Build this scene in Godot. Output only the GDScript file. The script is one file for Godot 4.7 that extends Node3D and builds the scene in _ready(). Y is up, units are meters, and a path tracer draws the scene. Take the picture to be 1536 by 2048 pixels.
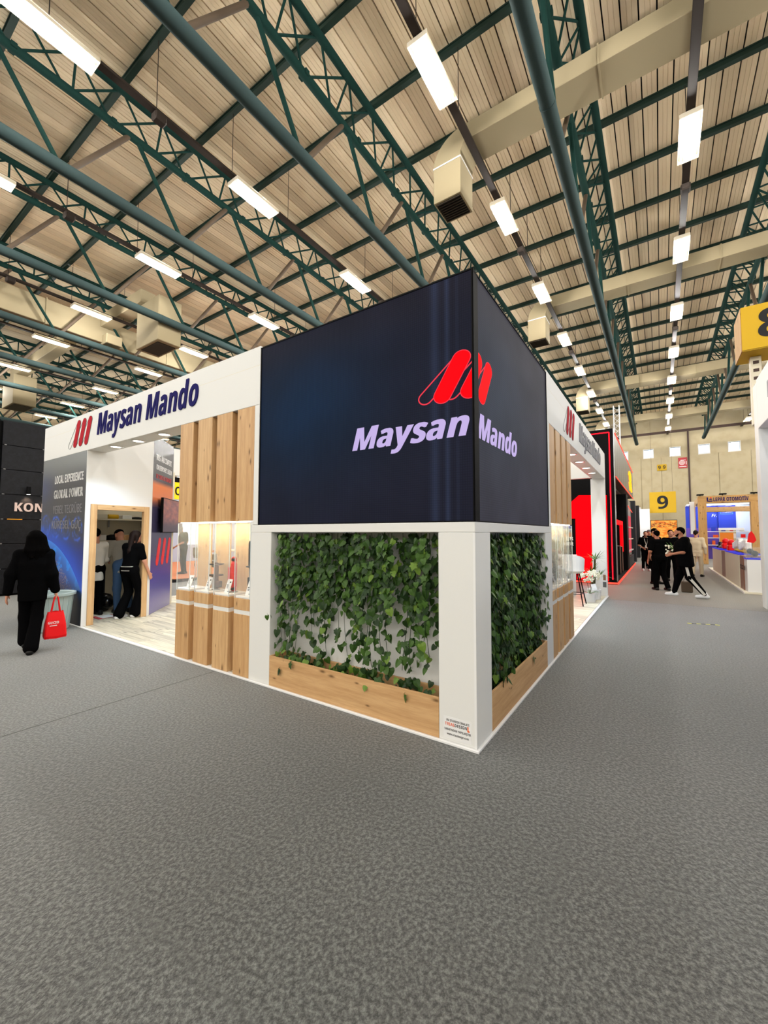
extends Node3D
# A trade fair hall with a corner stand. Units are metres, y is up; the stand's front corner stands at the origin,
# its left face runs along -x (plane z = 0), its right face along -z (plane x = 0).

const RINGS := 12
const PURLIN_Z0 := -0.944
const PURLIN_STEP := 1.755
const STAND := 9.14
var rng := RandomNumberGenerator.new()
var M := {}
var fonts := {}
var cap_box := {}


# ------------------------------------------------------------------ mesh builder
class MB:
	var v := PackedVector3Array()
	var n := PackedVector3Array()
	var u := PackedVector2Array()
	var c := PackedColorArray()
	var tint := Color.WHITE
	var tinted := false
	var xf := Transform3D.IDENTITY
	var turned := false      # grain of the material runs sideways
	var shift := Vector2.ZERO

	func uv(p: Vector3, m: Vector3) -> Vector2:
		var a := m.abs()
		var r := Vector2(p.x, p.y)
		if a.y > a.x and a.y > a.z:
			r = Vector2(p.x, p.z)
		elif a.x > a.z:
			r = Vector2(p.z, p.y)
		if turned:
			r = Vector2(r.y, r.x)
		return r + shift

	func put(p: Vector3, m: Vector3, t: Vector2) -> void:
		v.append(xf * p)
		n.append((xf.basis * m).normalized())
		u.append(t)
		if tinted:
			c.append(tint)

	# a, b, c run counter-clockwise seen from outside
	func tri(a: Vector3, b: Vector3, d: Vector3) -> void:
		var m := (b - a).cross(d - a).normalized()
		put(a, m, uv(a, m)); put(d, m, uv(d, m)); put(b, m, uv(b, m))

	func tri_n(a: Vector3, b: Vector3, d: Vector3, na: Vector3, nb: Vector3, nd: Vector3) -> void:
		var m := (b - a).cross(d - a).normalized()
		put(a, na, uv(a, m)); put(d, nd, uv(d, m)); put(b, nb, uv(b, m))

	func quad(a: Vector3, b: Vector3, d: Vector3, e: Vector3) -> void:
		var m := (b - a).cross(d - a).normalized()
		put(a, m, uv(a, m)); put(d, m, uv(d, m)); put(b, m, uv(b, m))
		put(a, m, uv(a, m)); put(e, m, uv(e, m)); put(d, m, uv(d, m))

	# a quad whose texture runs 0..1 from a (bottom left) over b (bottom right) to d (top right)
	func card(a: Vector3, b: Vector3, d: Vector3, e: Vector3) -> void:
		var m := (b - a).cross(d - a).normalized()
		put(a, m, Vector2(0, 1)); put(d, m, Vector2(1, 0)); put(b, m, Vector2(1, 1))
		put(a, m, Vector2(0, 1)); put(e, m, Vector2(0, 0)); put(d, m, Vector2(1, 0))

	func face(pts: Array, mid: Vector3) -> void:
		var m: Vector3 = (pts[1] - pts[0]).cross(pts[2] - pts[0])
		if m.dot(pts[0] - mid) < 0.0:
			pts.reverse()
		if pts.size() == 3:
			tri(pts[0], pts[1], pts[2])
		else:
			quad(pts[0], pts[1], pts[2], pts[3])

	func box(lo: Vector3, hi: Vector3, b := 0.0) -> void:
		var mid := (lo + hi) / 2.0
		var h := (hi - lo).abs() / 2.0
		b = minf(b, minf(h.x, minf(h.y, h.z)) * 0.9)
		var f := func(ax: int, sx: int, sy: int, sz: int) -> Vector3:
			var p := Vector3(h.x - (b if ax != 0 else 0.0), h.y - (b if ax != 1 else 0.0), h.z - (b if ax != 2 else 0.0))
			return mid + Vector3(p.x * sx, p.y * sy, p.z * sz)
		for s in [-1, 1]:
			face([f.call(0, s, -1, -1), f.call(0, s, 1, -1), f.call(0, s, 1, 1), f.call(0, s, -1, 1)], mid)
			face([f.call(1, -1, s, -1), f.call(1, 1, s, -1), f.call(1, 1, s, 1), f.call(1, -1, s, 1)], mid)
			face([f.call(2, -1, -1, s), f.call(2, 1, -1, s), f.call(2, 1, 1, s), f.call(2, -1, 1, s)], mid)
		if b <= 0.0:
			return
		for s in [-1, 1]:
			for t in [-1, 1]:
				face([f.call(0, s, t, -1), f.call(0, s, t, 1), f.call(1, s, t, 1), f.call(1, s, t, -1)], mid)
				face([f.call(0, s, -1, t), f.call(0, s, 1, t), f.call(2, s, 1, t), f.call(2, s, -1, t)], mid)
				face([f.call(1, -1, s, t), f.call(1, 1, s, t), f.call(2, 1, s, t), f.call(2, -1, s, t)], mid)
				for w in [-1, 1]:
					face([f.call(0, s, t, w), f.call(1, s, t, w), f.call(2, s, t, w)], mid)

	func tube(a: Vector3, b: Vector3, r0: float, r1 := -1.0, k := 8, caps := true) -> void:
		if r1 < 0.0:
			r1 = r0
		var d := (b - a).normalized()
		var s := d.cross(Vector3.UP if absf(d.y) < 0.9 else Vector3.RIGHT).normalized()
		var t := s.cross(d)
		for i in k:
			var p := s * cos(TAU * i / k) + t * sin(TAU * i / k)
			var q := s * cos(TAU * (i + 1) / k) + t * sin(TAU * (i + 1) / k)
			tri_n(a + p * r0, b + p * r1, b + q * r1, p, p, q)
			tri_n(a + p * r0, b + q * r1, a + q * r0, p, q, q)
			if caps:
				tri(a, a + p * r0, a + q * r0)
				tri(b, b + q * r1, b + p * r1)

	func path(pts: Array, r: float, k := 6) -> void:
		for i in pts.size() - 1:
			tube(pts[i], pts[i + 1], r, r, k, true)

	# profile of (radius, height) pairs turned about the y axis through o
	func lathe(prof: Array, o := Vector3.ZERO, k := 20, squash := Vector2.ONE) -> void:
		for j in prof.size() - 1:
			var p: Vector2 = prof[j]
			var q: Vector2 = prof[j + 1]
			var sl := (q - p).normalized()
			for i in k:
				var a := TAU * i / k
				var b := TAU * (i + 1) / k
				var na := Vector3(cos(a) * sl.y, -sl.x, sin(a) * sl.y)
				var nb := Vector3(cos(b) * sl.y, -sl.x, sin(b) * sl.y)
				var sx := squash.x
				var sz := squash.y
				var p0 := o + Vector3(cos(a) * p.x * sx, p.y, sin(a) * p.x * sz)
				var p1 := o + Vector3(cos(b) * p.x * sx, p.y, sin(b) * p.x * sz)
				var q0 := o + Vector3(cos(a) * q.x * sx, q.y, sin(a) * q.x * sz)
				var q1 := o + Vector3(cos(b) * q.x * sx, q.y, sin(b) * q.x * sz)
				if p.x > 0.0001:
					tri_n(p0, q0, p1, na, na, nb)
				if q.x > 0.0001:
					tri_n(p1, q0, q1, nb, na, nb)

	# flat outline in x, y, given thickness towards +z
	func slab(poly: PackedVector2Array, z0: float, z1: float) -> void:
		if poly.size() < 3:
			return
		if Geometry2D.is_polygon_clockwise(poly):
			poly = poly.duplicate()
			poly.reverse()
		var id := Geometry2D.triangulate_polygon(poly)
		for i in range(0, id.size(), 3):
			var a := poly[id[i]]
			var b := poly[id[i + 1]]
			var d := poly[id[i + 2]]
			if (b - a).cross(d - a) < 0.0:
				var t := b
				b = d
				d = t
			tri(Vector3(a.x, a.y, z1), Vector3(b.x, b.y, z1), Vector3(d.x, d.y, z1))
			tri(Vector3(a.x, a.y, z0), Vector3(d.x, d.y, z0), Vector3(b.x, b.y, z0))
		for i in poly.size():
			var a := poly[i]
			var b := poly[(i + 1) % poly.size()]
			quad(Vector3(a.x, a.y, z0), Vector3(b.x, b.y, z0), Vector3(b.x, b.y, z1), Vector3(a.x, a.y, z1))

	func ball(o: Vector3, r: Vector3, k := 10) -> void:
		var rows := maxi(4, k / 2)
		for j in rows:
			for i in k:
				var q := []
				for w in [[j, i], [j, i + 1], [j + 1, i + 1], [j + 1, i]]:
					var th: float = PI * w[0] / rows
					var ph: float = TAU * w[1] / k
					q.append(Vector3(sin(th) * cos(ph), cos(th), sin(th) * sin(ph)))
				if j > 0:
					tri_n(o + q[0] * r, o + q[1] * r, o + q[2] * r, q[0] / r, q[1] / r, q[2] / r)
				if j < rows - 1:
					tri_n(o + q[0] * r, o + q[2] * r, o + q[3] * r, q[0] / r, q[2] / r, q[3] / r)

	func mesh(off := Vector3.ZERO) -> ArrayMesh:
		var a := []
		a.resize(Mesh.ARRAY_MAX)
		var w := v
		if off != Vector3.ZERO:
			w = Transform3D(Basis(), -off) * v
		a[Mesh.ARRAY_VERTEX] = w
		a[Mesh.ARRAY_NORMAL] = n
		a[Mesh.ARRAY_TEX_UV] = u
		if tinted:
			a[Mesh.ARRAY_COLOR] = c
		var m := ArrayMesh.new()
		if v.size():
			m.add_surface_from_arrays(Mesh.PRIMITIVE_TRIANGLES, a)
		return m


# ------------------------------------------------------------------ scene tree helpers
func numbered(called: String, parent: Node) -> String:
	if not parent.has_node(called):
		return called
	var i := 1
	while parent.has_node("%s_%03d" % [called, i]):
		i += 1
	return "%s_%03d" % [called, i]

var counts := {}
func fresh_name(called: String, parent: Node) -> String:
	var key := "%d/%s" % [parent.get_instance_id(), called]
	var k: int = counts.get(key, 0)
	counts[key] = k + 1
	return called if k == 0 else "%s_%03d" % [called, k]

func tag(o: Node, label: String, category := "", group := "", kind := "") -> void:
	if label: o.set_meta("label", label)
	if category: o.set_meta("category", category)
	if group: o.set_meta("group", group)
	if kind: o.set_meta("kind", kind)

func thing(called: String, label: String, category: String, at := Vector3.ZERO, turn := 0.0, group := "") -> Node3D:
	var o := Node3D.new()
	o.name = fresh_name(called, self)
	add_child(o, true)
	o.position = at
	o.rotation.y = turn
	tag(o, label, category, group)
	return o

# b: MB in the parent's own axes (local = true) or in world coordinates
func part(called: String, b, m: Material, parent: Node, local := false, label := "") -> MeshInstance3D:
	var o := MeshInstance3D.new()
	o.name = fresh_name(called, parent)
	var off := Vector3.ZERO
	if not local and parent != self:
		var p: Node = parent
		while p != self:
			off += p.position
			p = p.get_parent()
	o.mesh = b.mesh(off) if b is MB else b
	o.material_override = m
	parent.add_child(o, true)
	if label: o.set_meta("label", label)
	return o

func solo(called: String, b, m: Material, label: String, category: String, group := "") -> MeshInstance3D:
	var o := part(called, b, m, self)
	tag(o, label, category, group)
	return o

func struct(called: String, b, m: Material) -> MeshInstance3D:
	var o := part(called, b, m, self)
	o.set_meta("kind", "structure")
	return o

func boxed(lo: Vector3, hi: Vector3, bev := 0.0, turned := false) -> MB:
	var b := MB.new()
	b.turned = turned
	b.shift = Vector2(rng.randf() * 3.0, rng.randf() * 3.0)
	b.box(Vector3(minf(lo.x, hi.x), minf(lo.y, hi.y), minf(lo.z, hi.z)), Vector3(maxf(lo.x, hi.x), maxf(lo.y, hi.y), maxf(lo.z, hi.z)), bev)
	return b

# a spot where text or flat shapes are laid: x along the wall, y up, z out of the wall
func wall_at(o: Vector3, along: Vector3) -> Transform3D:
	var x := along.normalized()
	return Transform3D(Basis(x, Vector3.UP, x.cross(Vector3.UP)), o)


# ------------------------------------------------------------------ lettering
func text_arrays(s: String, bold: bool, serif: bool, mono := false) -> Array:
	var key := "%s%s%s" % [bold, serif, mono]
	if not fonts.has(key):
		var f := SystemFont.new()
		f.font_names = PackedStringArray(["Droid Serif" if serif else ("Droid Sans Mono" if mono else "Droid Sans")])
		f.font_weight = 700 if bold else 400
		fonts[key] = f
	var t := TextMesh.new()
	t.text = s
	t.font = fonts[key]
	t.font_size = 64
	t.pixel_size = 0.01
	t.depth = 0.1
	t.curve_step = 1.5
	return t.get_mesh_arrays()

# letters with the capitals' height cap and the given width, baseline starting at xf's origin, standing depth out of the wall
func letters(b: MB, s: String, xf: Transform3D, width: float, cap: float, depth := 0.004, slant := 0.0, bold := true, serif := false, fatten := 0.0) -> void:
	var key := "%s%s" % [bold, serif]
	if not cap_box.has(key):
		var h: PackedVector3Array = text_arrays("H", bold, serif)[Mesh.ARRAY_VERTEX]
		var lo := 1e9
		var hi := -1e9
		for p in h:
			lo = minf(lo, p.y)
			hi = maxf(hi, p.y)
		cap_box[key] = Vector2(lo, hi)
	var cb: Vector2 = cap_box[key]
	var a := text_arrays(s, bold, serif)
	var vs: PackedVector3Array = a[Mesh.ARRAY_VERTEX]
	var x0 := 1e9
	var x1 := -1e9
	for p in vs:
		x0 = minf(x0, p.x)
		x1 = maxf(x1, p.x)
	var ks := cap / (cb.y - cb.x)
	var kx := width / maxf(x1 - x0, 0.001)
	var idx: PackedInt32Array = a[Mesh.ARRAY_INDEX] if a[Mesh.ARRAY_INDEX] != null else PackedInt32Array(range(vs.size()))
	var old := b.xf
	b.xf = old * xf
	for i in range(0, idx.size(), 3):
		var q := []
		for j in 3:
			var p := vs[idx[i + j]]
			var y := (p.y - cb.x) * ks
			q.append(Vector3((p.x - x0) * kx + y * slant, y, (p.z / 0.1 + 0.5) * depth))
		b.tri(q[0], q[2], q[1])
	b.xf = old
	if fatten > 0.0:
		letters(b, s, xf.translated_local(Vector3(fatten, 0, 0)), width, cap, depth, slant, bold, serif)

func stadium(a: Vector2, b: Vector2, r: float, stretch := 1.0, k := 10) -> PackedVector2Array:
	# a slanted rounded bar from centre a to centre b, wider sideways by stretch
	var out := PackedVector2Array()
	var d := (b - a) / Vector2(stretch, 1.0)
	var w := d.angle()
	for i in k + 1:
		out.append(b + Vector2(cos(w - PI / 2 + PI * i / k) * stretch, sin(w - PI / 2 + PI * i / k)) * r)
	for i in k + 1:
		out.append(a + Vector2(cos(w + PI / 2 + PI * i / k) * stretch, sin(w + PI / 2 + PI * i / k)) * r)
	return out

func outline(poly: PackedVector2Array, w: float) -> Array:
	# a ring as quads (PackedVector2Array each)
	var inner := Geometry2D.offset_polygon(poly, -w)
	if inner.is_empty():
		return []
	var out := []
	var q: PackedVector2Array = inner[0]
	for i in poly.size():
		var a := poly[i]
		var b := poly[(i + 1) % poly.size()]
		var c := _nearest(q, a)
		var d := _nearest(q, b)
		if c == d:
			out.append(PackedVector2Array([a, b, d]))
		else:
			out.append(PackedVector2Array([a, b, d, c]))
	return out

func _nearest(q: PackedVector2Array, p: Vector2) -> Vector2:
	var best := q[0]
	for i in q.size():
		var x := Geometry2D.get_closest_point_to_segment(p, q[i], q[(i + 1) % q.size()])
		if x.distance_squared_to(p) < best.distance_squared_to(p):
			best = x
	return best


# ------------------------------------------------------------------ materials
func mat(called: String, col: Color, rough := 0.6, metal := 0.0, spec := 0.35) -> StandardMaterial3D:
	var m := StandardMaterial3D.new()
	m.resource_name = called
	m.albedo_color = col
	m.roughness = rough
	m.metallic = metal
	m.metallic_specular = spec
	M[called] = m
	return m

func glow(called: String, col: Color, energy: float) -> StandardMaterial3D:
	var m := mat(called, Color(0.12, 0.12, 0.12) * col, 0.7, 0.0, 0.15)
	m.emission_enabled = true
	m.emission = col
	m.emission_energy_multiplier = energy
	return m

func noise_tex(size: int, freq: float, octaves: int, ramp: Array, type := FastNoiseLite.TYPE_SIMPLEX_SMOOTH, sd := 1, h := 0) -> NoiseTexture2D:
	var f := FastNoiseLite.new()
	f.seed = sd
	f.noise_type = type
	f.frequency = freq
	f.fractal_octaves = octaves
	if octaves == 5: f.fractal_gain = 0.75
	var t := NoiseTexture2D.new()
	t.width = size
	t.height = h if h else size
	t.seamless = true
	t.noise = f
	var g := Gradient.new()
	var offs := PackedFloat32Array()
	var cols := PackedColorArray()
	for r in ramp:
		offs.append(r[0])
		cols.append(r[1])
	g.offsets = offs
	g.colors = cols
	t.color_ramp = g
	return t

# oak: long soft streaks, fine pores and a few knots, grain along v
func oak_image(base: Color, dark: Color, sd: int, w := 512, h := 1024, knots := 14, contrast := 1.0) -> ImageTexture:
	var r := RandomNumberGenerator.new()
	r.seed = sd
	var a := FastNoiseLite.new()
	a.seed = sd
	a.frequency = 0.012
	a.fractal_octaves = 4
	var p := FastNoiseLite.new()
	p.seed = sd + 5
	p.frequency = 0.09
	p.fractal_octaves = 2
	var ks := []
	for i in knots:
		ks.append(Vector3(r.randf() * w, r.randf() * h, r.randf_range(3.0, 9.0)))
	var im := Image.create_empty(w, h, false, Image.FORMAT_RGB8)
	for y in h:
		for x in w:
			var xx := float(x)
			var k := 0.0
			for q in ks:
				var dx: float = x - q.x
				var dy: float = (y - q.y) * 0.36
				if absf(dx) < 60.0 and absf(dy) < 60.0:
					var d2 := dx * dx + dy * dy
					k = maxf(k, exp(-d2 / (q.z * q.z)))
					xx += dx * 0.8 * exp(-d2 / (q.z * q.z * 14.0))
			# wrap the pattern so that it tiles
			var ax := TAU * xx / w
			var s := a.get_noise_3d(cos(ax) * w / TAU * 2.6, sin(ax) * w / TAU * 2.6, absf(y - h * 0.5) * 0.16)
			var f := p.get_noise_2d(xx * 3.0, absf(y - h * 0.5) * 0.13)
			var t := clampf(0.42 + s * 0.85 * contrast + f * 0.28 * contrast, 0.0, 1.0)
			var c := base.lerp(dark, t * 0.62)
			c = c.lerp(dark * 0.62, k * 0.85)
			im.set_pixel(x, y, c)
	return ImageTexture.create_from_image(im)

func materials() -> void:
	mat("white", Color(0.87, 0.87, 0.86), 0.55)
	mat("white_gloss", Color(0.9, 0.9, 0.9), 0.25)
	mat("cream", Color(0.86, 0.83, 0.75), 0.6)
	mat("black", Color(0.035, 0.033, 0.037), 0.6, 0.0, 0.2)
	mat("black_matte", Color(0.06, 0.06, 0.065), 0.75)
	mat("charcoal", Color(0.12, 0.12, 0.135), 0.5)
	mat("dark_gap", Color(0.02, 0.02, 0.02), 0.9)
	mat("screen_black", Color(0.07, 0.07, 0.08), 0.38)
	mat("navy", Color(0.12, 0.11, 0.35), 0.75, 0.0, 0.15)
	mat("logo_red", Color(0.68, 0.13, 0.18), 0.75, 0.0, 0.15)
	mat("logo_grey", Color(0.36, 0.37, 0.37), 0.5)
	mat("letter_grey", Color(0.5, 0.5, 0.52), 0.6)
	mat("black_print", Color(0.08, 0.08, 0.09), 0.6)
	mat("orange_print", Color(0.86, 0.36, 0.15), 0.6)
	mat("steel", Color(0.6, 0.6, 0.6), 0.35, 0.9)
	mat("tray", Color(0.2, 0.17, 0.15), 0.6, 0.4)
	mat("fitting", Color(0.8, 0.76, 0.68), 0.5)
	mat("wire", Color(0.16, 0.13, 0.1), 0.6)
	mat("pipe", Color(0.225, 0.285, 0.285), 0.85, 0.0, 0.2)
	mat("green_steel", Color(0.09, 0.195, 0.175), 0.8, 0.0, 0.2)
	mat("purlin", Color(0.12, 0.2, 0.17), 0.6)
	mat("strut_brown", Color(0.31, 0.26, 0.21), 0.6)
	mat("duct", Color(0.6, 0.55, 0.44), 0.75, 0.0, 0.2)
	mat("grille", Color(0.2, 0.17, 0.13), 0.6)
	mat("soil", Color(0.1, 0.09, 0.06), 0.95)
	mat("red_plastic", Color(0.85, 0.06, 0.08), 0.35)
	mat("bag_red", Color(0.86, 0.05, 0.08), 0.45)
	mat("bucket", Color(0.6, 0.66, 0.65), 0.4)
	mat("yellow_sign", Color(0.76, 0.61, 0.13), 0.7)
	mat("yellow_bright", Color(0.95, 0.87, 0.05), 0.5)
	mat("skin", Color(0.78, 0.56, 0.46), 0.55)
	mat("skin_tan", Color(0.68, 0.46, 0.36), 0.55)
	mat("hair", Color(0.025, 0.022, 0.022), 0.85, 0.0, 0.08)
	mat("hair_brown", Color(0.1, 0.06, 0.05), 0.55, 0.0, 0.25)
	mat("cloth_black", Color(0.03, 0.03, 0.034), 0.95, 0.0, 0.1)
	mat("cloth_grey", Color(0.52, 0.5, 0.46), 0.85)
	mat("cloth_cream", Color(0.82, 0.76, 0.64), 0.85)
	mat("cloth_white", Color(0.82, 0.8, 0.76), 0.8)
	mat("denim", Color(0.2, 0.29, 0.4), 0.85)
	mat("trouser_brown", Color(0.2, 0.17, 0.12), 0.85)
	mat("shoe_white", Color(0.88, 0.88, 0.88), 0.5)
	mat("shoe_black", Color(0.05, 0.05, 0.05), 0.35)
	mat("eye", Color(0.05, 0.04, 0.04), 0.3)
	mat("lips", Color(0.62, 0.34, 0.3), 0.5)
	mat("blue_wall", Color(0.12, 0.2, 0.62), 0.6)
	mat("violet_wall", Color(0.36, 0.27, 0.62), 0.6)
	mat("pale_blue", Color(0.72, 0.77, 0.86), 0.6)
	mat("beam_dark", Color(0.3, 0.24, 0.22), 0.7)
	mat("orange_floor", Color(0.85, 0.52, 0.33), 0.6)
	mat("sign_red", Color(0.7, 0.22, 0.24), 0.5)
	mat("copper", Color(0.6, 0.43, 0.36), 0.35, 0.5)
	mat("green_leaf", Color(0.28, 0.42, 0.17), 0.5)
	mat("petal", Color(0.93, 0.92, 0.84), 0.6)
	mat("stem", Color(0.3, 0.27, 0.15), 0.7)
	mat("cellophane", Color(0.9, 0.93, 0.97), 0.3)
	mat("yellow_tape", Color(0.86, 0.84, 0.3), 0.6)
	mat("chrome", Color(0.75, 0.75, 0.77), 0.2, 1.0)
	var g := mat("acrylic", Color(0.95, 0.98, 1.0, 0.05), 0.03)
	g.transparency = BaseMaterial3D.TRANSPARENCY_ALPHA
	g = mat("glass", Color(0.95, 1.0, 1.0, 0.08), 0.02)
	g.transparency = BaseMaterial3D.TRANSPARENCY_ALPHA
	mat("edge_clear", Color(0.8, 0.84, 0.86), 0.15)
	# oak in a few boards
	for i in 3:
		var w := mat("oak%d" % i, Color.WHITE, 0.5)
		w.albedo_texture = oak_image([Color(0.835, 0.685, 0.5), Color(0.82, 0.665, 0.475), Color(0.85, 0.71, 0.525)][i], Color(0.6, 0.425, 0.255), 11 + i * 7, 384, 768, 5 + i * 2, 0.62)
		w.uv1_scale = Vector3(1.0 / 0.6, -1.0 / 1.2, 1)
	for i in 3:
		var w := mat("plank%d" % i, [Color(0.97, 0.95, 0.9), Color(0.9, 0.88, 0.84), Color(1, 0.99, 0.95)][i], 0.45)
		w.albedo_texture = M["plank0"].albedo_texture if i else oak_image(Color(0.9, 0.88, 0.83), Color(0.62, 0.6, 0.55), 91, 256, 512, 6, 1.5)
		w.uv1_scale = Vector3(1.0 / 0.35, -1.0 / 1.4, 1)
	var rw := mat("rough_oak", Color(0.93, 0.9, 0.8), 0.7)
	rw.albedo_texture = M["oak2"].albedo_texture
	rw.uv1_scale = Vector3(1.0 / 0.7, -1.0 / 1.4, 1)
	# needle felt carpet
	for q in [["carpet", Color(0.63, 0.64, 0.64)], ["carpet_dark", Color(0.6, 0.58, 0.52)]]:
		var cp := mat(q[0], q[1], 0.7, 0.0, 0.5)
		cp.vertex_color_use_as_albedo = true
		cp.rim_enabled = true
		cp.rim = 1.0
		cp.rim_tint = 0.4
		cp.uv1_triplanar = true
		cp.uv1_world_triplanar = true
		cp.uv1_scale = Vector3.ONE / 1.3
		if q[0] == "carpet":
			cp.albedo_texture = noise_tex(1024, 0.045, 5, [[0.0, Color(0.16, 0.16, 0.15)], [0.3, Color(0.31, 0.31, 0.295)], [0.5, Color(0.48, 0.48, 0.465)], [0.7, Color(0.66, 0.66, 0.64)], [1.0, Color(0.86, 0.86, 0.84)]], FastNoiseLite.TYPE_SIMPLEX_SMOOTH, 3)
			cp.heightmap_enabled = true
			cp.heightmap_texture = noise_tex(1024, 0.045, 5, [[0.2, Color.BLACK], [0.8, Color.WHITE]], FastNoiseLite.TYPE_SIMPLEX_SMOOTH, 3)
			cp.heightmap_scale = 0.25
		else:
			cp.albedo_texture = M["carpet"].albedo_texture
	# roof sheeting with dirty streaks along the sheets
	var dk := mat("deck", Color(0.97, 0.93, 0.86), 0.75)
	dk.albedo_texture = noise_tex(512, 0.012, 2, [[0.1, Color(0.925, 0.88, 0.8)], [0.9, Color(0.935, 0.89, 0.815)]], FastNoiseLite.TYPE_SIMPLEX_SMOOTH, 8)
	dk.uv1_triplanar = true
	dk.uv1_world_triplanar = true
	dk.uv1_scale = Vector3(0.5, 0.5, 0.1)
	var wl := mat("hall_wall", Color(0.97, 0.94, 0.86), 0.8)
	wl.albedo_texture = noise_tex(512, 0.01, 4, [[0.1, Color(0.7, 0.665, 0.59)], [0.5, Color(0.725, 0.695, 0.625)], [0.9, Color(0.735, 0.705, 0.64)]], FastNoiseLite.TYPE_SIMPLEX_SMOOTH, 21)
	wl.uv1_triplanar = true
	wl.uv1_world_triplanar = true
	wl.uv1_scale = Vector3.ONE * 0.2
	# brushed grey metal of the neighbour's fascia
	var br := mat("brushed", Color(0.8, 0.8, 0.78), 0.4, 0.3)
	br.albedo_texture = noise_tex(256, 0.02, 3, [[0.2, Color(0.5, 0.49, 0.46)], [0.8, Color(0.7, 0.69, 0.66)]], FastNoiseLite.TYPE_SIMPLEX, 5)
	br.uv1_triplanar = true
	br.uv1_world_triplanar = true
	br.uv1_scale = Vector3(1.0, 0.15, 1.0)
	var cc := mat("dark_concrete", Color(0.7, 0.72, 0.78), 0.6)
	cc.albedo_texture = noise_tex(256, 0.02, 5, [[0.1, Color(0.075, 0.075, 0.085)], [0.9, Color(0.15, 0.15, 0.17)]], FastNoiseLite.TYPE_SIMPLEX, 15)
	cc.uv1_triplanar = true
	cc.uv1_world_triplanar = true
	# ivy leaves
	for i in 4:
		var lf := mat("ivy%d" % i, [Color(0.16, 0.27, 0.085), Color(0.225, 0.345, 0.115), Color(0.1, 0.195, 0.07), Color(0.36, 0.47, 0.16)][i], 0.42)
		lf.backlight_enabled = true
		lf.backlight = Color(0.12, 0.2, 0.05)
	glow("tube_glow", Color(1.0, 0.94, 0.8), 9.0)
	glow("down_glow", Color(1.0, 0.97, 0.92), 6.0)
	glow("strip_glow", Color(1.0, 0.98, 0.9), 6.0)
	glow("neon", Color(1.0, 0.08, 0.14), 3.4)
	glow("neon_thick", Color(1.0, 0.02, 0.06), 1.5)
	glow("red_one", Color(1.0, 0.0, 0.05), 1.25)
	glow("neon_pale", Color(1.0, 0.32, 0.25), 1.6)
	glow("gold_neon", Color(1.0, 0.62, 0.12), 2.6)
	glow("led_text", Color(0.85, 0.77, 0.99), 0.92)
	glow("led_red", Color(1.0, 0.0, 0.05), 1.35)
	glow("led_line", Color(1.0, 0.25, 0.32), 1.0)
	glow("kon_letter", Color(1.0, 0.86, 0.78), 0.85)
	glow("blue_glow", Color(0.25, 0.25, 0.9), 0.8)
	glow("white_glow", Color(0.95, 0.97, 1.0), 1.3)
	glow("sign_glow", Color(0.4, 0.65, 1.0), 1.4)


# ------------------------------------------------------------------ the hall
const HALL_X0 := -46.0
const HALL_X1 := 30.0
const HALL_Z0 := -40.0
const HALL_Z1 := 36.0
const DECK_Y := 11.77

func camera_and_light() -> void:
	var cam := Camera3D.new()
	cam.name = "camera"
	add_child(cam)
	cam.position = Vector3(1.161, 1.61, 2.951)
	cam.rotation = Vector3(deg_to_rad(3.01), deg_to_rad(34.027), deg_to_rad(0.104))
	cam.keep_aspect = Camera3D.KEEP_HEIGHT
	cam.fov = rad_to_deg(2.0 * atan(1024.0 / 817.55))
	cam.near = 0.05
	cam.far = 300.0
	cam.current = true
	var e := Environment.new()
	e.background_mode = Environment.BG_SKY
	var sky := Sky.new()
	var sm := ProceduralSkyMaterial.new()
	sm.sky_top_color = Color(0.62, 0.74, 0.92)
	sm.sky_horizon_color = Color(0.93, 0.95, 0.97)
	sm.ground_bottom_color = Color(0.4, 0.4, 0.4)
	sm.ground_horizon_color = Color(0.8, 0.8, 0.8)
	sm.sky_energy_multiplier = 1.6
	sky.sky_material = sm
	e.sky = sky
	e.tonemap_mode = Environment.TONE_MAPPER_LINEAR
	e.tonemap_exposure = 0.9
	e.sdfgi_enabled = true
	e.ssao_enabled = true
	e.ssil_enabled = true
	var we := WorldEnvironment.new()
	we.name = "environment"
	we.environment = e
	add_child(we)

func omni(at: Vector3, energy: float, col := Color(1.0, 0.93, 0.8), size := 0.1) -> void:
	var l := OmniLight3D.new()
	l.name = fresh_name("lamp_omni", self)
	add_child(l, true)
	l.position = at
	l.light_energy = energy
	l.light_color = col
	l.light_size = size
	l.omni_range = 60.0
	l.omni_attenuation = 2.0
	l.shadow_enabled = true

func area(at: Vector3, towards: Vector3, size: Vector2, energy: float, col: Color) -> void:
	var l := AreaLight3D.new()
	l.name = fresh_name("lamp_area", self)
	add_child(l, true)
	l.area_size = size
	l.light_energy = energy
	l.light_color = col
	l.shadow_enabled = true
	l.area_range = 40.0
	l.look_at_from_position(at, at + towards, Vector3.UP if absf(towards.y) < 0.9 else Vector3.BACK)

func spot(at: Vector3, towards: Vector3, angle: float, energy: float, col: Color, size := 0.04) -> void:
	var l := SpotLight3D.new()
	l.name = fresh_name("lamp_spot", self)
	add_child(l, true)
	l.look_at_from_position(at, at + towards, Vector3.UP if absf(towards.y) < 0.9 else Vector3.BACK)
	l.spot_angle = angle
	l.spot_range = 30.0
	l.spot_attenuation = 2.0
	l.spot_angle_attenuation = 0.6
	l.light_energy = energy
	l.light_color = col
	l.light_size = size
	l.shadow_enabled = true

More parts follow.
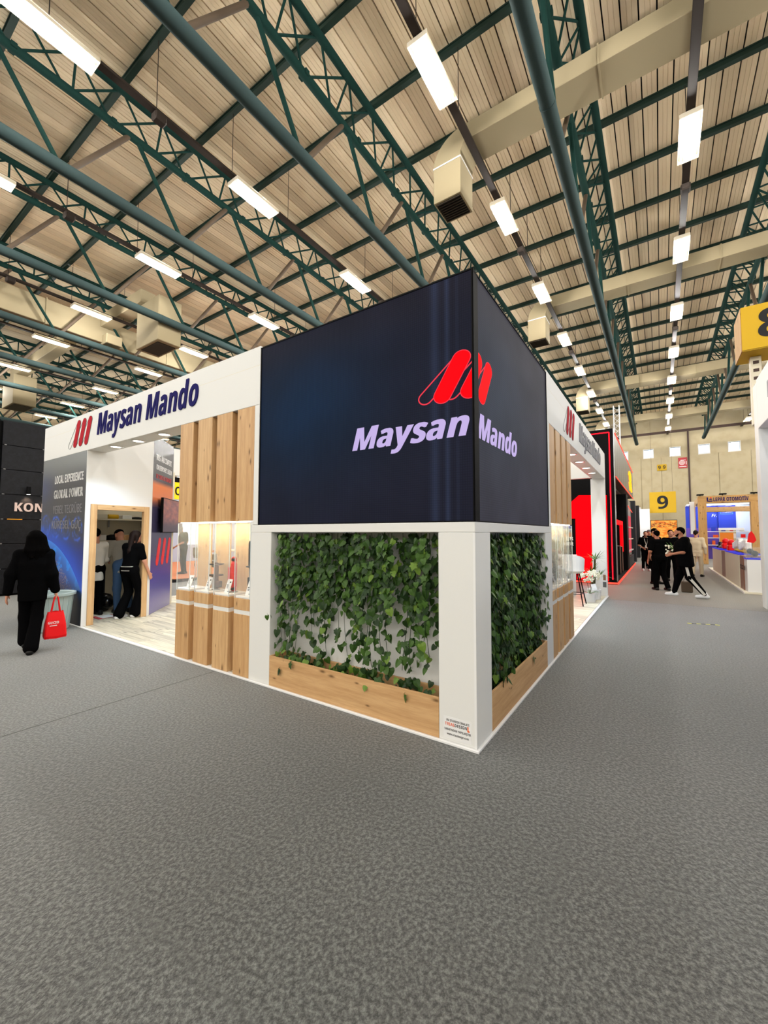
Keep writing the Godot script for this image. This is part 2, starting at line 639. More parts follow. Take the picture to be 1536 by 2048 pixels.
func carpet_sheet(x0: float, x1: float, z0: float, z1: float, dirt: FastNoiseLite) -> MB:
	var b := MB.new()
	b.tinted = true
	var nx := maxi(2, int(ceil((x1 - x0) / 0.35)))
	var nz := maxi(2, int(ceil((z1 - z0) / 0.35)))
	var shade := func(x: float, z: float) -> Color:
		var k: float = 0.93 + 0.2 * dirt.get_noise_2d(x, z) + 0.1 * dirt.get_noise_2d(x * 4.0 + 50.0, z * 4.0)
		# worn, soiled tracks in front of the stand
		for s in [[-1.9, 1.75, 0.5, 0.12], [-2.3, 2.0, 0.35, 0.1], [-4.5, 1.1, 0.6, 0.06], [0.9, 1.1, 0.7, 0.05], [-1.2, 1.5, 0.35, 0.1]]:
			var d2: float = (Vector2(x, z) - Vector2(s[0], s[1])).length_squared()
			k -= s[3] * exp(-d2 / (s[2] * s[2]))
		var h: float = 0.05 * dirt.get_noise_2d(x * 1.7 + 90.0, z * 1.7)
		return Color(k * (1.0 + h), k, k * (0.99 - h * 0.5))
	var cs := []
	for j in nz + 1:
		var row := PackedColorArray()
		for i in nx + 1:
			row.append(shade.call(lerpf(x0, x1, float(i) / nx), lerpf(z0, z1, float(j) / nz)))
		cs.append(row)
	for j in nz:
		for i in nx:
			var xa := lerpf(x0, x1, float(i) / nx)
			var xb := lerpf(x0, x1, float(i + 1) / nx)
			var za := lerpf(z0, z1, float(j) / nz)
			var zb := lerpf(z0, z1, float(j + 1) / nz)
			for t in [[xa, za, cs[j][i]], [xb, zb, cs[j + 1][i + 1]], [xa, zb, cs[j + 1][i]], [xa, za, cs[j][i]], [xb, za, cs[j][i + 1]], [xb, zb, cs[j + 1][i + 1]]]:
				b.tint = t[2]
				b.put(Vector3(t[0], 0.0, t[1]), Vector3.UP, Vector2(t[0], t[1]))
	b.tint = Color(0.5, 0.5, 0.5)
	b.quad(Vector3(x0, -0.01, z1), Vector3(x1, -0.01, z1), Vector3(x1, 0, z1), Vector3(x0, 0, z1))
	b.quad(Vector3(x1, -0.01, z0), Vector3(x0, -0.01, z0), Vector3(x0, 0, z0), Vector3(x1, 0, z0))
	b.quad(Vector3(x1, -0.01, z1), Vector3(x1, -0.01, z0), Vector3(x1, 0, z0), Vector3(x1, 0, z1))
	b.quad(Vector3(x0, -0.01, z0), Vector3(x0, -0.01, z1), Vector3(x0, 0, z1), Vector3(x0, 0, z0))
	return b

func hall() -> void:
	var fl := struct("floor", boxed(Vector3(HALL_X0, -0.4, HALL_Z0), Vector3(HALL_X1, -0.01, HALL_Z1)), M.dark_gap)
	var dirt := FastNoiseLite.new()
	dirt.seed = 4
	dirt.frequency = 0.22
	dirt.fractal_octaves = 3
	var g := 0.004
	part("carpet_strip", carpet_sheet(-3.2 + g, 18.0, -8.62 + g, 12.0, dirt), M.carpet, fl)
	part("carpet_strip", carpet_sheet(-12.7, -3.2 - g, -8.62 + g, 12.0, dirt), M.carpet, fl)
	part("carpet_strip", carpet_sheet(-1.5, 14.9, -39.9, -8.62 - g, dirt), M.carpet_dark, fl)
	part("carpet_strip", carpet_sheet(-45.0, -9.0, -39.9, -8.62 - g, dirt), M.carpet_dark, fl)
	part("carpet_strip", carpet_sheet(-30.0, -12.7 - g, -8.62, 12.0, dirt), M.carpet_dark, fl)
	# roof
	var ce := struct("ceiling", boxed(Vector3(HALL_X0 - 0.3, DECK_Y + 0.08, HALL_Z0 - 0.3), Vector3(HALL_X1 + 0.3, DECK_Y + 0.4, HALL_Z1 + 0.3)), M.dark_gap)
	var sheet := MB.new()
	var len0 := HALL_Z0 + 0.01
	var len1 := HALL_Z1 - 0.01
	var prof := [[-0.137, 0.05], [-0.136, 0.0], [-0.13, 0.0], [-0.052, 0.0], [-0.045, 0.008], [-0.035, 0.0], [0.035, 0.0], [0.045, 0.008], [0.052, 0.0], [0.13, 0.0], [0.136, 0.0], [0.137, 0.05]]
	for i in prof.size() - 1:
		var p: Array = prof[i]
		var q: Array = prof[i + 1]
		sheet.quad(Vector3(p[0], DECK_Y + p[1], len0), Vector3(q[0], DECK_Y + q[1], len0), Vector3(q[0], DECK_Y + q[1], len1), Vector3(p[0], DECK_Y + p[1], len1))
	var sm := sheet.mesh()
	var tones := []
	for i in 4:
		var d: StandardMaterial3D = M.deck.duplicate()
		var k := 0.93 + 0.035 * i
		d.albedo_color = Color(0.97 * k, 0.93 * k, 0.86 * k)
		d.uv1_offset = Vector3(i * 0.37, i * 0.21, i * 0.13)
		tones.append(d)
	var x := HALL_X0 + 0.1
	while x < HALL_X1:
		var s := part("deck_panel", sm, tones[rng.randi() % 4], ce, true)
		s.position.x = x + 0.04
		x += 0.3
	var k := -12
	while k < 23:
		var z := PURLIN_Z0 - PURLIN_STEP * k
		if z > HALL_Z0 and z < HALL_Z1:
			var b := MB.new()
			b.box(Vector3(HALL_X0, 11.62, z - 0.055), Vector3(HALL_X1, 11.64, z + 0.055))
			b.box(Vector3(HALL_X0, 11.64, z - 0.035), Vector3(HALL_X1, 11.74, z + 0.035))
			b.box(Vector3(HALL_X0, 11.74, z - 0.055), Vector3(HALL_X1, DECK_Y, z + 0.055))
			part("purlin", b, M.purlin, ce)
		k += 1
	# walls
	var t := 0.4
	struct("wall_left", boxed(Vector3(HALL_X0 - t, 0, HALL_Z0), Vector3(HALL_X0, 12.2, HALL_Z1)), M.hall_wall)
	struct("wall_right", boxed(Vector3(HALL_X1, 0, HALL_Z0), Vector3(HALL_X1 + t, 12.2, HALL_Z1)), M.hall_wall)
	struct("wall_front", boxed(Vector3(HALL_X0, 0, HALL_Z1), Vector3(HALL_X1, 12.2, HALL_Z1 + t)), M.hall_wall)
	var wb := MB.new()
	var wz := HALL_Z0
	var wins := []
	for i in range(-5, 6):
		wins.append(0.48 + i * 1.93 - (0.0 if i < 2 else -0.04))
	wb.box(Vector3(HALL_X0, 0, wz - t), Vector3(HALL_X1, 8.33, wz))
	wb.box(Vector3(HALL_X0, 9.1, wz - t), Vector3(HALL_X1, 12.2, wz))
	var px := HALL_X0
	for w in wins:
		wb.box(Vector3(px, 8.33, wz - t), Vector3(w - 0.37, 9.1, wz))
		px = w + 0.37
	wb.box(Vector3(px, 8.33, wz - t), Vector3(HALL_X1, 9.1, wz))
	var wall := struct("wall_back", wb, M.hall_wall)
	# precast panels with open joints, kept clear of the windows
	var joints := [-13.0, -9.2, -5.4, -3.29, -0.1, 1.4, 3.33, 5.3, 7.3, 9.2, 11.1, 15.0, 18.8, 22.6, 26.4, 30.0]
	for i in joints.size() - 1:
		var b := MB.new()
		b.box(Vector3(joints[i] + 0.02, 0.05, wz), Vector3(joints[i + 1] - 0.02, 8.3, wz + 0.05), 0.01)
		part("concrete_panel", b, M.hall_wall, wall)
	for i in wins.size():
		var w: float = wins[i]
		var o := struct("window_%d" % (i + 1), boxed(Vector3(w - 0.4, 8.27, wz - 0.1), Vector3(w + 0.4, 8.31, wz + 0.06)), M.white)
		var f := MB.new()
		for s in [-1, 1]:
			f.box(Vector3(w + s * 0.37 - 0.03, 8.31, wz - 0.12), Vector3(w + s * 0.37 + 0.03, 9.12, wz + 0.06))
		f.box(Vector3(w - 0.34, 8.31, wz - 0.12), Vector3(w + 0.34, 8.36, wz + 0.06))
		f.box(Vector3(w - 0.34, 9.07, wz - 0.12), Vector3(w + 0.34, 9.12, wz + 0.06))
		part("frame", f, M.white, o)
		part("pane", boxed(Vector3(w - 0.34, 8.36, wz - 0.09), Vector3(w + 0.34, 9.07, wz - 0.08)), M.glass, o)
	struct("trim_1", boxed(Vector3(HALL_X0, 10.36, wz), Vector3(HALL_X1, 10.56, wz + 0.12)), M.beam_dark)
	struct("trim_2", boxed(Vector3(3.27, 0.0, wz + 0.05), Vector3(3.39, 10.36, wz + 0.12)), M.beam_dark)
	struct("trim_3", boxed(Vector3(-3.6, 0.0, wz), Vector3(-2.3, 10.3, wz + 0.7), 0.03), M.hall_wall)

# one roof truss: thick bottom pipe, top chord above it, outer chord half a metre aside, warren web and lattice
func truss_mesh(side: float) -> Dictionary:
	var z0 := HALL_Z0 + 2.3
	var z1 := HALL_Z1 - 1.0
	var d := {}
	var b := MB.new()
	b.tube(Vector3(0, 9.26, z0), Vector3(0, 9.26, z1), 0.135, 0.135, 14)
	for q in range(-3, 3):
		b.tube(Vector3(0, 9.26, q * 10.5 - 4.4), Vector3(0, 9.26, q * 10.5 - 4.36), 0.142, 0.142, 14)
	d.bottom_chord = b
	b = MB.new()
	b.tube(Vector3(0, 11.05, z0), Vector3(0, 11.05, z1), 0.09, 0.09, 10)
	d.top_chord = b
	b = MB.new()
	b.tube(Vector3(side, 11.53, z0), Vector3(side, 11.53, z1), 0.085, 0.085, 10)
	d.outer_chord = b
	d.diagonal = []
	d.strut = []
	var kk := -10
	while kk < 15:
		var zm := -1.40 - 2.63 * kk
		if zm > z0 and zm < z1 - 3.0:
			var m := MB.new()
			m.tube(Vector3(0, 11.05, zm - 0.08), Vector3(0, 9.26, zm - 1.25), 0.05, 0.05, 8, false)
			d.diagonal.append(m)
			m = MB.new()
			m.tube(Vector3(0, 11.05, zm + 0.08), Vector3(0, 9.26, zm + 1.25), 0.055, 0.055, 8, false)
			d.strut.append(m)
		kk += 1
	var lat := MB.new()
	var k := -13
	while k < 22:
		var zp := PURLIN_Z0 - PURLIN_STEP * k
		var zq := zp - PURLIN_STEP / 2.0
		if zp < z1 - 2.0 and zp > z0 + 2.0:
			var r := 0.026
			lat.tube(Vector3(side, 11.53, zp), Vector3(0, 11.05, zq + 0.05), r, r, 5, false)
			lat.tube(Vector3(side, 11.53, zq), Vector3(0, 11.05, zp - 0.05), r, r, 5, false)
			lat.tube(Vector3(side, 11.53, zq), Vector3(0, 11.05, zq - 0.1), r, r, 5, false)
			lat.tube(Vector3(side, 11.53, zq), Vector3(0, 11.05, zp - PURLIN_STEP + 0.05), r, r, 5, false)
			lat.tube(Vector3(side, 11.53, zp), Vector3(0, 11.05, zp + 0.82), r, r, 5, false)
			lat.tube(Vector3(side, 11.53, zp), Vector3(side * 0.9, 11.63, zp), 0.05, 0.05, 6, false)
			if zq > -28.0:
				lat.box(Vector3(-0.11, 11.0, zp - 0.05), Vector3(0.11, 11.1, zp + 0.05))
	
		k += 1
	d.lattice = lat
	return d

func trusses() -> void:
	var names := [
		"roof truss whose big grey pipe passes right of the corner screen",
		"roof truss whose grey pipe runs down behind the corner screen's top edge",
		"second green roof truss left of the corner screen",
		"third green roof truss left of the corner screen, just before the hanging outlet",
		"fourth green roof truss left of the corner screen",
		"fifth green roof truss left of the corner screen",
		"sixth green roof truss left of the corner screen",
		"seventh green roof truss left of the corner screen",
		"eighth green roof truss left of the corner screen, deep in the hall",
		"last green roof truss before the far left wall"]
	var made := {}
	for side in [0.46, -0.5]:
		var d := truss_mesh(side)
		for k in d:
			if d[k] is Array:
				var l := []
				for q in d[k]:
					l.append(q.mesh())
				d[k] = l
			else:
				d[k] = d[k].mesh()
		made[side] = d
	var list := []
	for k in 10:
		list.append([-0.294 - 4.37 * k, 0.46, names[k]])
	list.append([4.22, -0.5, "right roof truss, its pipe slanting down behind the yellow number box"])
	list.append([8.6, -0.5, "roof truss beyond the yellow number box"])
	list.append([12.9, -0.5, "rightmost roof truss beside the hall wall"])
	for q in list:
		var t := thing("roof_truss", q[2], "roof truss", Vector3(q[0], 0, 0))
		var d: Dictionary = made[q[1]]
		part("bottom_chord", d.bottom_chord, M.pipe, t, true, "thick grey pipe")
		part("top_chord", d.top_chord, M.green_steel, t, true)
		part("outer_chord", d.outer_chord, M.green_steel, t, true)
		for m in d.diagonal:
			part("diagonal", m, M.green_steel, t, true)
		for m in d.strut:
			part("strut", m, M.strut_brown, t, true)
		part("lattice", d.lattice, M.green_steel, t, true)

# light rows: a dark cable tray on wires, a fitting every 4.1 m
func light_rows() -> void:
	var body := MB.new()
	body.box(Vector3(-0.17, 0.05, -0.62), Vector3(0.17, 0.085, 0.62), 0.01)
	for s in [-1, 1]:
		body.quad(Vector3(s * 0.17, 0.05, -0.62), Vector3(s * 0.17, 0.05, 0.62), Vector3(s * 0.19, -0.03, 0.62), Vector3(s * 0.19, -0.03, -0.62))
	for s in [-1, 1]:
		body.box(Vector3(-0.19, -0.03, s * 0.62 - 0.01), Vector3(0.19, 0.06, s * 0.62 + 0.01))
	var tube := MB.new()
	tube.tube(Vector3(0, 0, -0.59), Vector3(0, 0, 0.59), 0.02, 0.02, 8)
	var bm := body.mesh()
	var tm := tube.mesh()
	var fin := MB.new()
	fin.box(Vector3(-0.004, -0.025, -0.61), Vector3(0.004, 0.05, 0.61))
	var fm := fin.mesh()
	var rows := [
		[1.9, "the row over the right aisle", "right aisle"],
		[-2.02, "the row just right of the screen", "right of the screen"],
		[-7.02, "the row left of the screen", "left of the screen"],
		[-11.6, "the second row left of the screen", "second left"],
		[-16.5, "the third row left of the screen", "third left"],
		[-20.6, "the fourth row left of the screen", "fourth left"],
		[-25.6, "the fifth row left of the screen", "fifth left"],
		[-30.4, "the sixth row left of the screen", "sixth left"],
		[-35.2, "the seventh row left of the screen", "seventh left"],
		[-40.0, "the eighth row left of the screen", "eighth left"],
		[6.67, "the row beyond the number box", "far right"],
		[11.2, "the second right row", "right"],
		[15.9, "the third right row", "right"],
		[20.5, "the fourth right row", "right"],
		[25.1, "the row beside the right hall wall", "rightmost"]]
	var nth := ["first", "second", "third", "fourth", "fifth", "sixth", "seventh", "eighth", "ninth", "tenth", "eleventh", "twelfth", "thirteenth", "fourteenth", "fifteenth", "sixteenth", "seventeenth", "eighteenth"]
	var y := 9.96
	for r in rows:
		var x: float = r[0]
		var tr := thing("cable_tray", "dark cable tray carrying " + r[1], "cable tray", Vector3(x, y, 0))
		var b := MB.new()
		b.box(Vector3(-0.07, 0.09, HALL_Z0 + 1.0), Vector3(0.07, 0.1, HALL_Z1 - 2.0))
		for s in [-1, 1]:
			b.box(Vector3(s * 0.07 - 0.004, 0.09, HALL_Z0 + 1.0), Vector3(s * 0.07 + 0.004, 0.15, HALL_Z1 - 2.0))
		part("channel", b, M.tray, tr, true)
		b = MB.new()
		b.tube(Vector3(0.02, 0.125, HALL_Z0 + 1.0), Vector3(0.02, 0.125, HALL_Z1 - 2.0), 0.03, 0.03, 6)
		part("cable", b, M.wire, tr, true)
		for k in range(-6, 22, 1):
			var z := PURLIN_Z0 - PURLIN_STEP * k
			if z > HALL_Z0 + 1.5 and not (k in [3, 7, 13, 14, 19]):
				b = MB.new()
				b.tube(Vector3(0, 0.12, z), Vector3(0, 11.63 - y, z), 0.008, 0.008, 4, false)
				part("hanger_wire", b, M.wire, tr, true)
		for z in [-1.0, -9.0, -17.2, -25.5]:
			part("junction_box", boxed(Vector3(-0.1, -0.06, z - 0.12), Vector3(0.1, 0.1, z + 0.12), 0.03), M.tray, tr, true)
		for i in range(-6, 12):
			var z := 8.95 - 4.1 * i
			if z < HALL_Z0 + 1.5:
				continue
			var t := thing("ceiling_light", "lit tube light, %s from the far wall in %s" % [nth[11 - i], r[1]], "ceiling light", Vector3(x, y, z), 0.0, "tube lights hanging in long rows under the roof")
			part("housing", bm, M.fitting, t, true)
			for s in [-0.12, -0.04, 0.04, 0.12]:
				part("tube", tm, M.tube_glow, t, true).position.x = s
			for s in [-0.08, 0.0, 0.08]:
				part("louvre", fm, M.fitting, t, true).position.x = s
			omni(Vector3(x, y - 0.19, z), 5.8, Color(1.0, 0.99, 0.97), 0.12)

func ducts() -> void:
	var where := [[-5.16, -5.87, 10.68, 10.3, "nearest air duct crossing above the corner screen, with a curved outlet and grille"],
		[-13.28, -14.0, 10.74, 10.3, "second air duct from the camera, its curved outlet beside the right fascia"],
		[-24.4, -25.3, 10.8, 10.3, "third air duct, its outlet just over the red-lit stand"],
		[-33.7, -34.4, 10.8, 10.3, "farthest air duct close to the end wall"]]
	for i in 4:
		var w: Array = where[i]
		var t := thing("air_duct", w[4], "air duct", Vector3(0, 0, w[0]))
		part("duct_run", boxed(Vector3(-2.17, w[3], w[1]), Vector3(24.0, w[2], w[0]), 0.01), M.duct, t)
		for x in [0.45, 3.0, 5.6, 8.2]:
			part("flange", boxed(Vector3(x - 0.015, w[3] - 0.015, w[1] - 0.015), Vector3(x + 0.015, w[2] + 0.015, w[0] + 0.015)), M.duct, t)
		# quarter bend from the run down into the outlet
		var b := MB.new()
		var xl := -2.95
		var xr := -2.29
		var c := Vector2(xr + 0.12, 10.0)
		var poly := PackedVector2Array()
		for k in 13:
			var a := PI / 2 + PI / 2 * k / 12.0
			poly.append(c + Vector2(cos(a) * (c.x - xl), sin(a) * (w[2] - 10.0)))
		for k in 7:
			var a := PI - PI / 2 * k / 6.0
			poly.append(c + Vector2(cos(a) * 0.12, sin(a) * (w[3] - 10.0)))
		b.slab(poly, w[1], w[0])
		part("bend", b, M.duct, t)
		var yb := 9.17
		part("outlet", boxed(Vector3(xl, yb, w[1]), Vector3(xr, c.y, w[0]), 0.008), M.duct, t)
		part("seam", boxed(Vector3(xl - 0.01, c.y - 0.015, w[1] - 0.01), Vector3(xr + 0.01, c.y + 0.015, w[0] + 0.01)), M.white, t)
		var g := part("grille", boxed(Vector3(xl + 0.04, yb - 0.012, w[1] + 0.05), Vector3(xr - 0.04, yb - 0.002, w[0] - 0.05)), M.dark_gap, t)
		for k in 9:
			var zz := lerpf(w[1] + 0.07, w[0] - 0.07, k / 8.0)
			part("louvre_blade", boxed(Vector3(xl + 0.04, yb - 0.03, zz - 0.006), Vector3(xr - 0.04, yb - 0.01, zz + 0.02)), M.grille, g)
	# the long duct far left with branches and a hanging outlet
	var t := thing("air_duct", "tall dull air duct running away on the far left with a hanging outlet box", "air duct", Vector3(-18.3, 0, 0))
	part("duct_run", boxed(Vector3(-18.9, 9.58, -16.0), Vector3(-18.0, 10.55, 14.0), 0.02), M.duct, t)
	for z in [-12.0, -9.5, -7.0, -2.4, 0.2]:
		part("flange", boxed(Vector3(-18.93, 9.55, z - 0.02), Vector3(-17.97, 10.58, z + 0.02)), M.duct, t)
	part("branch", boxed(Vector3(-18.0, 10.22, -4.75), Vector3(-14.6, 10.72, -4.2), 0.02), M.duct, t)
	part("outlet", boxed(Vector3(-15.15, 8.55, -5.2), Vector3(-13.55, 10.219, -4.35), 0.02), M.duct, t)
	part("grille", boxed(Vector3(-14.95, 8.53, -5.1), Vector3(-13.75, 8.56, -4.45)), M.grille, t)
	part("collar", boxed(Vector3(-18.2, 9.5, -4.9), Vector3(-17.6, 9.9, -4.3), 0.02), M.duct, t)
	t = thing("air_duct", "farther branch duct dropping to an outlet box behind the light rows at far left", "air duct", Vector3(-26, 0, -4))
	part("branch", boxed(Vector3(-28.6, 10.22, -4.4), Vector3(-21.0, 10.72, -3.9), 0.02), M.duct, t)
	part("outlet", boxed(Vector3(-29.4, 8.6, -4.8), Vector3(-27.5, 10.21, -3.8), 0.02), M.duct, t)
	part("grille", boxed(Vector3(-29.2, 8.58, -4.7), Vector3(-27.7, 8.61, -3.9)), M.grille, t)


# ------------------------------------------------------------------ the corner stand
# a point of one of the two faces: side 0 is the left face, side 1 the right one; q runs away from the corner, d into the stand
func P(side: int, q: float, y: float, d: float) -> Vector3:
	return Vector3(-q, y, -d) if side == 0 else Vector3(-d, y, -q)

func pbox(side: int, q0: float, q1: float, y0: float, y1: float, d0: float, d1: float, bev := 0.0, turned := false) -> MB:
	return boxed(P(side, q0, y0, d0), P(side, q1, y1, d1), bev, turned)

# where flat print is laid on a face: x to the right as seen from the aisle
func on_face(side: int, q: float, y: float, out := 0.001) -> Transform3D:
	return wall_at(P(side, q, y, -out), Vector3.RIGHT if side == 0 else Vector3.FORWARD)

const COLS := [[2.60, 2.90], [3.00, 3.30], [3.40, 3.70], [3.81, 4.11]]

func screen_image_glare(w: int, h: int, grey: float) -> ImageTexture:
	var f := FastNoiseLite.new()
	f.seed = 9
	f.frequency = 0.006
	f.fractal_octaves = 2
	var im := Image.create_empty(w, h, false, Image.FORMAT_RGB8)
	for y in h:
		for x in w:
			var u := float(x) / w
			var v := float(y) / h
			var d := Vector2((u - 0.22) / 0.42, (v - 0.42) / 0.34).length()
			var k := exp(-d * d)
			var c := Color(0.125, 0.13, 0.185).lerp(Color(0.07, 0.165, 0.27), k)
			c = c.lerp(Color(0.16, 0.15, 0.19), smoothstep(0.22, 0.0, v) * 0.55)
			for s in [[0.865, 0.016, 0.5], [0.91, 0.009, 0.55], [0.945, 0.006, 0.22]]:  # pale upright streaks: reflections on the screen painted into the picture
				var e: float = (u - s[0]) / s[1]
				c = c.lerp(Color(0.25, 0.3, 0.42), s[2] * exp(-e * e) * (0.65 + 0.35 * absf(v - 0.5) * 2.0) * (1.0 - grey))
			c = c.lerp(Color(0.185, 0.18, 0.2), grey)  # grazing glare on the right screen, painted in as grey
			var n := 1.0 + 0.1 * f.get_noise_2d(x * 1.0, y * 1.0)
			if x % 4 == 0 or y % 4 == 0:
				n *= 0.86
			im.set_pixel(x, y, Color(c.r * n, c.g * n, c.b * n))
	return ImageTexture.create_from_image(im)

# three slanted bars and the thin loops between them; start is the foot of the first bar, all in face units
func emblem_shapes(x: float, y: float, s: float, lean: float, step: float) -> Array:
	var bars := []
	var loops := []
	for i in 3:
		var foot := Vector2(x + step * i, y)
		var top := foot + Vector2(lean, 0.27) * s
		bars.append(stadium(foot, top, 0.06 * s, 1.24))
		loops.append([foot + Vector2(-0.155, 0.005) * s, top])
	return [bars, loops]

func led_side(t: Node3D, side: int) -> void:
	var left := side == 0
	var z := -0.012
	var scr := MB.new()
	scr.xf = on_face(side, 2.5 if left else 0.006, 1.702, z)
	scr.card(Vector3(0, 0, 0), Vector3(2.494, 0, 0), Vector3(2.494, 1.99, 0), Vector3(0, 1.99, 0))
	var m := mat("led_picture_glare%d" % side, Color(0.03, 0.03, 0.035), 0.6, 0.0, 0.12)
	m.emission_enabled = true
	m.emission_operator = BaseMaterial3D.EMISSION_OP_MULTIPLY
	m.emission = Color.WHITE
	m.emission_energy_multiplier = 1.0 if left else 2.0  # right screen glows stronger to stand in for reflected glare
	m.emission_texture = screen_image_glare(512, 408, 0.0 if left else 0.75)
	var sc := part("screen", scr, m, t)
	part("cabinet", pbox(side, 0.006 if left else 0.122, 2.51, 1.702, 3.694, 0.014, 0.12), M.black, t)
	# seams of the panels' bezel
	var b := MB.new()
	for q in [0.003, 2.503]:
		b.box(P(side, q - 0.006, 1.702, 0.012).min(P(side, q + 0.006, 3.694, 0.004)), P(side, q - 0.006, 1.702, 0.012).max(P(side, q + 0.006, 3.694, 0.004)))
	for y in [1.706, 3.69]:
		b.box(P(side, 0, y - 0.005, 0.012).min(P(side, 2.51, y + 0.005, 0.004)), P(side, 0, y - 0.005, 0.012).max(P(side, 2.51, y + 0.005, 0.004)))
	part("bezel", b, M.black, t)
	# the emblem runs round the corner: cut it there; u = distance along the unfolded screen from the corner
	var sh := emblem_shapes(-0.27, 2.725, 1.0, 0.167, 0.235)
	var half := PackedVector2Array([Vector2(-3, 0), Vector2(-0.008, 0), Vector2(-0.008, 5), Vector2(-3, 5)]) if left else PackedVector2Array([Vector2(0.008, 0), Vector2(3, 0), Vector2(3, 5), Vector2(0.008, 5)])
	var bars := MB.new()
	bars.xf = on_face(side, 0.0, 0.0, -0.009)
	var lines := MB.new()
	lines.xf = on_face(side, 0.0, 0.0, -0.0105)
	var rim := MB.new()
	rim.xf = on_face(side, 0.0, 0.0, -0.0095)
	for i in 3:
		for q in Geometry2D.intersect_polygons(sh[0][i], half):
			bars.slab(q, 0, 0.002)
		for q in outline(stadium(sh[1][i][0], sh[1][i][1], 0.056, 1.24), 0.011):
			for w in Geometry2D.intersect_polygons(q, half):
				lines.slab(w, 0, 0.001)
		for q in Geometry2D.offset_polygon(sh[0][i], 0.007):
			for w in Geometry2D.intersect_polygons(q, half):
				rim.slab(w, 0, 0.001)
	part("emblem_outline", lines, M.led_line, sc)
	part("emblem_rim", rim, M.led_line, sc)
	part("emblem", bars, M.led_red, sc)
	var tx := MB.new()
	if left:
		letters(tx, "Maysan", on_face(0, 1.195, 2.375, -0.0105), 1.11, 0.205, 0.002, 0.28, true, false, 0.012)
	else:
		letters(tx, "Mando", on_face(1, 0.106, 2.368, -0.0105), 1.02, 0.205, 0.002, 0.28, true, false, 0.012)
	part("lettering", tx, M.led_text, sc)

func fascia_print(t: Node3D, side: int) -> void:
	# emblem and name on the white fascia
	var b := MB.new()
	var l := MB.new()
	var e := MB.new()
	var x := -7.60 if side == 0 else 3.86
	b.xf = on_face(side, 0, 0, 0.001)
	l.xf = on_face(side, 0, 0, 0.0005)
	e.xf = on_face(side, 0, 0, 0.0008)
	var s := 1.32 if side == 0 else 1.32
	var sh := emblem_shapes(x, 3.212, s, 0.083, 0.24)
	for i in 3:
		var bar := stadium(Vector2(x + 0.24 * i, 3.212), Vector2(x + 0.24 * i + 0.145, 3.578), 0.058, 1.25)
		b.slab(bar, 0, 0.006)
		for q in outline(stadium(Vector2(x + 0.24 * i - 0.235, 3.205), Vector2(x + 0.24 * i + 0.13, 3.575), 0.055, 1.25), 0.009):
			l.slab(q, 0, 0.003)
		for q in Geometry2D.offset_polygon(bar, 0.006):
			e.slab(q, 0, 0.004)
	part("emblem", b, M.logo_red, t)
	part("emblem_rim", e, M.logo_grey, t)
	part("emblem_loop", l, M.logo_grey, t)
	b = MB.new()
	if side == 0:
		letters(b, "Maysan Mando", on_face(0, 6.678, 3.265, 0.001), 2.94, 0.36, 0.012, 0.17)
		part("lettering", b, M.navy, t)
	else:
		letters(b, "Maysan Mando", on_face(1, 5.03, 3.262, 0.001), 3.03, 0.35, 0.015, 0.17)
		part("lettering", b, M.letter_grey, t)  # lighter grey puts the glare on these letters into their colour

func card_stand(side: int, q: float, label: String) -> void:
	var o := P(side, q, 0.905, 0.075)
	var t := thing("info_card", label, "info card", o, 0.0 if side == 0 else PI / 2, "printed cards standing in the display cases")
	var b := MB.new()
	b.quad(Vector3(-0.045, 0.0, 0.02), Vector3(0.045, 0.0, 0.02), Vector3(0.05, 0.155, -0.03), Vector3(-0.04, 0.155, -0.03))
	b.quad(Vector3(0.045, 0.0, 0.016), Vector3(-0.045, 0.0, 0.016), Vector3(-0.04, 0.155, -0.034), Vector3(0.05, 0.155, -0.034))
	b.box(Vector3(-0.045, -0.004, -0.05), Vector3(0.045, 0.0, 0.02))
	part("card", b, M.white_gloss, t, true)
	b = MB.new()
	b.xf = Transform3D(Basis(Vector3(1, 0, 0), Vector3(0.0, 0.155, -0.05).normalized(), Vector3(0, 0.05, 0.155).normalized()), Vector3(0, 0.0, 0.0215))
	for r in [[0.128, 0.012, 0.02, 0.018], [0.092, -0.03, 0.024, 0.01], [0.072, -0.026, 0.026, 0.007], [0.058, -0.022, 0.022, 0.007], [0.018, 0.012, 0.026, 0.008]]:
		b.box(Vector3(r[1], r[0] - r[3] / 2, 0.0), Vector3(r[1] + r[2] * 1.2, r[0] + r[3] / 2, 0.0008))
	part("print", b, M.black_print, t, true)

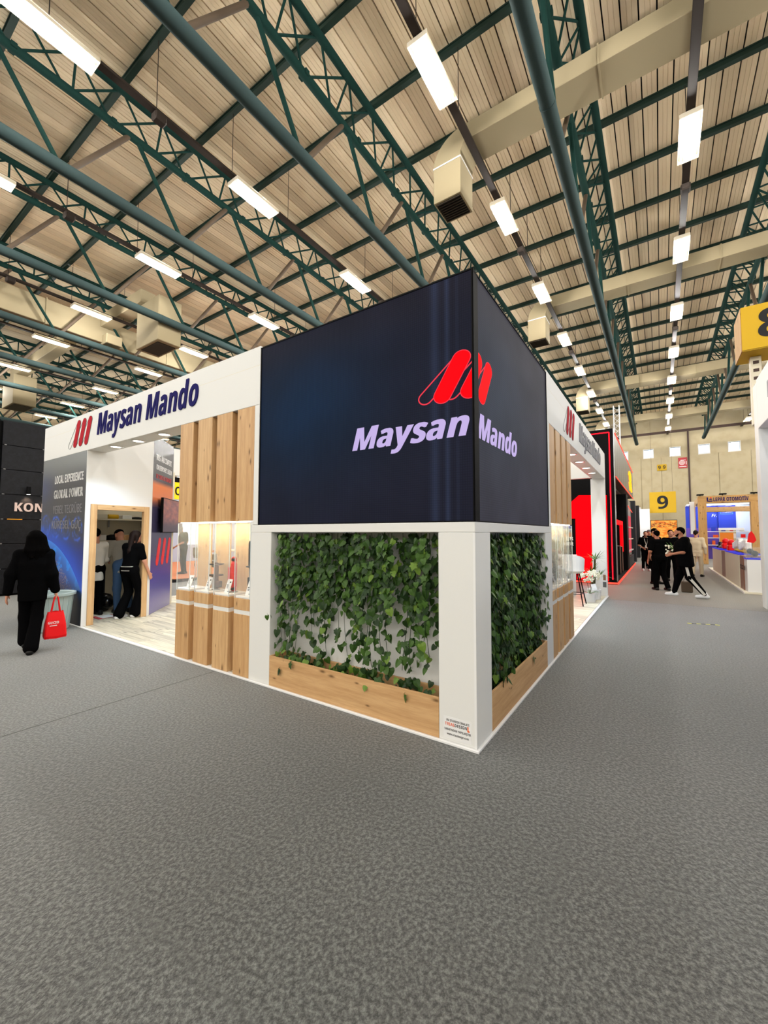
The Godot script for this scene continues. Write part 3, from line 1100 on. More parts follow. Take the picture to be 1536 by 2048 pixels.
func shock(side: int, q: float, d: float, kind: int, label: String) -> void:
	var t := thing("shock_absorber", label, "shock absorber", P(side, q, 0.9, d), 0.3)
	var body: Material = [M.black, M.red_plastic, M.charcoal][kind]
	part("foot", _lathe([[0.0, 0.0], [0.05, 0.0], [0.05, 0.012], [0.0, 0.012]]), M.steel, t, true)
	if kind == 0:
		part("tube", _lathe([[0.0, 0.01], [0.028, 0.01], [0.03, 0.3], [0.022, 0.31], [0.022, 0.34], [0.0, 0.34]]), body, t, true)
		part("spring_plate", _lathe([[0.03, 0.17], [0.085, 0.175], [0.09, 0.19], [0.03, 0.186]]), body, t, true)
		part("upper_plate", _lathe([[0.022, 0.3], [0.09, 0.315], [0.1, 0.325], [0.022, 0.325]]), body, t, true)
		part("rod", _lathe([[0.009, 0.33], [0.009, 0.45], [0.0, 0.452]]), M.chrome, t, true)
		var b := MB.new()
		b.box(Vector3(0.02, 0.03, -0.03), Vector3(0.075, 0.11, 0.03), 0.008)
		part("bracket", b, body, t, true)
	elif kind == 1:
		part("tube", _lathe([[0.0, 0.06], [0.03, 0.06], [0.037, 0.07], [0.037, 0.34], [0.03, 0.36], [0.0, 0.36]], 16), body, t, true)
		var b := MB.new()
		for y in [0.04, 0.39]:
			for i in 14:
				var a := TAU * i / 14
				var c := TAU * (i + 1) / 14
				b.tube(Vector3(cos(a) * 0.026, y + sin(a) * 0.026, 0), Vector3(cos(c) * 0.026, y + sin(c) * 0.026, 0), 0.013, 0.013, 6, false)
		part("eye_mount", b, body, t, true)
		b = MB.new()
		for y in [0.04, 0.39]:
			b.tube(Vector3(0, y, -0.03), Vector3(0, y, 0.03), 0.017, 0.017, 10)
		part("bushing", b, M.black, t, true)
		part("reservoir", _lathe([[0.0, 0.12], [0.018, 0.12], [0.018, 0.3], [0.0, 0.3]], 12, Vector3(-0.055, 0, 0.01)), body, t, true)
	else:
		part("lower_tube", _lathe([[0.0, 0.05], [0.024, 0.05], [0.03, 0.06], [0.032, 0.3], [0.04, 0.31], [0.04, 0.325], [0.034, 0.33]]), body, t, true)
		part("dust_cover", _lathe([[0.034, 0.33], [0.043, 0.34], [0.044, 0.6], [0.036, 0.62], [0.0, 0.62]], 16), M.black, t, true)
		part("rod", _lathe([[0.009, 0.62], [0.009, 0.71], [0.005, 0.715], [0.005, 0.755], [0.0, 0.755]]), M.chrome, t, true)
		part("spring_plate", _lathe([[0.03, 0.31], [0.07, 0.318], [0.07, 0.33], [0.03, 0.328]]), body, t, true)
		var b := MB.new()
		b.box(Vector3(-0.022, 0.01, -0.025), Vector3(0.022, 0.06, 0.025), 0.006)
		b.box(Vector3(-0.05, 0.1, -0.02), Vector3(-0.02, 0.2, 0.02), 0.006)
		part("bracket", b, body, t, true)

func _lathe(p: Array, k := 16, o := Vector3.ZERO) -> MB:
	var b := MB.new()
	var q := []
	for i in p:
		q.append(Vector2(i[0], i[1]))
	b.lathe(q, o, k)
	return b

func stand() -> void:
	# platform: white edge, pale boards laid along x
	var pl := thing("stand_platform", "low platform of whitewashed boards with a white edge under the corner stand", "platform", Vector3(-4.5, 0, -4.5))
	var b := MB.new()
	b.box(Vector3(-STAND, 0.0005, -0.03), Vector3(0.02, 0.02, 0.02), 0.003)
	b.box(Vector3(-0.03, 0.0005, -STAND), Vector3(0.02, 0.02, -0.03), 0.003)
	b.box(Vector3(-STAND, 0.0005, -STAND), Vector3(-0.03, 0.02, -STAND + 0.05), 0.003)
	b.box(Vector3(-STAND, 0.0005, -STAND + 0.05), Vector3(-STAND + 0.05, 0.02, -0.03), 0.003)
	b.box(Vector3(-STAND + 0.05, 0.0005, -STAND + 0.05), Vector3(-0.03, 0.014, -0.03))
	part("edge", b, M.white_gloss, pl)
	var r := 0
	var z := -0.032
	while z > -STAND + 0.3:
		var z1 := z - 0.243
		var x := -STAND + 0.055 + fmod(r * 0.83, 1.9)
		var last := -STAND + 0.055
		while last < -0.04:
			var e := minf(x, -0.034)
			if e - last > 0.03:
				part("plank", boxed(Vector3(last, 0.013, z1 + 0.002), Vector3(e - 0.002, 0.0215, z - 0.001), 0.0015, true), M["plank%d" % (rng.randi() % 3)], pl)
			last = e
			x += 1.95
			if e >= -0.034:
				break
		z = z1
		r += 1
	# corner post and the posts beside the niches
	var post := thing("corner_pillar", "broad white pillar at the front corner of the stand, maker's sticker low down", "pillar", Vector3(-0.16, 0.02, -0.16))
	b = boxed(Vector3(-0.31, 0.021, -0.333), Vector3(0, 1.62, 0), 0.004)
	part("body", b, M.white, post)
	part("cover_strip", boxed(Vector3(-0.018, 0.021, 0.0), Vector3(0.0, 1.62, 0.002)), M.white_gloss, post)
	var st := part("sticker", boxed(Vector3(-0.272, 0.043, 0.0), Vector3(-0.043, 0.205, 0.0012)), M.white_gloss, post)
	b = MB.new()
	letters(b, "BU STANDIN IMALATI", wall_at(Vector3(-0.245, 0.172, 0.0013), Vector3.RIGHT), 0.185, 0.016, 0.0006)
	letters(b, "DESIGN", wall_at(Vector3(-0.177, 0.14, 0.0013), Vector3.RIGHT), 0.098, 0.022, 0.0006)
	letters(b, "TARAFINDAN YAPILMIŞTIR", wall_at(Vector3(-0.264, 0.103, 0.0013), Vector3.RIGHT), 0.216, 0.016, 0.0006)
	letters(b, "www.triasdesign.com", wall_at(Vector3(-0.243, 0.07, 0.0013), Vector3.RIGHT), 0.178, 0.016, 0.0006)
	part("print", b, M.black_print, st)
	b = MB.new()
	letters(b, "TRIAS", wall_at(Vector3(-0.258, 0.14, 0.0013), Vector3.RIGHT), 0.078, 0.022, 0.0006)
	b.box(Vector3(-0.075, 0.128, 0.0013), Vector3(-0.066, 0.168, 0.0019))
	b.box(Vector3(-0.066, 0.128, 0.0013), Vector3(-0.058, 0.138, 0.0019))
	part("print", b, M.orange_print, st)
	var side_word := ["left", "right"]
	for side in 2:
		var w: String = side_word[side]
		var p := thing("niche_pillar", "narrow white post at the %s end of the ivy niche on the %s face" % [["left", "far"][side], w], "pillar", P(side, 2.45, 0.02, 0.15))
		part("body", pbox(side, 2.285, 2.62, 0.021, 1.62, 0.0, 0.3, 0.004), M.white, p)
		part("upright", pbox(side, 2.513, 2.592, 1.703, 3.05, 0.0, 0.3, 0.003), M.white, p)
		part("upright", pbox(side, 2.592, 2.62, 1.70, 1.745, 0.0, 0.3), M.white, p)
		p = thing("screen_shelf", "white horizontal band carrying the screen over the %s ivy niche" % w, "band", P(side, 1.3, 1.62, 0.1))
		part("band", pbox(side, 0.0 if side == 0 else 0.0, 2.62, 1.621, 1.70, 0.0 if side == 0 else 0.001, 0.3 if side == 0 else 0.299, 0.003) if side == 0 else pbox(side, 0.302, 2.62, 1.621, 1.70, 0.0, 0.3, 0.003), M.white, p)
		if side == 1:
			part("band", pbox(1, 0.001, 0.302, 1.621, 1.70, -0.0006, 0.0), M.white, p)
		# niche back
		p = thing("niche_wall", "white boarded back of the %s ivy niche seen between the leaves" % w, "panel", P(side, 1.3, 0.02, 0.27))
		part("board", pbox(side, 0.334, 2.285, 0.03, 1.62, 0.25, 0.28), M.white, p)
		# planter
		p = thing("planter_box", "oak planter trough under the ivy on the %s face" % w, "planter", P(side, 1.3, 0.02, 0.11))
		var q0 := 0.312 if side == 0 else 0.335
		part("front_board", pbox(side, q0, 2.284, 0.021, 0.327, 0.0, 0.02, 0.002, true), M.oak0, p)
		part("back_board", pbox(side, 0.34, 2.284, 0.021, 0.327, 0.214, 0.234, 0.002, true), M.oak1, p)
		part("end_board", pbox(side, 2.264, 2.284, 0.021, 0.327, 0.021, 0.213, 0.002, true), M.oak1, p)
		part("soil", pbox(side, 0.34, 2.262, 0.1, 0.23, 0.022, 0.212), M.soil, p)
		# screen
		p = thing("led_screen", ["wide dark blue screen on the left face showing the word Maysan", "narrow seeming screen greyed by painted glare on the right face showing the word Mando"][side], "screen", P(side, 1.25, 1.7, 0.05))
		led_side(p, side)
		# fascia
		p = thing("fascia_board", ["long white fascia over the left opening with blue lettering", "white fascia over the right opening with raised lettering in painted glare grey"][side], "fascia", P(side, 5.8, 3.05, 0.15))
		part("board", pbox(side, 2.513, STAND, 3.05, 3.72, 0.0, 0.29, 0.004), M.white, p)
		part("joint", pbox(side, 2.513, STAND, 3.50, 3.504, -0.0004, 0.0), M.cream, p)
		fascia_print(p, side)
		# downlights in the soffit
		var dl := [[4.79, 5.56, 6.32], [5.03, 5.95, 6.85, 7.75]]
		var dn := [["nearest the oak slats", "in the middle", "nearest the poster"], ["nearest the oak slats", "second from the oak slats", "third from the oak slats", "farthest from the oak slats"]]
		for i in dl[side].size():
			var q: float = dl[side][i]
			var t := thing("downlight", "round white downlight under the %s fascia, %s" % [w, dn[side][i]], "downlight", P(side, q, 3.05, 0.14))
			part("ring", _lathe([[0.075, -0.012], [0.1, -0.01], [0.1, 0.0], [0.075, 0.0]], 20), M.white_gloss, t, true)
			part("lens", _lathe([[0.0, -0.008], [0.076, -0.008]], 20), M.down_glow, t, true)
			spot(P(side, q, 3.03, 0.14), Vector3.DOWN, 62.0, 2.9, Color(0.84, 0.93, 1.0), 0.07)
		# slat columns: upper slab, pedestal, clear case
		var ord := ["nearest the screen", "second from the screen", "third from the screen", "farthest from the screen"]
		for i in 4:
			var q0b: float = COLS[i][0]
			var q1b: float = COLS[i][1]
			var lab := "%s on the %s face" % [ord[i], w]
			if i == 0:
				q0b = 2.622 if true else q0b
			var t := thing("oak_board", "tall upper oak slab " + lab, "slat", P(side, (q0b + q1b) / 2, 1.745, 0.15), 0.0, "oak slabs above the display cases")
			part("slab", pbox(side, maxf(q0b, 2.594) if i else 2.594, q1b, 1.75, 3.049, 0.001, 0.28, 0.002), M["oak%d" % ((i + side) % 3)], t)
			part("added_backing", pbox(side, 2.594 if i == 0 else q0b - 0.1, q1b, 1.75, 3.049, 0.2805, 0.295), M.oak1, t)  # unseen board added to stop light entering the gaps between slabs
			part("light_strip", pbox(side, q0b + 0.02, q1b - 0.01, 1.741, 1.75, 0.03, 0.25), M.strip_glow, t)
			area(P(side, (q0b + q1b) / 2, 1.735, 0.14), Vector3.DOWN, Vector2(0.2, 0.2), 0.16, Color(1.0, 0.9, 0.6))
			t = thing("display_pedestal", "oak display pedestal with a white stripe, " + lab, "pedestal", P(side, (q0b + q1b) / 2, 0.02, 0.15), 0.0, "oak pedestals with a white stripe")
			part("base", pbox(side, q0b, q1b, 0.022, 0.70, 0.001, 0.3, 0.002), M["oak%d" % ((i + 1) % 3)], t)
			part("stripe", pbox(side, q0b + 0.002, q1b - 0.002, 0.70, 0.746, 0.003, 0.298), M.white, t)
			part("cap", pbox(side, q0b, q1b, 0.746, 0.873, 0.001, 0.3, 0.002), M["oak%d" % ((i + 2 * side) % 3)], t)
			part("tray", pbox(side, q0b + 0.01, q1b - 0.01, 0.874, 0.9, 0.012, 0.285, 0.004), M.white_gloss, t)
			part("back_panel", pbox(side, q0b, q1b, 0.874, 1.739, 0.29, 0.31), M["oak%d" % ((i + 1) % 3)], t)
			t = thing("display_case", "clear acrylic display case " + lab, "display case", P(side, (q0b + q1b) / 2, 0.874, 0.15), 0.0, "clear acrylic cases on the pedestals")
			var th := 0.004
			part("pane", pbox(side, q0b + 0.002, q1b - 0.002, 0.875, 1.738, 0.002, 0.002 + th), M.acrylic, t)
			part("pane", pbox(side, q0b + 0.002, q0b + 0.002 + th, 0.875, 1.738, 0.007, 0.288), M.acrylic, t)
			part("pane", pbox(side, q1b - 0.002 - th, q1b - 0.002, 0.875, 1.738, 0.007, 0.288), M.acrylic, t)
			b = MB.new()
			for q in [q0b + 0.003, q1b - 0.003]:
				for d in [0.004, 0.286]:
					var a := P(side, q, 0.875, d)
					b.box(a - Vector3(0.003, 0, 0.003), a + Vector3(0.003, 0.863, 0.003))
			part("corner_edge", b, M.edge_clear, t)
			card_stand(side, (q0b + q1b) / 2 - 0.03, "small white printed card in the clear case " + lab)
	shock(0, 3.5, 0.17, 0, "black strut with round plates in the third case left of the screen")
	shock(0, 3.13, 0.16, 1, "red shock absorber with eye mounts in the second left case")
	shock(0, 2.78, 0.15, 2, "long black shock absorber in the left case nearest the screen")
	shock(1, 2.78, 0.15, 2, "long dark shock absorber in the right case nearest the screen")
	shock(1, 3.15, 0.15, 0, "dark strut in the second clear case along the right face")
	shock(1, 3.55, 0.15, 2, "dark shock absorber in the third clear case along the right face")
	storage()
	right_inside()
	for side in 2:
		ivy(side)

func poster_image() -> ImageTexture:
	var w := 384
	var h := 560
	var f := FastNoiseLite.new()
	f.seed = 33
	f.frequency = 0.02
	f.fractal_octaves = 4
	var g := FastNoiseLite.new()
	g.seed = 34
	g.frequency = 0.14
	g.fractal_octaves = 2
	var im := Image.create_empty(w, h, false, Image.FORMAT_RGB8)
	for y in h:
		for x in w:
			var u := float(x) / w * 2.05
			var v := (1.0 - float(y) / h) * 3.03
			var c := Color(0.25, 0.26, 0.295).lerp(Color(0.43, 0.45, 0.46), smoothstep(2.4, 2.95, v))
			c = c.lerp(Color(0.2, 0.26, 0.45), 0.7 * smoothstep(0.9, 0.0, u) * exp(-pow((v - 2.45) / 0.3, 2.0)))
			# globe: a big circle low left, lit along its rim
			var d := Vector2(u + 0.02, v + 1.25).length()
			var rad := 2.74
			var haze := exp(-pow((d - rad) / 0.3, 2.0))
			c = c.lerp(Color(0.1, 0.18, 0.55), clampf(smoothstep(1.75, 1.1, v), 0, 1) * 0.8)
			c = c.lerp(Color(0.12, 0.33, 0.85), haze * 0.75)
			if d < rad:
				var k := clampf((rad - d) / 0.75, 0, 1)
				c = Color(0.22, 0.52, 0.92).lerp(Color(0.06, 0.1, 0.34), pow(k, 0.7))
				if f.get_noise_2d(x * 0.7, y * 0.7) > 0.2 and k < 0.75:
					c = c.lerp(Color(0.1, 0.55, 0.95), 0.6)
				if g.get_noise_2d(x, y) > 0.36 and k > 0.35:
					c = c.lerp(Color(0.95, 0.72, 0.5), 0.75)
				c = c.lerp(Color(0.02, 0.02, 0.06), smoothstep(0.9, 0.25, v) * 0.85)
			# a ring of faint blue coils above it
			for i in 4:
				var o := Vector2(0.25 + i * 0.5, 1.72 - i * 0.02)
				var r := (Vector2(u, v) - o).length()
				var ring := exp(-pow((r - 0.2) / 0.03, 2.0)) + 0.7 * exp(-pow((r - 0.12) / 0.025, 2.0))
				c = c.lerp(Color(0.2, 0.4, 0.9), clampf(ring * (0.35 + f.get_noise_2d(x * 1.5, y * 1.5)), 0, 0.75))
			im.set_pixel(x, y, c)
	return ImageTexture.create_from_image(im)

func storage() -> void:
	# poster wall
	var t := thing("poster_wall", "dark blue poster wall with a globe beside the storage door", "poster wall", Vector3(-8.1, 0.02, -0.03))
	part("panel", boxed(Vector3(-9.14, 0.021, -0.06), Vector3(-7.06, 3.049, -0.002)), M.white, t)
	var m := mat("poster_print", Color.WHITE, 0.35)
	m.albedo_texture = poster_image()
	var b := MB.new()
	b.card(Vector3(-9.13, 0.022, 0.0), Vector3(-7.065, 0.022, 0.0), Vector3(-7.065, 3.049, 0.0), Vector3(-9.13, 3.049, 0.0))
	var pr := part("print", b, m, t)
	b = MB.new()
	letters(b, "LOCAL EXPERIENCE", wall_at(Vector3(-8.49, 2.545, 0.001), Vector3.RIGHT), 1.31, 0.15, 0.001)
	letters(b, "GLOBAL POWER", wall_at(Vector3(-8.51, 2.26, 0.001), Vector3.RIGHT), 1.33, 0.16, 0.001, 0.0, true, false, 0.008)
	part("lettering", b, M.white_gloss, pr)
	b = MB.new()
	letters(b, "YEREL TECRÜBE", wall_at(Vector3(-8.53, 1.975, 0.001), Vector3.RIGHT), 1.33, 0.15, 0.001, 0.0, false)
	letters(b, "KÜRESEL GÜÇ", wall_at(Vector3(-8.55, 1.69, 0.001), Vector3.RIGHT), 1.34, 0.15, 0.001, 0.0, false)
	part("lettering", b, M.letter_grey, pr)
	# side wall with the doorway, oak lining
	t = thing("storage_wall", "white storage room wall with an oak framed doorway", "wall", Vector3(-7.08, 0.02, -0.5))
	b = MB.new()
	b.box(Vector3(-7.11, 0.021, -0.16), Vector3(-7.05, 2.03, -0.001))
	b.box(Vector3(-7.11, 0.021, -1.115), Vector3(-7.05, 2.03, -0.98))
	b.box(Vector3(-7.11, 2.03, -1.115), Vector3(-7.05, 3.049, -0.001))
	b.box(Vector3(-7.11, 3.049, -1.115), Vector3(-7.05, 3.6, -0.295))
	part("panel", b, M.white, t)
	part("frame_side", boxed(Vector3(-7.12, 0.022, -0.178), Vector3(-7.028, 2.114, -0.078), 0.003), M.oak2, t)
	part("frame_side", boxed(Vector3(-7.12, 0.022, -1.062), Vector3(-7.028, 2.114, -0.965), 0.003), M.oak2, t)
	part("frame_head", boxed(Vector3(-7.12, 2.018, -0.965), Vector3(-7.028, 2.114, -0.178), 0.003, true), M.oak2, t)
	# open door leaf, its edge seen inside the opening
	t = thing("door_leaf", "white door leaf standing open inside the oak doorway, with a lever handle", "door", Vector3(-7.2, 0.02, -0.2))
	part("leaf", boxed(Vector3(-7.62, 0.03, -0.195), Vector3(-7.125, 2.01, -0.155), 0.003), M.white, t)
	b = MB.new()
	b.tube(Vector3(-7.5, 1.02, -0.195), Vector3(-7.5, 1.02, -0.25), 0.011, 0.011, 8)
	b.tube(Vector3(-7.5, 1.02, -0.245), Vector3(-7.4, 1.02, -0.25), 0.009, 0.009, 8)
	part("handle", b, M.chrome, t)
	# the room behind it
	t = thing("storage_room", "plain inner walls of the dim storage room behind the doorway", "wall", Vector3(-9.1, 0.02, -1.2))
	part("panel", boxed(Vector3(-9.14, 0.021, -2.1), Vector3(-9.08, 3.0, -0.062)), M.cream, t)
	t = thing("storage_end_wall", "plain end wall of the storage room behind the stooping man", "wall", Vector3(-8.5, 0.02, -2.07))
	part("panel", boxed(Vector3(-9.08, 0.021, -2.1), Vector3(-8.05, 3.0, -2.04)), M.cream, t)
	t = thing("storage_ceiling", "dark ceiling board of the storage room", "ceiling board", Vector3(-8.5, 2.5, -1.0))
	part("board", boxed(Vector3(-9.08, 2.5, -1.0), Vector3(-7.12, 2.53, -0.07)), M.charcoal, t)
	var items := [[1.92, "upper"], [1.45, "lower"]]
	for k in 2:
		var y: float = items[k][0]
		var s := thing("wall_shelf", "%s shelf board on the back wall of the storage room" % items[k][1], "shelf", Vector3(-8.95, y, -1.2), 0.0, "")
		part("board", boxed(Vector3(-9.08, y - 0.03, -2.03), Vector3(-8.75, y, -0.1)), M.cream, s)
		for i in 3:
			part("bracket", boxed(Vector3(-9.07, y - 0.18, -0.5 - i * 0.7), Vector3(-9.05, y - 0.03, -0.47 - i * 0.7)), M.steel, s)
	var r := RandomNumberGenerator.new()
	r.seed = 5
	var what := [["box", "small brown carton", M.oak1], ["folded_cloth", "dark folded cloth", M.black_matte], ["paper_bag", "pale paper bag", M.cream], ["roll", "yellow rolled film", M.yellow_sign], ["box", "white flat carton", M.white], ["bag", "crumpled black bag", M.black_matte]]
	for k in 2:
		for i in 6:
			var y: float = items[k][0]
			var z := -0.45 - i * 0.25
			var w: Array = what[(i + k * 2) % 6]
			var s := thing(w[0], "%s on the %s storage shelf, number %s from the door side" % [w[1], items[k][1], ["one", "two", "three", "four", "five", "six"][i]], w[0].replace("_", " "), Vector3(-8.9, y, z))
			b = MB.new()
			var hx := r.randf_range(0.07, 0.12)
			var hy := r.randf_range(0.06, 0.14) * (0.8 if k == 0 else 1.0)
			if w[0] == "roll":
				b.tube(Vector3(0, 0.05, -0.1), Vector3(0, 0.05, 0.1), 0.05, 0.05, 12)
			elif w[0] in ["bag", "folded_cloth"]:
				b.lathe([Vector2(0, 0), Vector2(hx, 0.0), Vector2(hx * 1.1, hy * 0.4), Vector2(hx * 0.8, hy * 0.85), Vector2(hx * 0.3, hy), Vector2(0, hy * 0.95)], Vector3.ZERO, 9, Vector2(1.0, 1.2))
			else:
				b.box(Vector3(-hx, 0, -0.1), Vector3(hx, hy, 0.1), 0.006)
			part("body", b, w[2], s, true)
	t = thing("counter_cabinet", "dark low cabinet with a pale top inside the storage room", "cabinet", Vector3(-8.8, 0.02, -0.6))
	part("body", boxed(Vector3(-9.07, 0.021, -0.95), Vector3(-8.55, 0.82, -0.1), 0.004), M.charcoal, t)
	part("top", boxed(Vector3(-9.07, 0.821, -0.97), Vector3(-8.53, 0.85, -0.1), 0.003), M.cream, t)
	t = thing("coffee_machine", "black box-shaped machine on the storage cabinet", "machine", Vector3(-8.8, 0.851, -0.62))
	part("body", boxed(Vector3(-8.98, 0.852, -0.82), Vector3(-8.68, 1.2, -0.45), 0.01), M.black, t)
	part("lid", boxed(Vector3(-8.96, 1.2, -0.8), Vector3(-8.72, 1.26, -0.5), 0.01), M.charcoal, t)
	t = thing("tissue_box", "pale tissue box with a dark slot on the storage cabinet", "box", Vector3(-8.62, 0.851, -0.75))
	part("body", boxed(Vector3(-8.66, 0.852, -0.88), Vector3(-8.56, 0.94, -0.66), 0.006), M.cream, t)
	part("slot", boxed(Vector3(-8.565, 0.89, -0.8), Vector3(-8.556, 0.915, -0.74)), M.black, t)
	t = thing("waste_sack", "shiny black waste sack on the storage room floor", "sack", Vector3(-8.25, 0.022, -0.75))
	b = MB.new()
	for i in 7:
		b.ball(Vector3(r.randf_range(-0.15, 0.15), 0.14 + r.randf_range(-0.02, 0.16), r.randf_range(-0.18, 0.18)), Vector3(0.15, 0.15, 0.16) * r.randf_range(0.8, 1.1), 10)
	part("sack", b, mat("sack", Color(0.03, 0.03, 0.035), 0.2), t, true)
	t = thing("leaflet", "flat pile of leaflets lying on the storage room threshold", "leaflets", Vector3(-7.6, 0.022, -0.6))
	part("sheet", boxed(Vector3(-7.75, 0.0225, -0.75), Vector3(-7.45, 0.034, -0.42)), M.sign_red, t)
	part("sheet", boxed(Vector3(-7.7, 0.0345, -0.7), Vector3(-7.42, 0.042, -0.48)), M.white, t)
	# slanting display panel with the television
	var a := Vector3(-7.115, 0.02, -1.15)
	var dir := Vector3(-1, 0, -1).normalized()
	# the panel's face looks towards +x, -z ... seen from the aisle its right end is the farther one
	var nrm := Vector3(1, 0, -1).normalized()
	var xf := Transform3D(Basis(dir, Vector3.UP, dir.cross(Vector3.UP)), a)
	t = thing("slanted_panel", "slanting purple display panel with red coil springs printed below a television", "display panel", a)
	b = MB.new()
	b.xf = Transform3D(xf.basis, Vector3.ZERO)
	b.box(Vector3(0, 0.001, -0.06), Vector3(1.25, 3.55, -0.001))
	part("panel", b, M.white, t, true)
	var im := Image.create_empty(96, 256, false, Image.FORMAT_RGB8)
	for y in 256:
		for x in 96:
			var v := 1.0 - y / 255.0
			var c := Color(0.52, 0.5, 0.66).lerp(Color(0.24, 0.2, 0.56), smoothstep(0.0, 0.16, v))
			c = c.lerp(Color(0.2, 0.19, 0.3), smoothstep(0.2, 0.38, v))
			c = c.lerp(Color(0.85, 0.47, 0.28), smoothstep(0.58, 0.66, v) * (1.0 - smoothstep(0.72, 0.76, v)))
			c = c.lerp(Color(0.25, 0.25, 0.27), smoothstep(0.74, 0.78, v))
			im.set_pixel(x, y, c)
	var pm := mat("panel_print", Color.WHITE, 0.22)
	pm.albedo_texture = ImageTexture.create_from_image(im)
	b = MB.new()
	b.xf = Transform3D(xf.basis, Vector3.ZERO)
	b.card(Vector3(0.003, 0.002, 0), Vector3(1.247, 0.002, 0), Vector3(1.247, 3.549, 0), Vector3(0.003, 3.549, 0))
	pr = part("print", b, pm, t, true)
	b = MB.new()
	b.xf = Transform3D(xf.basis, Vector3.ZERO)
	for i in 3:
		var p0 := Vector2(0.36 + i * 0.31, 1.0 - i * 0.0)
		var p1 := p0 + Vector2(0.13, 0.42)
		for q in outline(stadium(p0, p1, 0.075), 0.028):
			b.slab(q, 0, 0.003)
		b.slab(stadium(p0, p1, 0.06), 0, 0.0025)
		b.slab(stadium(p0.lerp(p1, 0.45), p1, 0.035), 0, 0.003)
	part("springs", b, M.red_plastic, pr, true)
	b = MB.new()
	b.xf = Transform3D(xf.basis, Vector3.ZERO)
	letters(b, "TRUST AND COMFORT", wall_at(Vector3(0.15, 3.07, 0.002), Vector3.RIGHT), 0.95, 0.12, 0.001)
	letters(b, "FOR EVERYONE'S SEASON", wall_at(Vector3(0.17, 2.88, 0.002), Vector3.RIGHT), 0.95, 0.1, 0.001)
	part("lettering", b, M.white_gloss, pr, true)
	b = MB.new()
	b.xf = Transform3D(xf.basis, Vector3.ZERO)
	letters(b, "IN TOUCH & COMFORT", wall_at(Vector3(0.17, 2.7, 0.002), Vector3.RIGHT), 0.95, 0.09, 0.001)
	part("lettering", b, M.sign_red, pr, true)
	t = thing("television", "television on the slanting panel showing an orange picture", "television", a + Vector3(0, 1.6, 0))
	b = MB.new()
	b.xf = Transform3D(xf.basis, Vector3.ZERO)
	b.box(Vector3(0.3, 0.0, 0.06), Vector3(1.66, 0.72, 0.11), 0.004)
	part("case", b, M.black, t, true)
	b = MB.new()
	b.xf = Transform3D(xf.basis, Vector3.ZERO)
	b.box(Vector3(0.5, 0.25, 0.001), Vector3(1.1, 0.5, 0.06))
	part("bracket", b, M.black, t, true)
	im = Image.create_empty(128, 72, false, Image.FORMAT_RGB8)
	var f := FastNoiseLite.new()
	f.seed = 6
	f.frequency = 0.03
	for y in 72:
		for x in 128:
			var c := Color(0.42, 0.2, 0.12).lerp(Color(0.6, 0.3, 0.16), clampf(f.get_noise_2d(x, y * 2.2) + 0.4, 0, 1))
			c = c.lerp(Color(0.2, 0.1, 0.08), smoothstep(0.5, 0.9, y / 72.0))
			im.set_pixel(x, y, c)
	var tm := mat("tv_picture", Color(0.03, 0.03, 0.03), 0.15)
	tm.emission_enabled = true
	tm.emission_operator = BaseMaterial3D.EMISSION_OP_MULTIPLY
	tm.emission = Color.WHITE
	tm.emission_energy_multiplier = 1.2
	tm.emission_texture = ImageTexture.create_from_image(im)
	b = MB.new()
	b.xf = Transform3D(xf.basis, Vector3.ZERO)
	b.card(Vector3(0.315, 0.015, 0.1105), Vector3(1.645, 0.015, 0.1105), Vector3(1.645, 0.705, 0.1105), Vector3(0.315, 0.705, 0.1105))
	part("screen", b, tm, t, true)

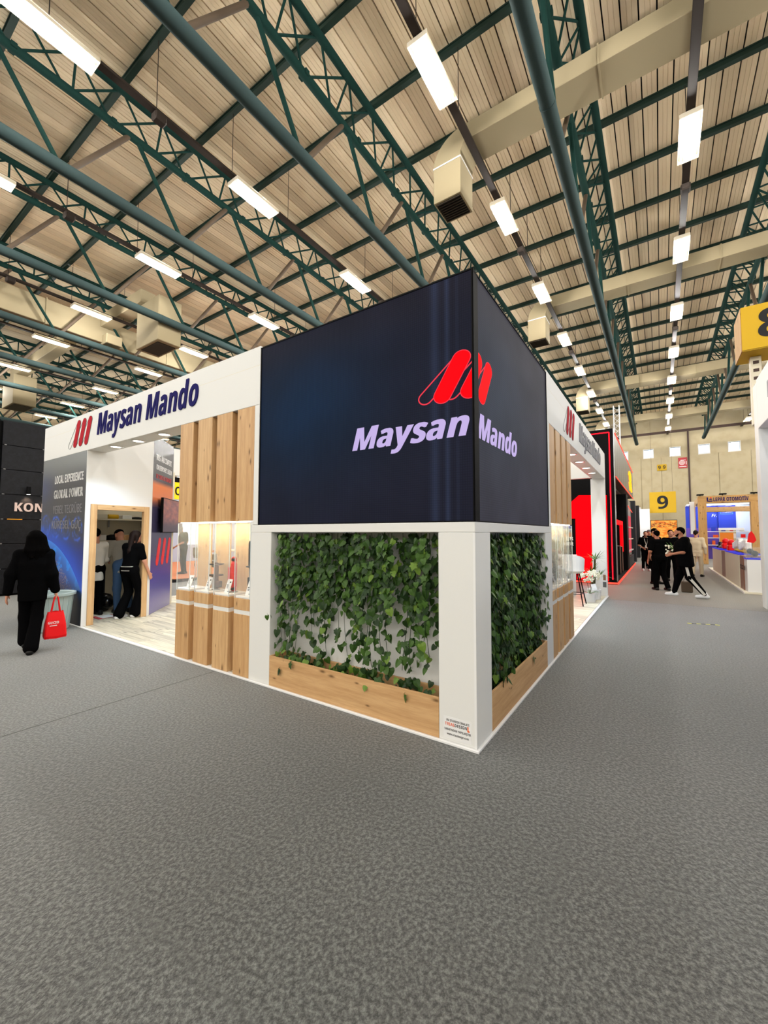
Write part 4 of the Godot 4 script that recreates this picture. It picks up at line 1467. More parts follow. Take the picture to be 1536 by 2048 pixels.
func right_inside() -> void:
	var t := thing("end_pillar", "white end pillar closing the right face of the stand, small print near its foot", "pillar", Vector3(-0.16, 0.02, -9.07))
	part("body", boxed(Vector3(-0.33, 0.021, -9.139), Vector3(0, 3.049, -8.99), 0.004), M.white, t)
	part("sticker", boxed(Vector3(-0.09, 0.42, -8.99), Vector3(-0.03, 0.56, -8.988)), M.copper, t)
	part("sticker", boxed(Vector3(-0.1, 0.24, -8.99), Vector3(-0.02, 0.38, -8.988)), M.logo_grey, t)
	t = thing("rear_beam", "white rear beam inside the stand above the red numeral", "beam", Vector3(-4.6, 3.09, -9.06))
	part("board", boxed(Vector3(-9.1, 3.09, -9.139), Vector3(-0.335, 3.72, -8.99)), M.white, t)
	t = thing("far_fascia", "white fascia of the stand's rear left face, glimpsed past the slanted panel", "fascia", Vector3(-9.07, 3.05, -5.6))
	part("board", boxed(Vector3(-9.139, 3.05, -8.98), Vector3(-8.85, 3.72, -2.12)), M.white, t)
	for i in 2:
		var p := Vector3(-8.99, 3.05, -2.75 - i * 1.5)
		var d := thing("downlight", "round downlight under the rear left fascia, %s" % ["beside the slanted panel", "farther back"][i], "downlight", p)
		part("ring", _lathe([[0.075, -0.012], [0.1, -0.01], [0.1, 0.0], [0.075, 0.0]], 20), M.white_gloss, d, true)
		part("lens", _lathe([[0.0, -0.008], [0.076, -0.008]], 20), M.down_glow, d, true)
		spot(p + Vector3(0, -0.02, 0), Vector3.DOWN, 62.0, 2.0, Color(0.96, 0.98, 1.0), 0.07)
	t = thing("high_counter", "white high counter with leaflets behind the clear cases", "counter", Vector3(-1.3, 0.02, -8.1))
	part("top", boxed(Vector3(-2.3, 1.03, -8.75), Vector3(-0.66, 1.07, -8.1), 0.006), M.white_gloss, t)
	part("shelf", boxed(Vector3(-2.249, 0.72, -8.699), Vector3(-0.721, 0.75, -8.15), 0.004), M.white, t)
	part("back", boxed(Vector3(-2.25, 0.022, -8.73), Vector3(-0.72, 1.029, -8.7)), M.white, t)
	part("side", boxed(Vector3(-0.72, 0.022, -8.73), Vector3(-0.69, 1.029, -8.15), 0.003), M.white, t)
	part("side", boxed(Vector3(-2.28, 0.022, -8.73), Vector3(-2.25, 1.029, -8.15), 0.003), M.white, t)
	for i in 3:
		var s := solo("leaflet_stack", boxed(Vector3(-1.25 + i * 0.16, 0.751, -8.45), Vector3(-1.12 + i * 0.16, 0.79 + i * 0.012, -8.2), 0.002), [M.navy, M.white_gloss, M.blue_wall][i], "%s leaflet stack on the shelf of the white counter" % ["dark blue", "white", "bright blue"][i], "leaflets")
	# bar stool
	t = thing("bar_stool", "white shell bar stool with black splayed legs behind the cases", "stool", Vector3(-0.5, 0.022, -7.2))
	var b := MB.new()
	for i in 12:
		var a := PI * i / 11.0
		var c := PI * (i + 1) / 11.0
		if i < 11:
			b.quad(Vector3(cos(a) * 0.22, 0.76, sin(a) * 0.2), Vector3(cos(a) * 0.24, 1.02 + 0.1 * sin(a), sin(a) * 0.23), Vector3(cos(c) * 0.24, 1.02 + 0.1 * sin(c), sin(c) * 0.23), Vector3(cos(c) * 0.22, 0.76, sin(c) * 0.2))
			b.quad(Vector3(cos(a) * 0.2, 0.76, sin(a) * 0.18), Vector3(cos(a) * 0.22, 1.02 + 0.1 * sin(a), sin(a) * 0.21), Vector3(cos(c) * 0.22, 1.02 + 0.1 * sin(c), sin(c) * 0.21), Vector3(cos(c) * 0.2, 0.76, sin(c) * 0.18))
			b.quad(Vector3(cos(a) * 0.24, 1.02 + 0.1 * sin(a), sin(a) * 0.23), Vector3(cos(a) * 0.22, 1.02 + 0.1 * sin(a), sin(a) * 0.21), Vector3(cos(c) * 0.22, 1.02 + 0.1 * sin(c), sin(c) * 0.21), Vector3(cos(c) * 0.24, 1.02 + 0.1 * sin(c), sin(c) * 0.23))
	part("backrest", b, M.white_gloss, t, true)
	part("seat", _lathe([[0.0, 0.7], [0.15, 0.7], [0.23, 0.75], [0.235, 0.77], [0.0, 0.76]], 20), M.white_gloss, t, true)
	for s in [[-1, -1], [-1, 1], [1, -1], [1, 1]]:
		b = MB.new()
		b.tube(Vector3(s[0] * 0.1, 0.71, s[1] * 0.1), Vector3(s[0] * 0.22, 0.0, s[1] * 0.22), 0.014, 0.012, 8)
		part("leg", b, M.black, t, true)
	b = MB.new()
	for i in 4:
		var q := [Vector3(-1, 0, -1), Vector3(1, 0, -1), Vector3(1, 0, 1), Vector3(-1, 0, 1)]
		b.tube(q[i] * 0.177 + Vector3(0, 0.25, 0), q[(i + 1) % 4] * 0.177 + Vector3(0, 0.25, 0), 0.008, 0.008, 6)
	part("footrest", b, M.black, t, true)
	# yucca
	t = thing("yucca_plant", "spiky green yucca in a wrapped white pot by the end pillar", "plant", Vector3(-0.22, 0.022, -8.3))
	part("pot", _lathe([[0.0, 0.0], [0.13, 0.0], [0.16, 0.24], [0.15, 0.25], [0.13, 0.22], [0.0, 0.22]], 18), M.white_gloss, t, true)
	b = MB.new()
	b.tube(Vector3(0, 0.2, 0), Vector3(0.03, 0.95, 0), 0.028, 0.024, 8)
	b.tube(Vector3(0.0, 0.2, 0.05), Vector3(-0.07, 0.62, 0.06), 0.024, 0.02, 8)
	part("trunk", b, M.stem, t, true)
	var r := RandomNumberGenerator.new()
	r.seed = 77
	for head in [Vector3(0.03, 0.95, 0), Vector3(-0.07, 0.62, 0.06), Vector3(0.12, 0.55, 0.05)]:
		for i in 20:
			var a := r.randf() * TAU
			var up := r.randf_range(-0.15, 1.3)
			var d := Vector3(cos(a), up, sin(a)).normalized()
			var sd := d.cross(Vector3.UP).normalized() * 0.016
			var L := r.randf_range(0.24, 0.42)
			var m1: Vector3 = head + d * L * 0.5
			var tip: Vector3 = head + d * L + Vector3(0, -0.05 * (1.3 - up), 0)
			b = MB.new()
			b.quad(head - sd * 0.6, head + sd * 0.6, m1 + sd, m1 - sd)
			b.tri(m1 - sd, m1 + sd, tip)
			part("leaf", b, M.green_leaf if i % 3 else M.ivy1, t, true)
	# orchid
	t = thing("orchid", "white orchid wrapped in clear film with a card, on the stand floor", "flowers", Vector3(-0.24, 0.022, -7.75))
	part("pot", _lathe([[0.0, 0.0], [0.11, 0.0], [0.13, 0.2], [0.12, 0.21], [0.0, 0.18]], 16), M.white_gloss, t, true)
	b = MB.new()
	for s in [[-0.09, 0.03], [0.02, -0.05], [0.1, 0.05]]:
		b.path([Vector3(0, 0.18, 0), Vector3(s[0] * 0.5, 0.4, s[1]), Vector3(s[0], 0.62, s[1] * 1.5), Vector3(s[0] * 1.8, 0.68, s[1] * 2)], 0.006)
	part("stem", b, M.stem, t, true)
	for i in 26:
		var o := Vector3(r.randf_range(-0.2, 0.2), r.randf_range(0.5, 0.74), r.randf_range(-0.12, 0.14))
		b = MB.new()
		for k in 5:
			var a := TAU * k / 5 + r.randf()
			b.ball(o + Vector3(cos(a) * 0.024, sin(a) * 0.024, r.randf_range(-0.01, 0.01)), Vector3(0.02, 0.02, 0.008), 6)
		part("blossom", b, M.petal, t, true)
	for i in 6:
		var a := TAU * i / 6 + 0.3
		b = MB.new()
		var d := Vector3(cos(a), 0.35, sin(a))
		var sd := Vector3(-sin(a), 0, cos(a)) * 0.035
		b.quad(Vector3(0, 0.19, 0) - sd * 0.4, Vector3(0, 0.19, 0) + sd * 0.4, Vector3(0, 0.19, 0) + d * 0.15 + sd, Vector3(0, 0.19, 0) + d * 0.15 - sd)
		b.tri(Vector3(0, 0.19, 0) + d * 0.15 - sd, Vector3(0, 0.19, 0) + d * 0.15 + sd, Vector3(0, 0.15, 0) + d * 0.27)
		part("leaf", b, M.green_leaf, t, true)
	b = MB.new()
	for i in 9:
		var a := TAU * i / 9
		var c := TAU * (i + 1) / 9
		var k0 := 0.2 + 0.03 * (i % 2)
		var k1 := 0.2 + 0.03 * ((i + 1) % 2)
		b.quad(Vector3(cos(a) * 0.12, 0.01, sin(a) * 0.12), Vector3(cos(c) * 0.12, 0.01, sin(c) * 0.12), Vector3(cos(c) * k1, 0.36, sin(c) * k1), Vector3(cos(a) * k0, 0.36, sin(a) * k0))
	var fm := mat("film", Color(0.95, 0.97, 1.0, 0.18), 0.1)
	fm.transparency = BaseMaterial3D.TRANSPARENCY_ALPHA
	part("wrap", b, fm, t, true)
	b = MB.new()
	b.xf = Transform3D(Basis.from_euler(Vector3(-0.3, 0.6, 0.15)), Vector3(0.12, 0.3, 0.14))
	b.box(Vector3(-0.055, 0, -0.002), Vector3(0.055, 0.14, 0.002))
	part("greeting_card", b, M.white_gloss, t, true)

func leaf_mesh(kind: int, seed_: int) -> ArrayMesh:
	# a pothos or ivy leaf about one unit long, hanging down from its stalk, folded along the middle rib
	var half := [[0.0, 0.0], [0.3, 0.12], [0.46, 0.02], [0.5, -0.2], [0.4, -0.5], [0.2, -0.8], [0.0, -1.0]]
	if kind == 1:
		half = [[0.0, 0.0], [0.22, 0.15], [0.5, 0.1], [0.36, -0.14], [0.52, -0.42], [0.26, -0.52], [0.0, -1.0]]
	var b := MB.new()
	var zf := func(x: float, y: float) -> float: return -absf(x) * 0.22 - y * y * 0.16 + 0.03 * sin(seed_ * 1.7 + x * 6.0)
	for s in [-1, 1]:
		for i in half.size() - 1:
			var p: Array = half[i]
			var q: Array = half[i + 1]
			var mid := Vector3(0, -0.32, zf.call(0.0, -0.32))
			var a := Vector3(p[0] * s, p[1], zf.call(p[0], p[1]))
			var c := Vector3(q[0] * s, q[1], zf.call(q[0], q[1]))
			if s > 0:
				b.tri(mid, c, a)
			else:
				b.tri(mid, a, c)
	b.tube(Vector3(0, 0.0, 0.0), Vector3(0, 0.35, -0.12), 0.018, 0.014, 4, false)
	return b.mesh()

func ivy(side: int) -> void:
	var r := RandomNumberGenerator.new()
	r.seed = 100 + side
	var w: String = ["left", "right"][side]
	var t := thing("ivy_curtain", ["hanging green ivy in the wide left niche, thinner low down so the white wall shows", "dense hanging green ivy in the narrow looking right niche"][side], "ivy", P(side, 1.3, 0.23, 0.12))
	var meshes := []
	for i in 4:
		meshes.append(leaf_mesh(0 if i < 3 else 1, i))
	var base := P(side, 1.3, 0.23, 0.12)
	var turn := Basis(Vector3.UP, 0.0 if side == 0 else PI / 2)
	var vines := 30 if side == 0 else 34
	var spots := []
	for v in vines:
		var q := 0.36 + (v + 0.5 + r.randf_range(-0.35, 0.35)) / vines * 1.9
		var d := r.randf_range(0.05, 0.2)
		var end := r.randf_range(0.3, 0.62)
		if side == 0 and v % 3 == 0:
			end = r.randf_range(0.62, 0.95)
		if v >= vines - 4:
			end = r.randf_range(0.25, 0.45)
		var pts := []
		var y := 1.615
		var ph := r.randf() * TAU
		while y > end:
			var p := P(side, q + 0.035 * sin(y * 5.0 + ph), y, d + 0.02 * cos(y * 4.0 + ph))
			pts.append(p - base)
			y -= 0.12
			# leaves sit densely near the top, loosely below
			var dens := 7.0 if y > 1.0 else (3.6 if side == 0 else 6.5)
			if side == 0 and y < 0.8:
				dens = 2.3
			var n := int(dens) + (1 if r.randf() < fmod(dens, 1.0) else 0)
			for i in n:
				spots.append([P(side, q + r.randf_range(-0.045, 0.045), minf(y + r.randf_range(-0.02, 0.11), 1.615), clampf(d - r.randf_range(-0.02, 0.09), -0.035, 0.22)), 1.0])
		if pts.size() > 1:
			var b := MB.new()
			b.path(pts, 0.003, 4)
			part("vine", b, M.ivy2, t, true)
	# leaves lying in the trough, and a few strays over the posts and the board
	for i in 110:
		spots.append([P(side, r.randf_range(0.36, 2.2), r.randf_range(0.24, 0.38), r.randf_range(0.03, 0.2)), 1.0])
	if side == 0:
		for s in [[2.31, 0.74], [2.22, 0.62], [2.17, 0.83], [2.19, 0.96], [2.24, 1.12], [0.62, 0.285], [2.16, 0.7], [0.4, 1.45]]:
			spots.append([P(0, s[0], s[1], -0.012 if s[0] < 1.0 or s[0] > 2.28 else 0.05), 1.3])
	else:
		for s in [[2.33, 0.78], [2.32, 1.0], [2.3, 0.9], [2.35, 0.62], [1.62, 0.29], [2.28, 0.5], [2.31, 1.35], [2.3, 1.2], [2.34, 0.72]]:
			spots.append([P(1, s[0], s[1], -0.012), 1.3])
	for i in range(spots.size() - 1, 0, -1):
		var j := r.randi() % (i + 1)
		var k: Array = spots[i]
		spots[i] = spots[j]
		spots[j] = k
	# strays first so that they are parts of their own
	spots.sort_custom(func(a, c): return a[1] > c[1])
	var mm := {}
	for i in spots.size():
		var p: Vector3 = spots[i][0] - base
		var s := r.randf_range(0.048, 0.082)
		var bs := turn * Basis.from_euler(Vector3(r.randf_range(-0.75, 0.1), r.randf_range(-0.6, 0.6), r.randf_range(-0.7, 0.7))) * Basis.from_scale(Vector3(s, s, s))
		var mi := r.randi() % 4
		var ci: int = [0, 0, 1, 1, 2, 2, 0, 2, 1, 3][r.randi() % 10]
		var xf := Transform3D(bs, p)
		if i < 296:
			var o := part("leaf", meshes[mi], M["ivy%d" % ci], t, true)
			o.transform = xf
		else:
			var key := mi * 4 + ci
			if not mm.has(key):
				mm[key] = []
			mm[key].append(xf)
	# the rest joined, still real leaves
	var mass := MB.new()
	for ci in 4:
		var b := MB.new()
		for mi in 4:
			for xf in mm.get(mi * 4 + ci, []):
				var a: Array = meshes[mi].surface_get_arrays(0)
				b.v.append_array(xf * a[Mesh.ARRAY_VERTEX])
				var nb: Basis = xf.basis.orthonormalized()
				for q in a[Mesh.ARRAY_NORMAL]:
					b.n.append(nb * q)
				b.u.append_array(a[Mesh.ARRAY_TEX_UV])
		if b.v.size():
			var o := part("leaf_mass", b, M["ivy%d" % ci], t, true)
			o.set_meta("kind", "stuff")


# ------------------------------------------------------------------ neighbours, signs, far wall
func neon(b: MB, pts: Array, r := 0.018) -> void:
	b.path(pts, r, 6)

func red_booth() -> void:
	var z := -12.0
	var t := thing("black_wall", "tall black neighbour wall edged by a red neon line, big red numeral one on it", "wall", Vector3(-2.5, 0.03, z - 0.1))
	part("panel", boxed(Vector3(-6.5, 0.1, z - 0.2), Vector3(-0.02, 5.02, z), 0.004), M.black, t)
	part("edge", boxed(Vector3(-0.019, 0.1, z - 0.2), Vector3(0.0, 5.02, z + 0.01)), M.steel, t)
	var b := MB.new()
	neon(b, [Vector3(-6.4, 4.9, z + 0.02), Vector3(-0.13, 4.9, z + 0.02), Vector3(-0.13, 0.16, z + 0.02)])
	part("neon_line", b, M.neon, t)
	b = MB.new()
	b.slab(PackedVector2Array([Vector2(-0.24, 0.1), Vector2(-0.24, 2.86), Vector2(-1.06, 2.9), Vector2(-1.7, 2.32), Vector2(-1.7, 2.12), Vector2(-1.18, 2.12), Vector2(-1.18, 0.1)]), z + 0.001, z + 0.05)
	part("numeral", b, M.red_one, t)
	area(Vector3(-0.75, 1.6, z + 0.12), Vector3(0, 0, 1), Vector2(0.9, 2.4), 2.4, Color(1.0, 0.05, 0.1))
	b = MB.new()
	letters(b, "ER", wall_at(Vector3(-1.48, 1.4, z + 0.001), Vector3.RIGHT), 0.22, 0.11, 0.003)
	letters(b, "HER", wall_at(Vector3(-1.56, 1.22, z + 0.001), Vector3.RIGHT), 0.3, 0.11, 0.003)
	part("lettering", b, M.white_gloss, t)
	# the side along the aisle
	t = thing("neighbour_fascia", "brushed grey fascia of the red lit stand with a golden neon emblem", "fascia", Vector3(-0.2, 3.45, -17.5))
	part("board", boxed(Vector3(-0.35, 3.5, -22.7), Vector3(0.0, 4.9, -12.3), 0.005), M.brushed, t)
	b = MB.new()
	neon(b, [Vector3(0.01, 4.92, -12.3), Vector3(0.01, 4.92, -22.7)])
	neon(b, [Vector3(0.01, 3.48, -12.3), Vector3(0.01, 3.48, -22.7)])
	part("neon_line", b, M.neon_pale, t)
	b = MB.new()
	# a leaping curved mark in gold tubing
	var o := Vector3(0.03, 4.12, -19.9)
	var pts := []
	for i in 15:
		var a := i / 14.0
		pts.append(o + Vector3(0, 0.42 * sin(a * 4.2 + 0.6), 0.9 - a * 1.8))
	neon(b, pts, 0.04)
	pts = []
	for i in 12:
		var a := TAU * i / 11.0
		pts.append(o + Vector3(0, 0.2 + 0.2 * sin(a), 0.5 * cos(a)))
	neon(b, pts, 0.035)
	neon(b, [o + Vector3(0, -0.1, 0.7), o + Vector3(0, -0.42, 0.2), o + Vector3(0, -0.25, -0.5)], 0.04)
	part("emblem", b, M.gold_neon, t)
	t = thing("black_portal", "black posts and soffit of the red lit stand facing the aisle", "portal", Vector3(-1.0, 0.06, -16))
	part("post", boxed(Vector3(-0.5, 0.1, -12.45), Vector3(-0.02, 3.5, -12.21)), M.black, t)
	part("post", boxed(Vector3(-0.5, 0.1, -18.1), Vector3(0.0, 3.3, -17.1)), M.black, t)
	part("soffit", boxed(Vector3(-1.6, 3.3, -22.6), Vector3(-0.351, 3.5, -12.46)), M.black, t)
	part("back", boxed(Vector3(-1.9, 0.1, -22.6), Vector3(-1.7, 3.5, -12.46)), M.black_matte, t)
	for i in 5:
		var p := Vector3(-0.7, 3.295, -13.0 - i * 0.75)
		var d := thing("spotlight", "round spotlight under the black soffit of the red stand, %s from near post" % ["first", "second", "third", "fourth", "fifth"][i], "spotlight", p)
		part("lens", _lathe([[0.0, -0.004], [0.09, -0.004]], 14), M.down_glow, d, true)
		part("ring", _lathe([[0.09, -0.008], [0.11, -0.006], [0.11, 0.0]], 14), M.black, d, true)
		if i % 2 == 0:
			spot(p + Vector3(0, -0.03, 0), Vector3.DOWN, 50.0, 1.2, Color(1.0, 0.85, 0.7), 0.08)
	t = thing("neon_angle", "thick glowing red angle shape in the black opening", "light", Vector3(-0.3, 0.1, -14.6))
	b = MB.new()
	b.box(Vector3(-0.2, 1.96, -16.4), Vector3(-0.1, 2.12, -12.6))
	b.box(Vector3(-0.2, 0.9, -16.4), Vector3(-0.1, 1.96, -16.1))
	part("bar", b, M.neon_thick, t)
	var cz := [-13.2, -14.6, -15.7]
	for i in 3:
		var z0: float = cz[i]
		t = thing("black_counter", "black counter with a copper side in the red lit stand, %s along the aisle" % ["nearest", "middle one", "farthest"][i], "counter", Vector3(-0.4, 0.1, z0))
		part("body", boxed(Vector3(-0.8, 0.1, z0 - 0.5), Vector3(-0.12, 1.2 - i * 0.05, z0), 0.006), M.black, t)
		part("side", boxed(Vector3(-0.119, 0.12, z0 - 0.5), Vector3(-0.11, 1.18 - i * 0.05, z0 - 0.25)), M.copper, t)
		part("top_edge", boxed(Vector3(-0.8, 1.2 - i * 0.05, z0 - 0.5), Vector3(-0.11, 1.215 - i * 0.05, z0)), M.steel, t)
	t = thing("red_shelves", "grey shelf wall washed in red light at the far end of the red lit stand", "shelves", Vector3(-0.2, 0.1, -20))
	part("panel", boxed(Vector3(-0.5, 0.1, -22.4), Vector3(-0.12, 3.3, -18.2)), M.brushed, t)
	part("cabinet", boxed(Vector3(-0.12, 0.1, -22.2), Vector3(-0.02, 0.55, -18.3), 0.01), M.charcoal, t)
	b = MB.new()
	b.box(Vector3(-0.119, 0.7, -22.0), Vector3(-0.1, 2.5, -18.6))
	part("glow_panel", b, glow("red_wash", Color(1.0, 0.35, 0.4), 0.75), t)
	for y in [0.8, 1.35, 1.9]:
		part("shelf", boxed(Vector3(-0.1, y, -22.0), Vector3(-0.01, y + 0.04, -18.6)), M.white_gloss, t)
	b = MB.new()
	neon(b, [Vector3(-0.05, 2.95, -18.3), Vector3(-0.05, 2.75, -22.3)])
	part("neon_line", b, M.neon_pale, t)
	t = thing("glowing_plinth", "low plinth with a glowing red edge under the neighbouring stand", "plinth", Vector3(-2, 0, -17))
	part("slab", boxed(Vector3(-6.5, 0.001, -22.8), Vector3(-0.0, 0.1, -11.95)), M.black, t)
	b = MB.new()
	b.box(Vector3(0.001, 0.02, -22.8), Vector3(0.035, 0.075, -11.93))
	b.box(Vector3(-1.6, 0.02, -11.949), Vector3(0.035, 0.075, -11.92))
	part("edge_light", b, M.neon_pale, t)
	area(Vector3(0.08, 0.09, -17.4), Vector3(1.0, -0.25, 0).normalized(), Vector2(10.0, 0.08), 0.45, Color(1.0, 0.12, 0.1))
	area(Vector3(-0.8, 0.09, -11.86), Vector3(0, -0.2, 1).normalized(), Vector2(1.6, 0.06), 0.16, Color(1.0, 0.1, 0.1))
	# white lattice mast behind
	t = thing("lattice_mast", "white lattice mast rising behind the red lit stand up to the roof pipe", "mast", Vector3(-0.8, 0.1, -23.5))
	for s in [[-1, -1], [1, -1], [1, 1], [-1, 1]]:
		b = MB.new()
		b.tube(Vector3(s[0] * 0.14 - 0.72, 0.01, s[1] * 0.14 - 23.5), Vector3(s[0] * 0.14 - 0.72, 8.9, s[1] * 0.14 - 23.5), 0.028, 0.028, 6)
		part("tube", b, M.white_gloss, t)
	b = MB.new()
	for i in 29:
		var y := 0.1 + i * 0.3
		for s in 4:
			var q := [Vector2(-1, -1), Vector2(1, -1), Vector2(1, 1), Vector2(-1, 1)]
			var p0: Vector2 = q[s] * 0.14
			var p1: Vector2 = q[(s + 1) % 4] * 0.14
			b.tube(Vector3(p0.x - 0.72, y, p0.y - 23.5), Vector3(p1.x - 0.72, y + 0.3, p1.y - 23.5), 0.013, 0.013, 4, false)
	part("lacing", b, M.white_gloss, t)
	# stands further down the aisle
	t = thing("dark_portal", "tall dark portal posts further down the left of the aisle", "portal", Vector3(-0.3, 0, -26))
	part("post", boxed(Vector3(-0.8, 0.001, -25.6), Vector3(-0.02, 3.55, -24.9), 0.01), M.charcoal, t)
	part("post", boxed(Vector3(-0.8, 0.001, -30.6), Vector3(0.0, 3.55, -29.9), 0.01), M.charcoal, t)
	part("header", boxed(Vector3(-0.8, 3.2, -29.9), Vector3(-0.3, 3.55, -25.6), 0.01), M.charcoal, t)
	part("back", boxed(Vector3(-1.6, 0.001, -30.4), Vector3(-1.4, 3.2, -25.6)), M.white, t)
	t = thing("white_booth_wall", "plain white booth wall at the end of the aisle left of the orange picture", "wall", Vector3(-0.3, 0, -34))
	part("panel", boxed(Vector3(-2.6, 0.001, -36.0), Vector3(0.5, 3.6, -35.8)), M.white_gloss, t)
	part("panel", boxed(Vector3(-0.6, 0.001, -35.8), Vector3(-0.4, 3.6, -31.0)), M.white_gloss, t)
	for i in 2:
		var p := Vector3(-0.1 + 0.0 * i, 3.5, -32.0 - i * 2.2)
		var d := thing("arm_spotlight", "white arm spotlight over the far white booth wall, the %s one" % ["nearer", "farther"][i], "spotlight", p)
		part("head", boxed(p + Vector3(-0.12, -0.05, -0.08), p + Vector3(0.12, 0.03, 0.08), 0.02), M.white_glow, d)
		part("arm", boxed(p + Vector3(-0.32, -0.0, -0.02), p + Vector3(-0.121, 0.02, 0.02)), M.steel, d)
		omni(p + Vector3(0.1, -0.2, 0), 1.6, Color(0.95, 0.97, 1.0), 0.12)
	t = thing("picture_screen", "glowing orange picture screen below the yellow number nine board", "screen", Vector3(1.4, 1.2, -36))
	part("case", boxed(Vector3(0.54, 1.1, -36.1), Vector3(2.27, 2.72, -36.0)), M.black, t)
	var im := Image.create_empty(96, 80, false, Image.FORMAT_RGB8)
	var f := FastNoiseLite.new()
	f.seed = 12
	f.frequency = 0.05
	f.fractal_octaves = 3
	for y in 80:
		for x in 96:
			var v := f.get_noise_2d(x * 0.7, y * 2.2)
			var c := Color(1.0, 0.72, 0.3).lerp(Color(0.98, 0.5, 0.12), clampf(v * 2.0 + 0.4, 0, 1))
			if y > 8 and y < 28 and absf(f.get_noise_2d(x * 0.5 + 40.0, y * 3.0)) < 0.09:
				c = Color(0.4, 0.12, 0.03)
			im.set_pixel(x, y, c)
	var pm := mat("orange_picture", Color(0.05, 0.04, 0.03), 0.4)
	pm.emission_enabled = true
	pm.emission_operator = BaseMaterial3D.EMISSION_OP_MULTIPLY
	pm.emission = Color.WHITE
	pm.emission_energy_multiplier = 1.1
	pm.emission_texture = ImageTexture.create_from_image(im)
	b = MB.new()
	b.card(Vector3(0.57, 1.13, -35.995), Vector3(2.24, 1.13, -35.995), Vector3(2.24, 2.68, -35.995), Vector3(0.57, 2.68, -35.995))
	part("screen", b, pm, t)
	area(Vector3(1.4, 1.9, -35.9), Vector3(0, 0, 1), Vector2(1.6, 1.5), 0.3, Color(1.0, 0.65, 0.3))

func signs() -> void:
	var t := thing("number_board", "large square yellow board with a dark 9 above the far end of the aisle", "sign", Vector3(1.38, 3.3, -36.5))
	part("board", boxed(Vector3(0.5, 3.3, -36.55), Vector3(2.26, 4.98, -36.5), 0.01), M.yellow_sign, t)
	var b := MB.new()
	letters(b, "9", wall_at(Vector3(1.02, 3.62, -36.498), Vector3.RIGHT), 0.72, 1.03, 0.01)
	part("numeral", b, M.black_print, t)
	b = MB.new()
	for x in [0.7, 2.06]:
		b.tube(Vector3(x, 4.98, -36.52), Vector3(x, 11.6, -36.52), 0.006, 0.006, 4)
	part("wire", b, M.wire, t)
	for i in 2:
		t = thing("gate_sign", "small yellow 9 sign high on the end wall, the %s of the pair" % ["left", "right"][i], "sign", Vector3(1.26 + i * 0.34, 7.12, -39.88))
		part("plate", boxed(Vector3(1.09 + i * 0.345, 7.13, -39.93), Vector3(1.43 + i * 0.345, 7.66, -39.88)), M.yellow_sign, t)
		b = MB.new()
		letters(b, "9", wall_at(Vector3(1.17 + i * 0.345, 7.26, -39.879), Vector3.RIGHT), 0.18, 0.3, 0.006)
		part("numeral", b, M.black_print, t)
	t = thing("hose_sign", "red fire hose sign on the end wall beside the dark upright", "sign", Vector3(2.91, 7.2, -39.88))
	part("plate", boxed(Vector3(2.6, 7.22, -39.94), Vector3(3.22, 8.12, -39.88)), M.sign_red, t)
	b = MB.new()
	b.xf = Transform3D(Basis(), Vector3(2.86, 7.68, -39.878))
	for q in [0.2, 0.13, 0.06]:
		for w in outline(stadium(Vector2(0, -0.001), Vector2(0, 0.001), q), 0.03):
			b.slab(w, 0, 0.004)
	b.box(Vector3(-0.1, 0.2, 0), Vector3(0.26, 0.24, 0.004))
	b.box(Vector3(0.26, -0.18, 0), Vector3(0.31, 0.12, 0.004))
	b.box(Vector3(-0.2, -0.36, 0), Vector3(0.3, -0.31, 0.004))
	part("pictogram", b, M.white_gloss, t)
	# the yellow number box at the right edge
	t = thing("number_box", "big yellow number box with a dark 8, cut by the right edge", "sign", Vector3(3.6, 5.9, -10.5))
	part("front", boxed(Vector3(2.94, 6.07, -10.02), Vector3(4.6, 7.14, -10.0), 0.004), M.yellow_sign, t)
	part("underside", boxed(Vector3(2.95, 6.05, -11.0), Vector3(4.6, 6.069, -10.021)), M.yellow_sign, t)
	part("side", boxed(Vector3(2.93, 6.06, -11.0), Vector3(2.949, 7.13, -10.021)), M.rough_oak, t)
	part("back", boxed(Vector3(2.95, 6.07, -11.02), Vector3(4.6, 7.13, -11.001)), M.white, t)
	part("top", boxed(Vector3(2.95, 7.12, -11.0), Vector3(4.6, 7.138, -10.021)), M.white, t)
	b = MB.new()
	letters(b, "8", wall_at(Vector3(3.24, 6.3, -9.999), Vector3.RIGHT), 0.48, 0.68, 0.006)
	part("numeral", b, M.black_print, t)
	t = thing("hanging_post", "pale slotted hanging post under the yellow number box", "post", Vector3(3.25, 4.33, -10.6))
	part("column", boxed(Vector3(3.15, 4.33, -10.7), Vector3(3.36, 6.045, -10.5), 0.01), M.cream, t)
	for i in 8:
		part("slot", boxed(Vector3(3.2, 4.45 + i * 0.2, -10.499), Vector3(3.31, 4.53 + i * 0.2, -10.496)), M.beam_dark, t)
	# yellow floor tape
	t = thing("floor_tape", "strip of yellow and black tape on the right aisle carpet", "tape", Vector3(1.75, 0.001, -6.4))
	for i in 7:
		var k := i / 7.0
		var p := Vector3(1.52, 0.001, -6.35).lerp(Vector3(1.99, 0.001, -6.47), k)
		part("stripe", boxed(p, p + Vector3(0.064, 0.002, 0.035)), M.yellow_tape if i % 2 == 0 else M.black_print, t)

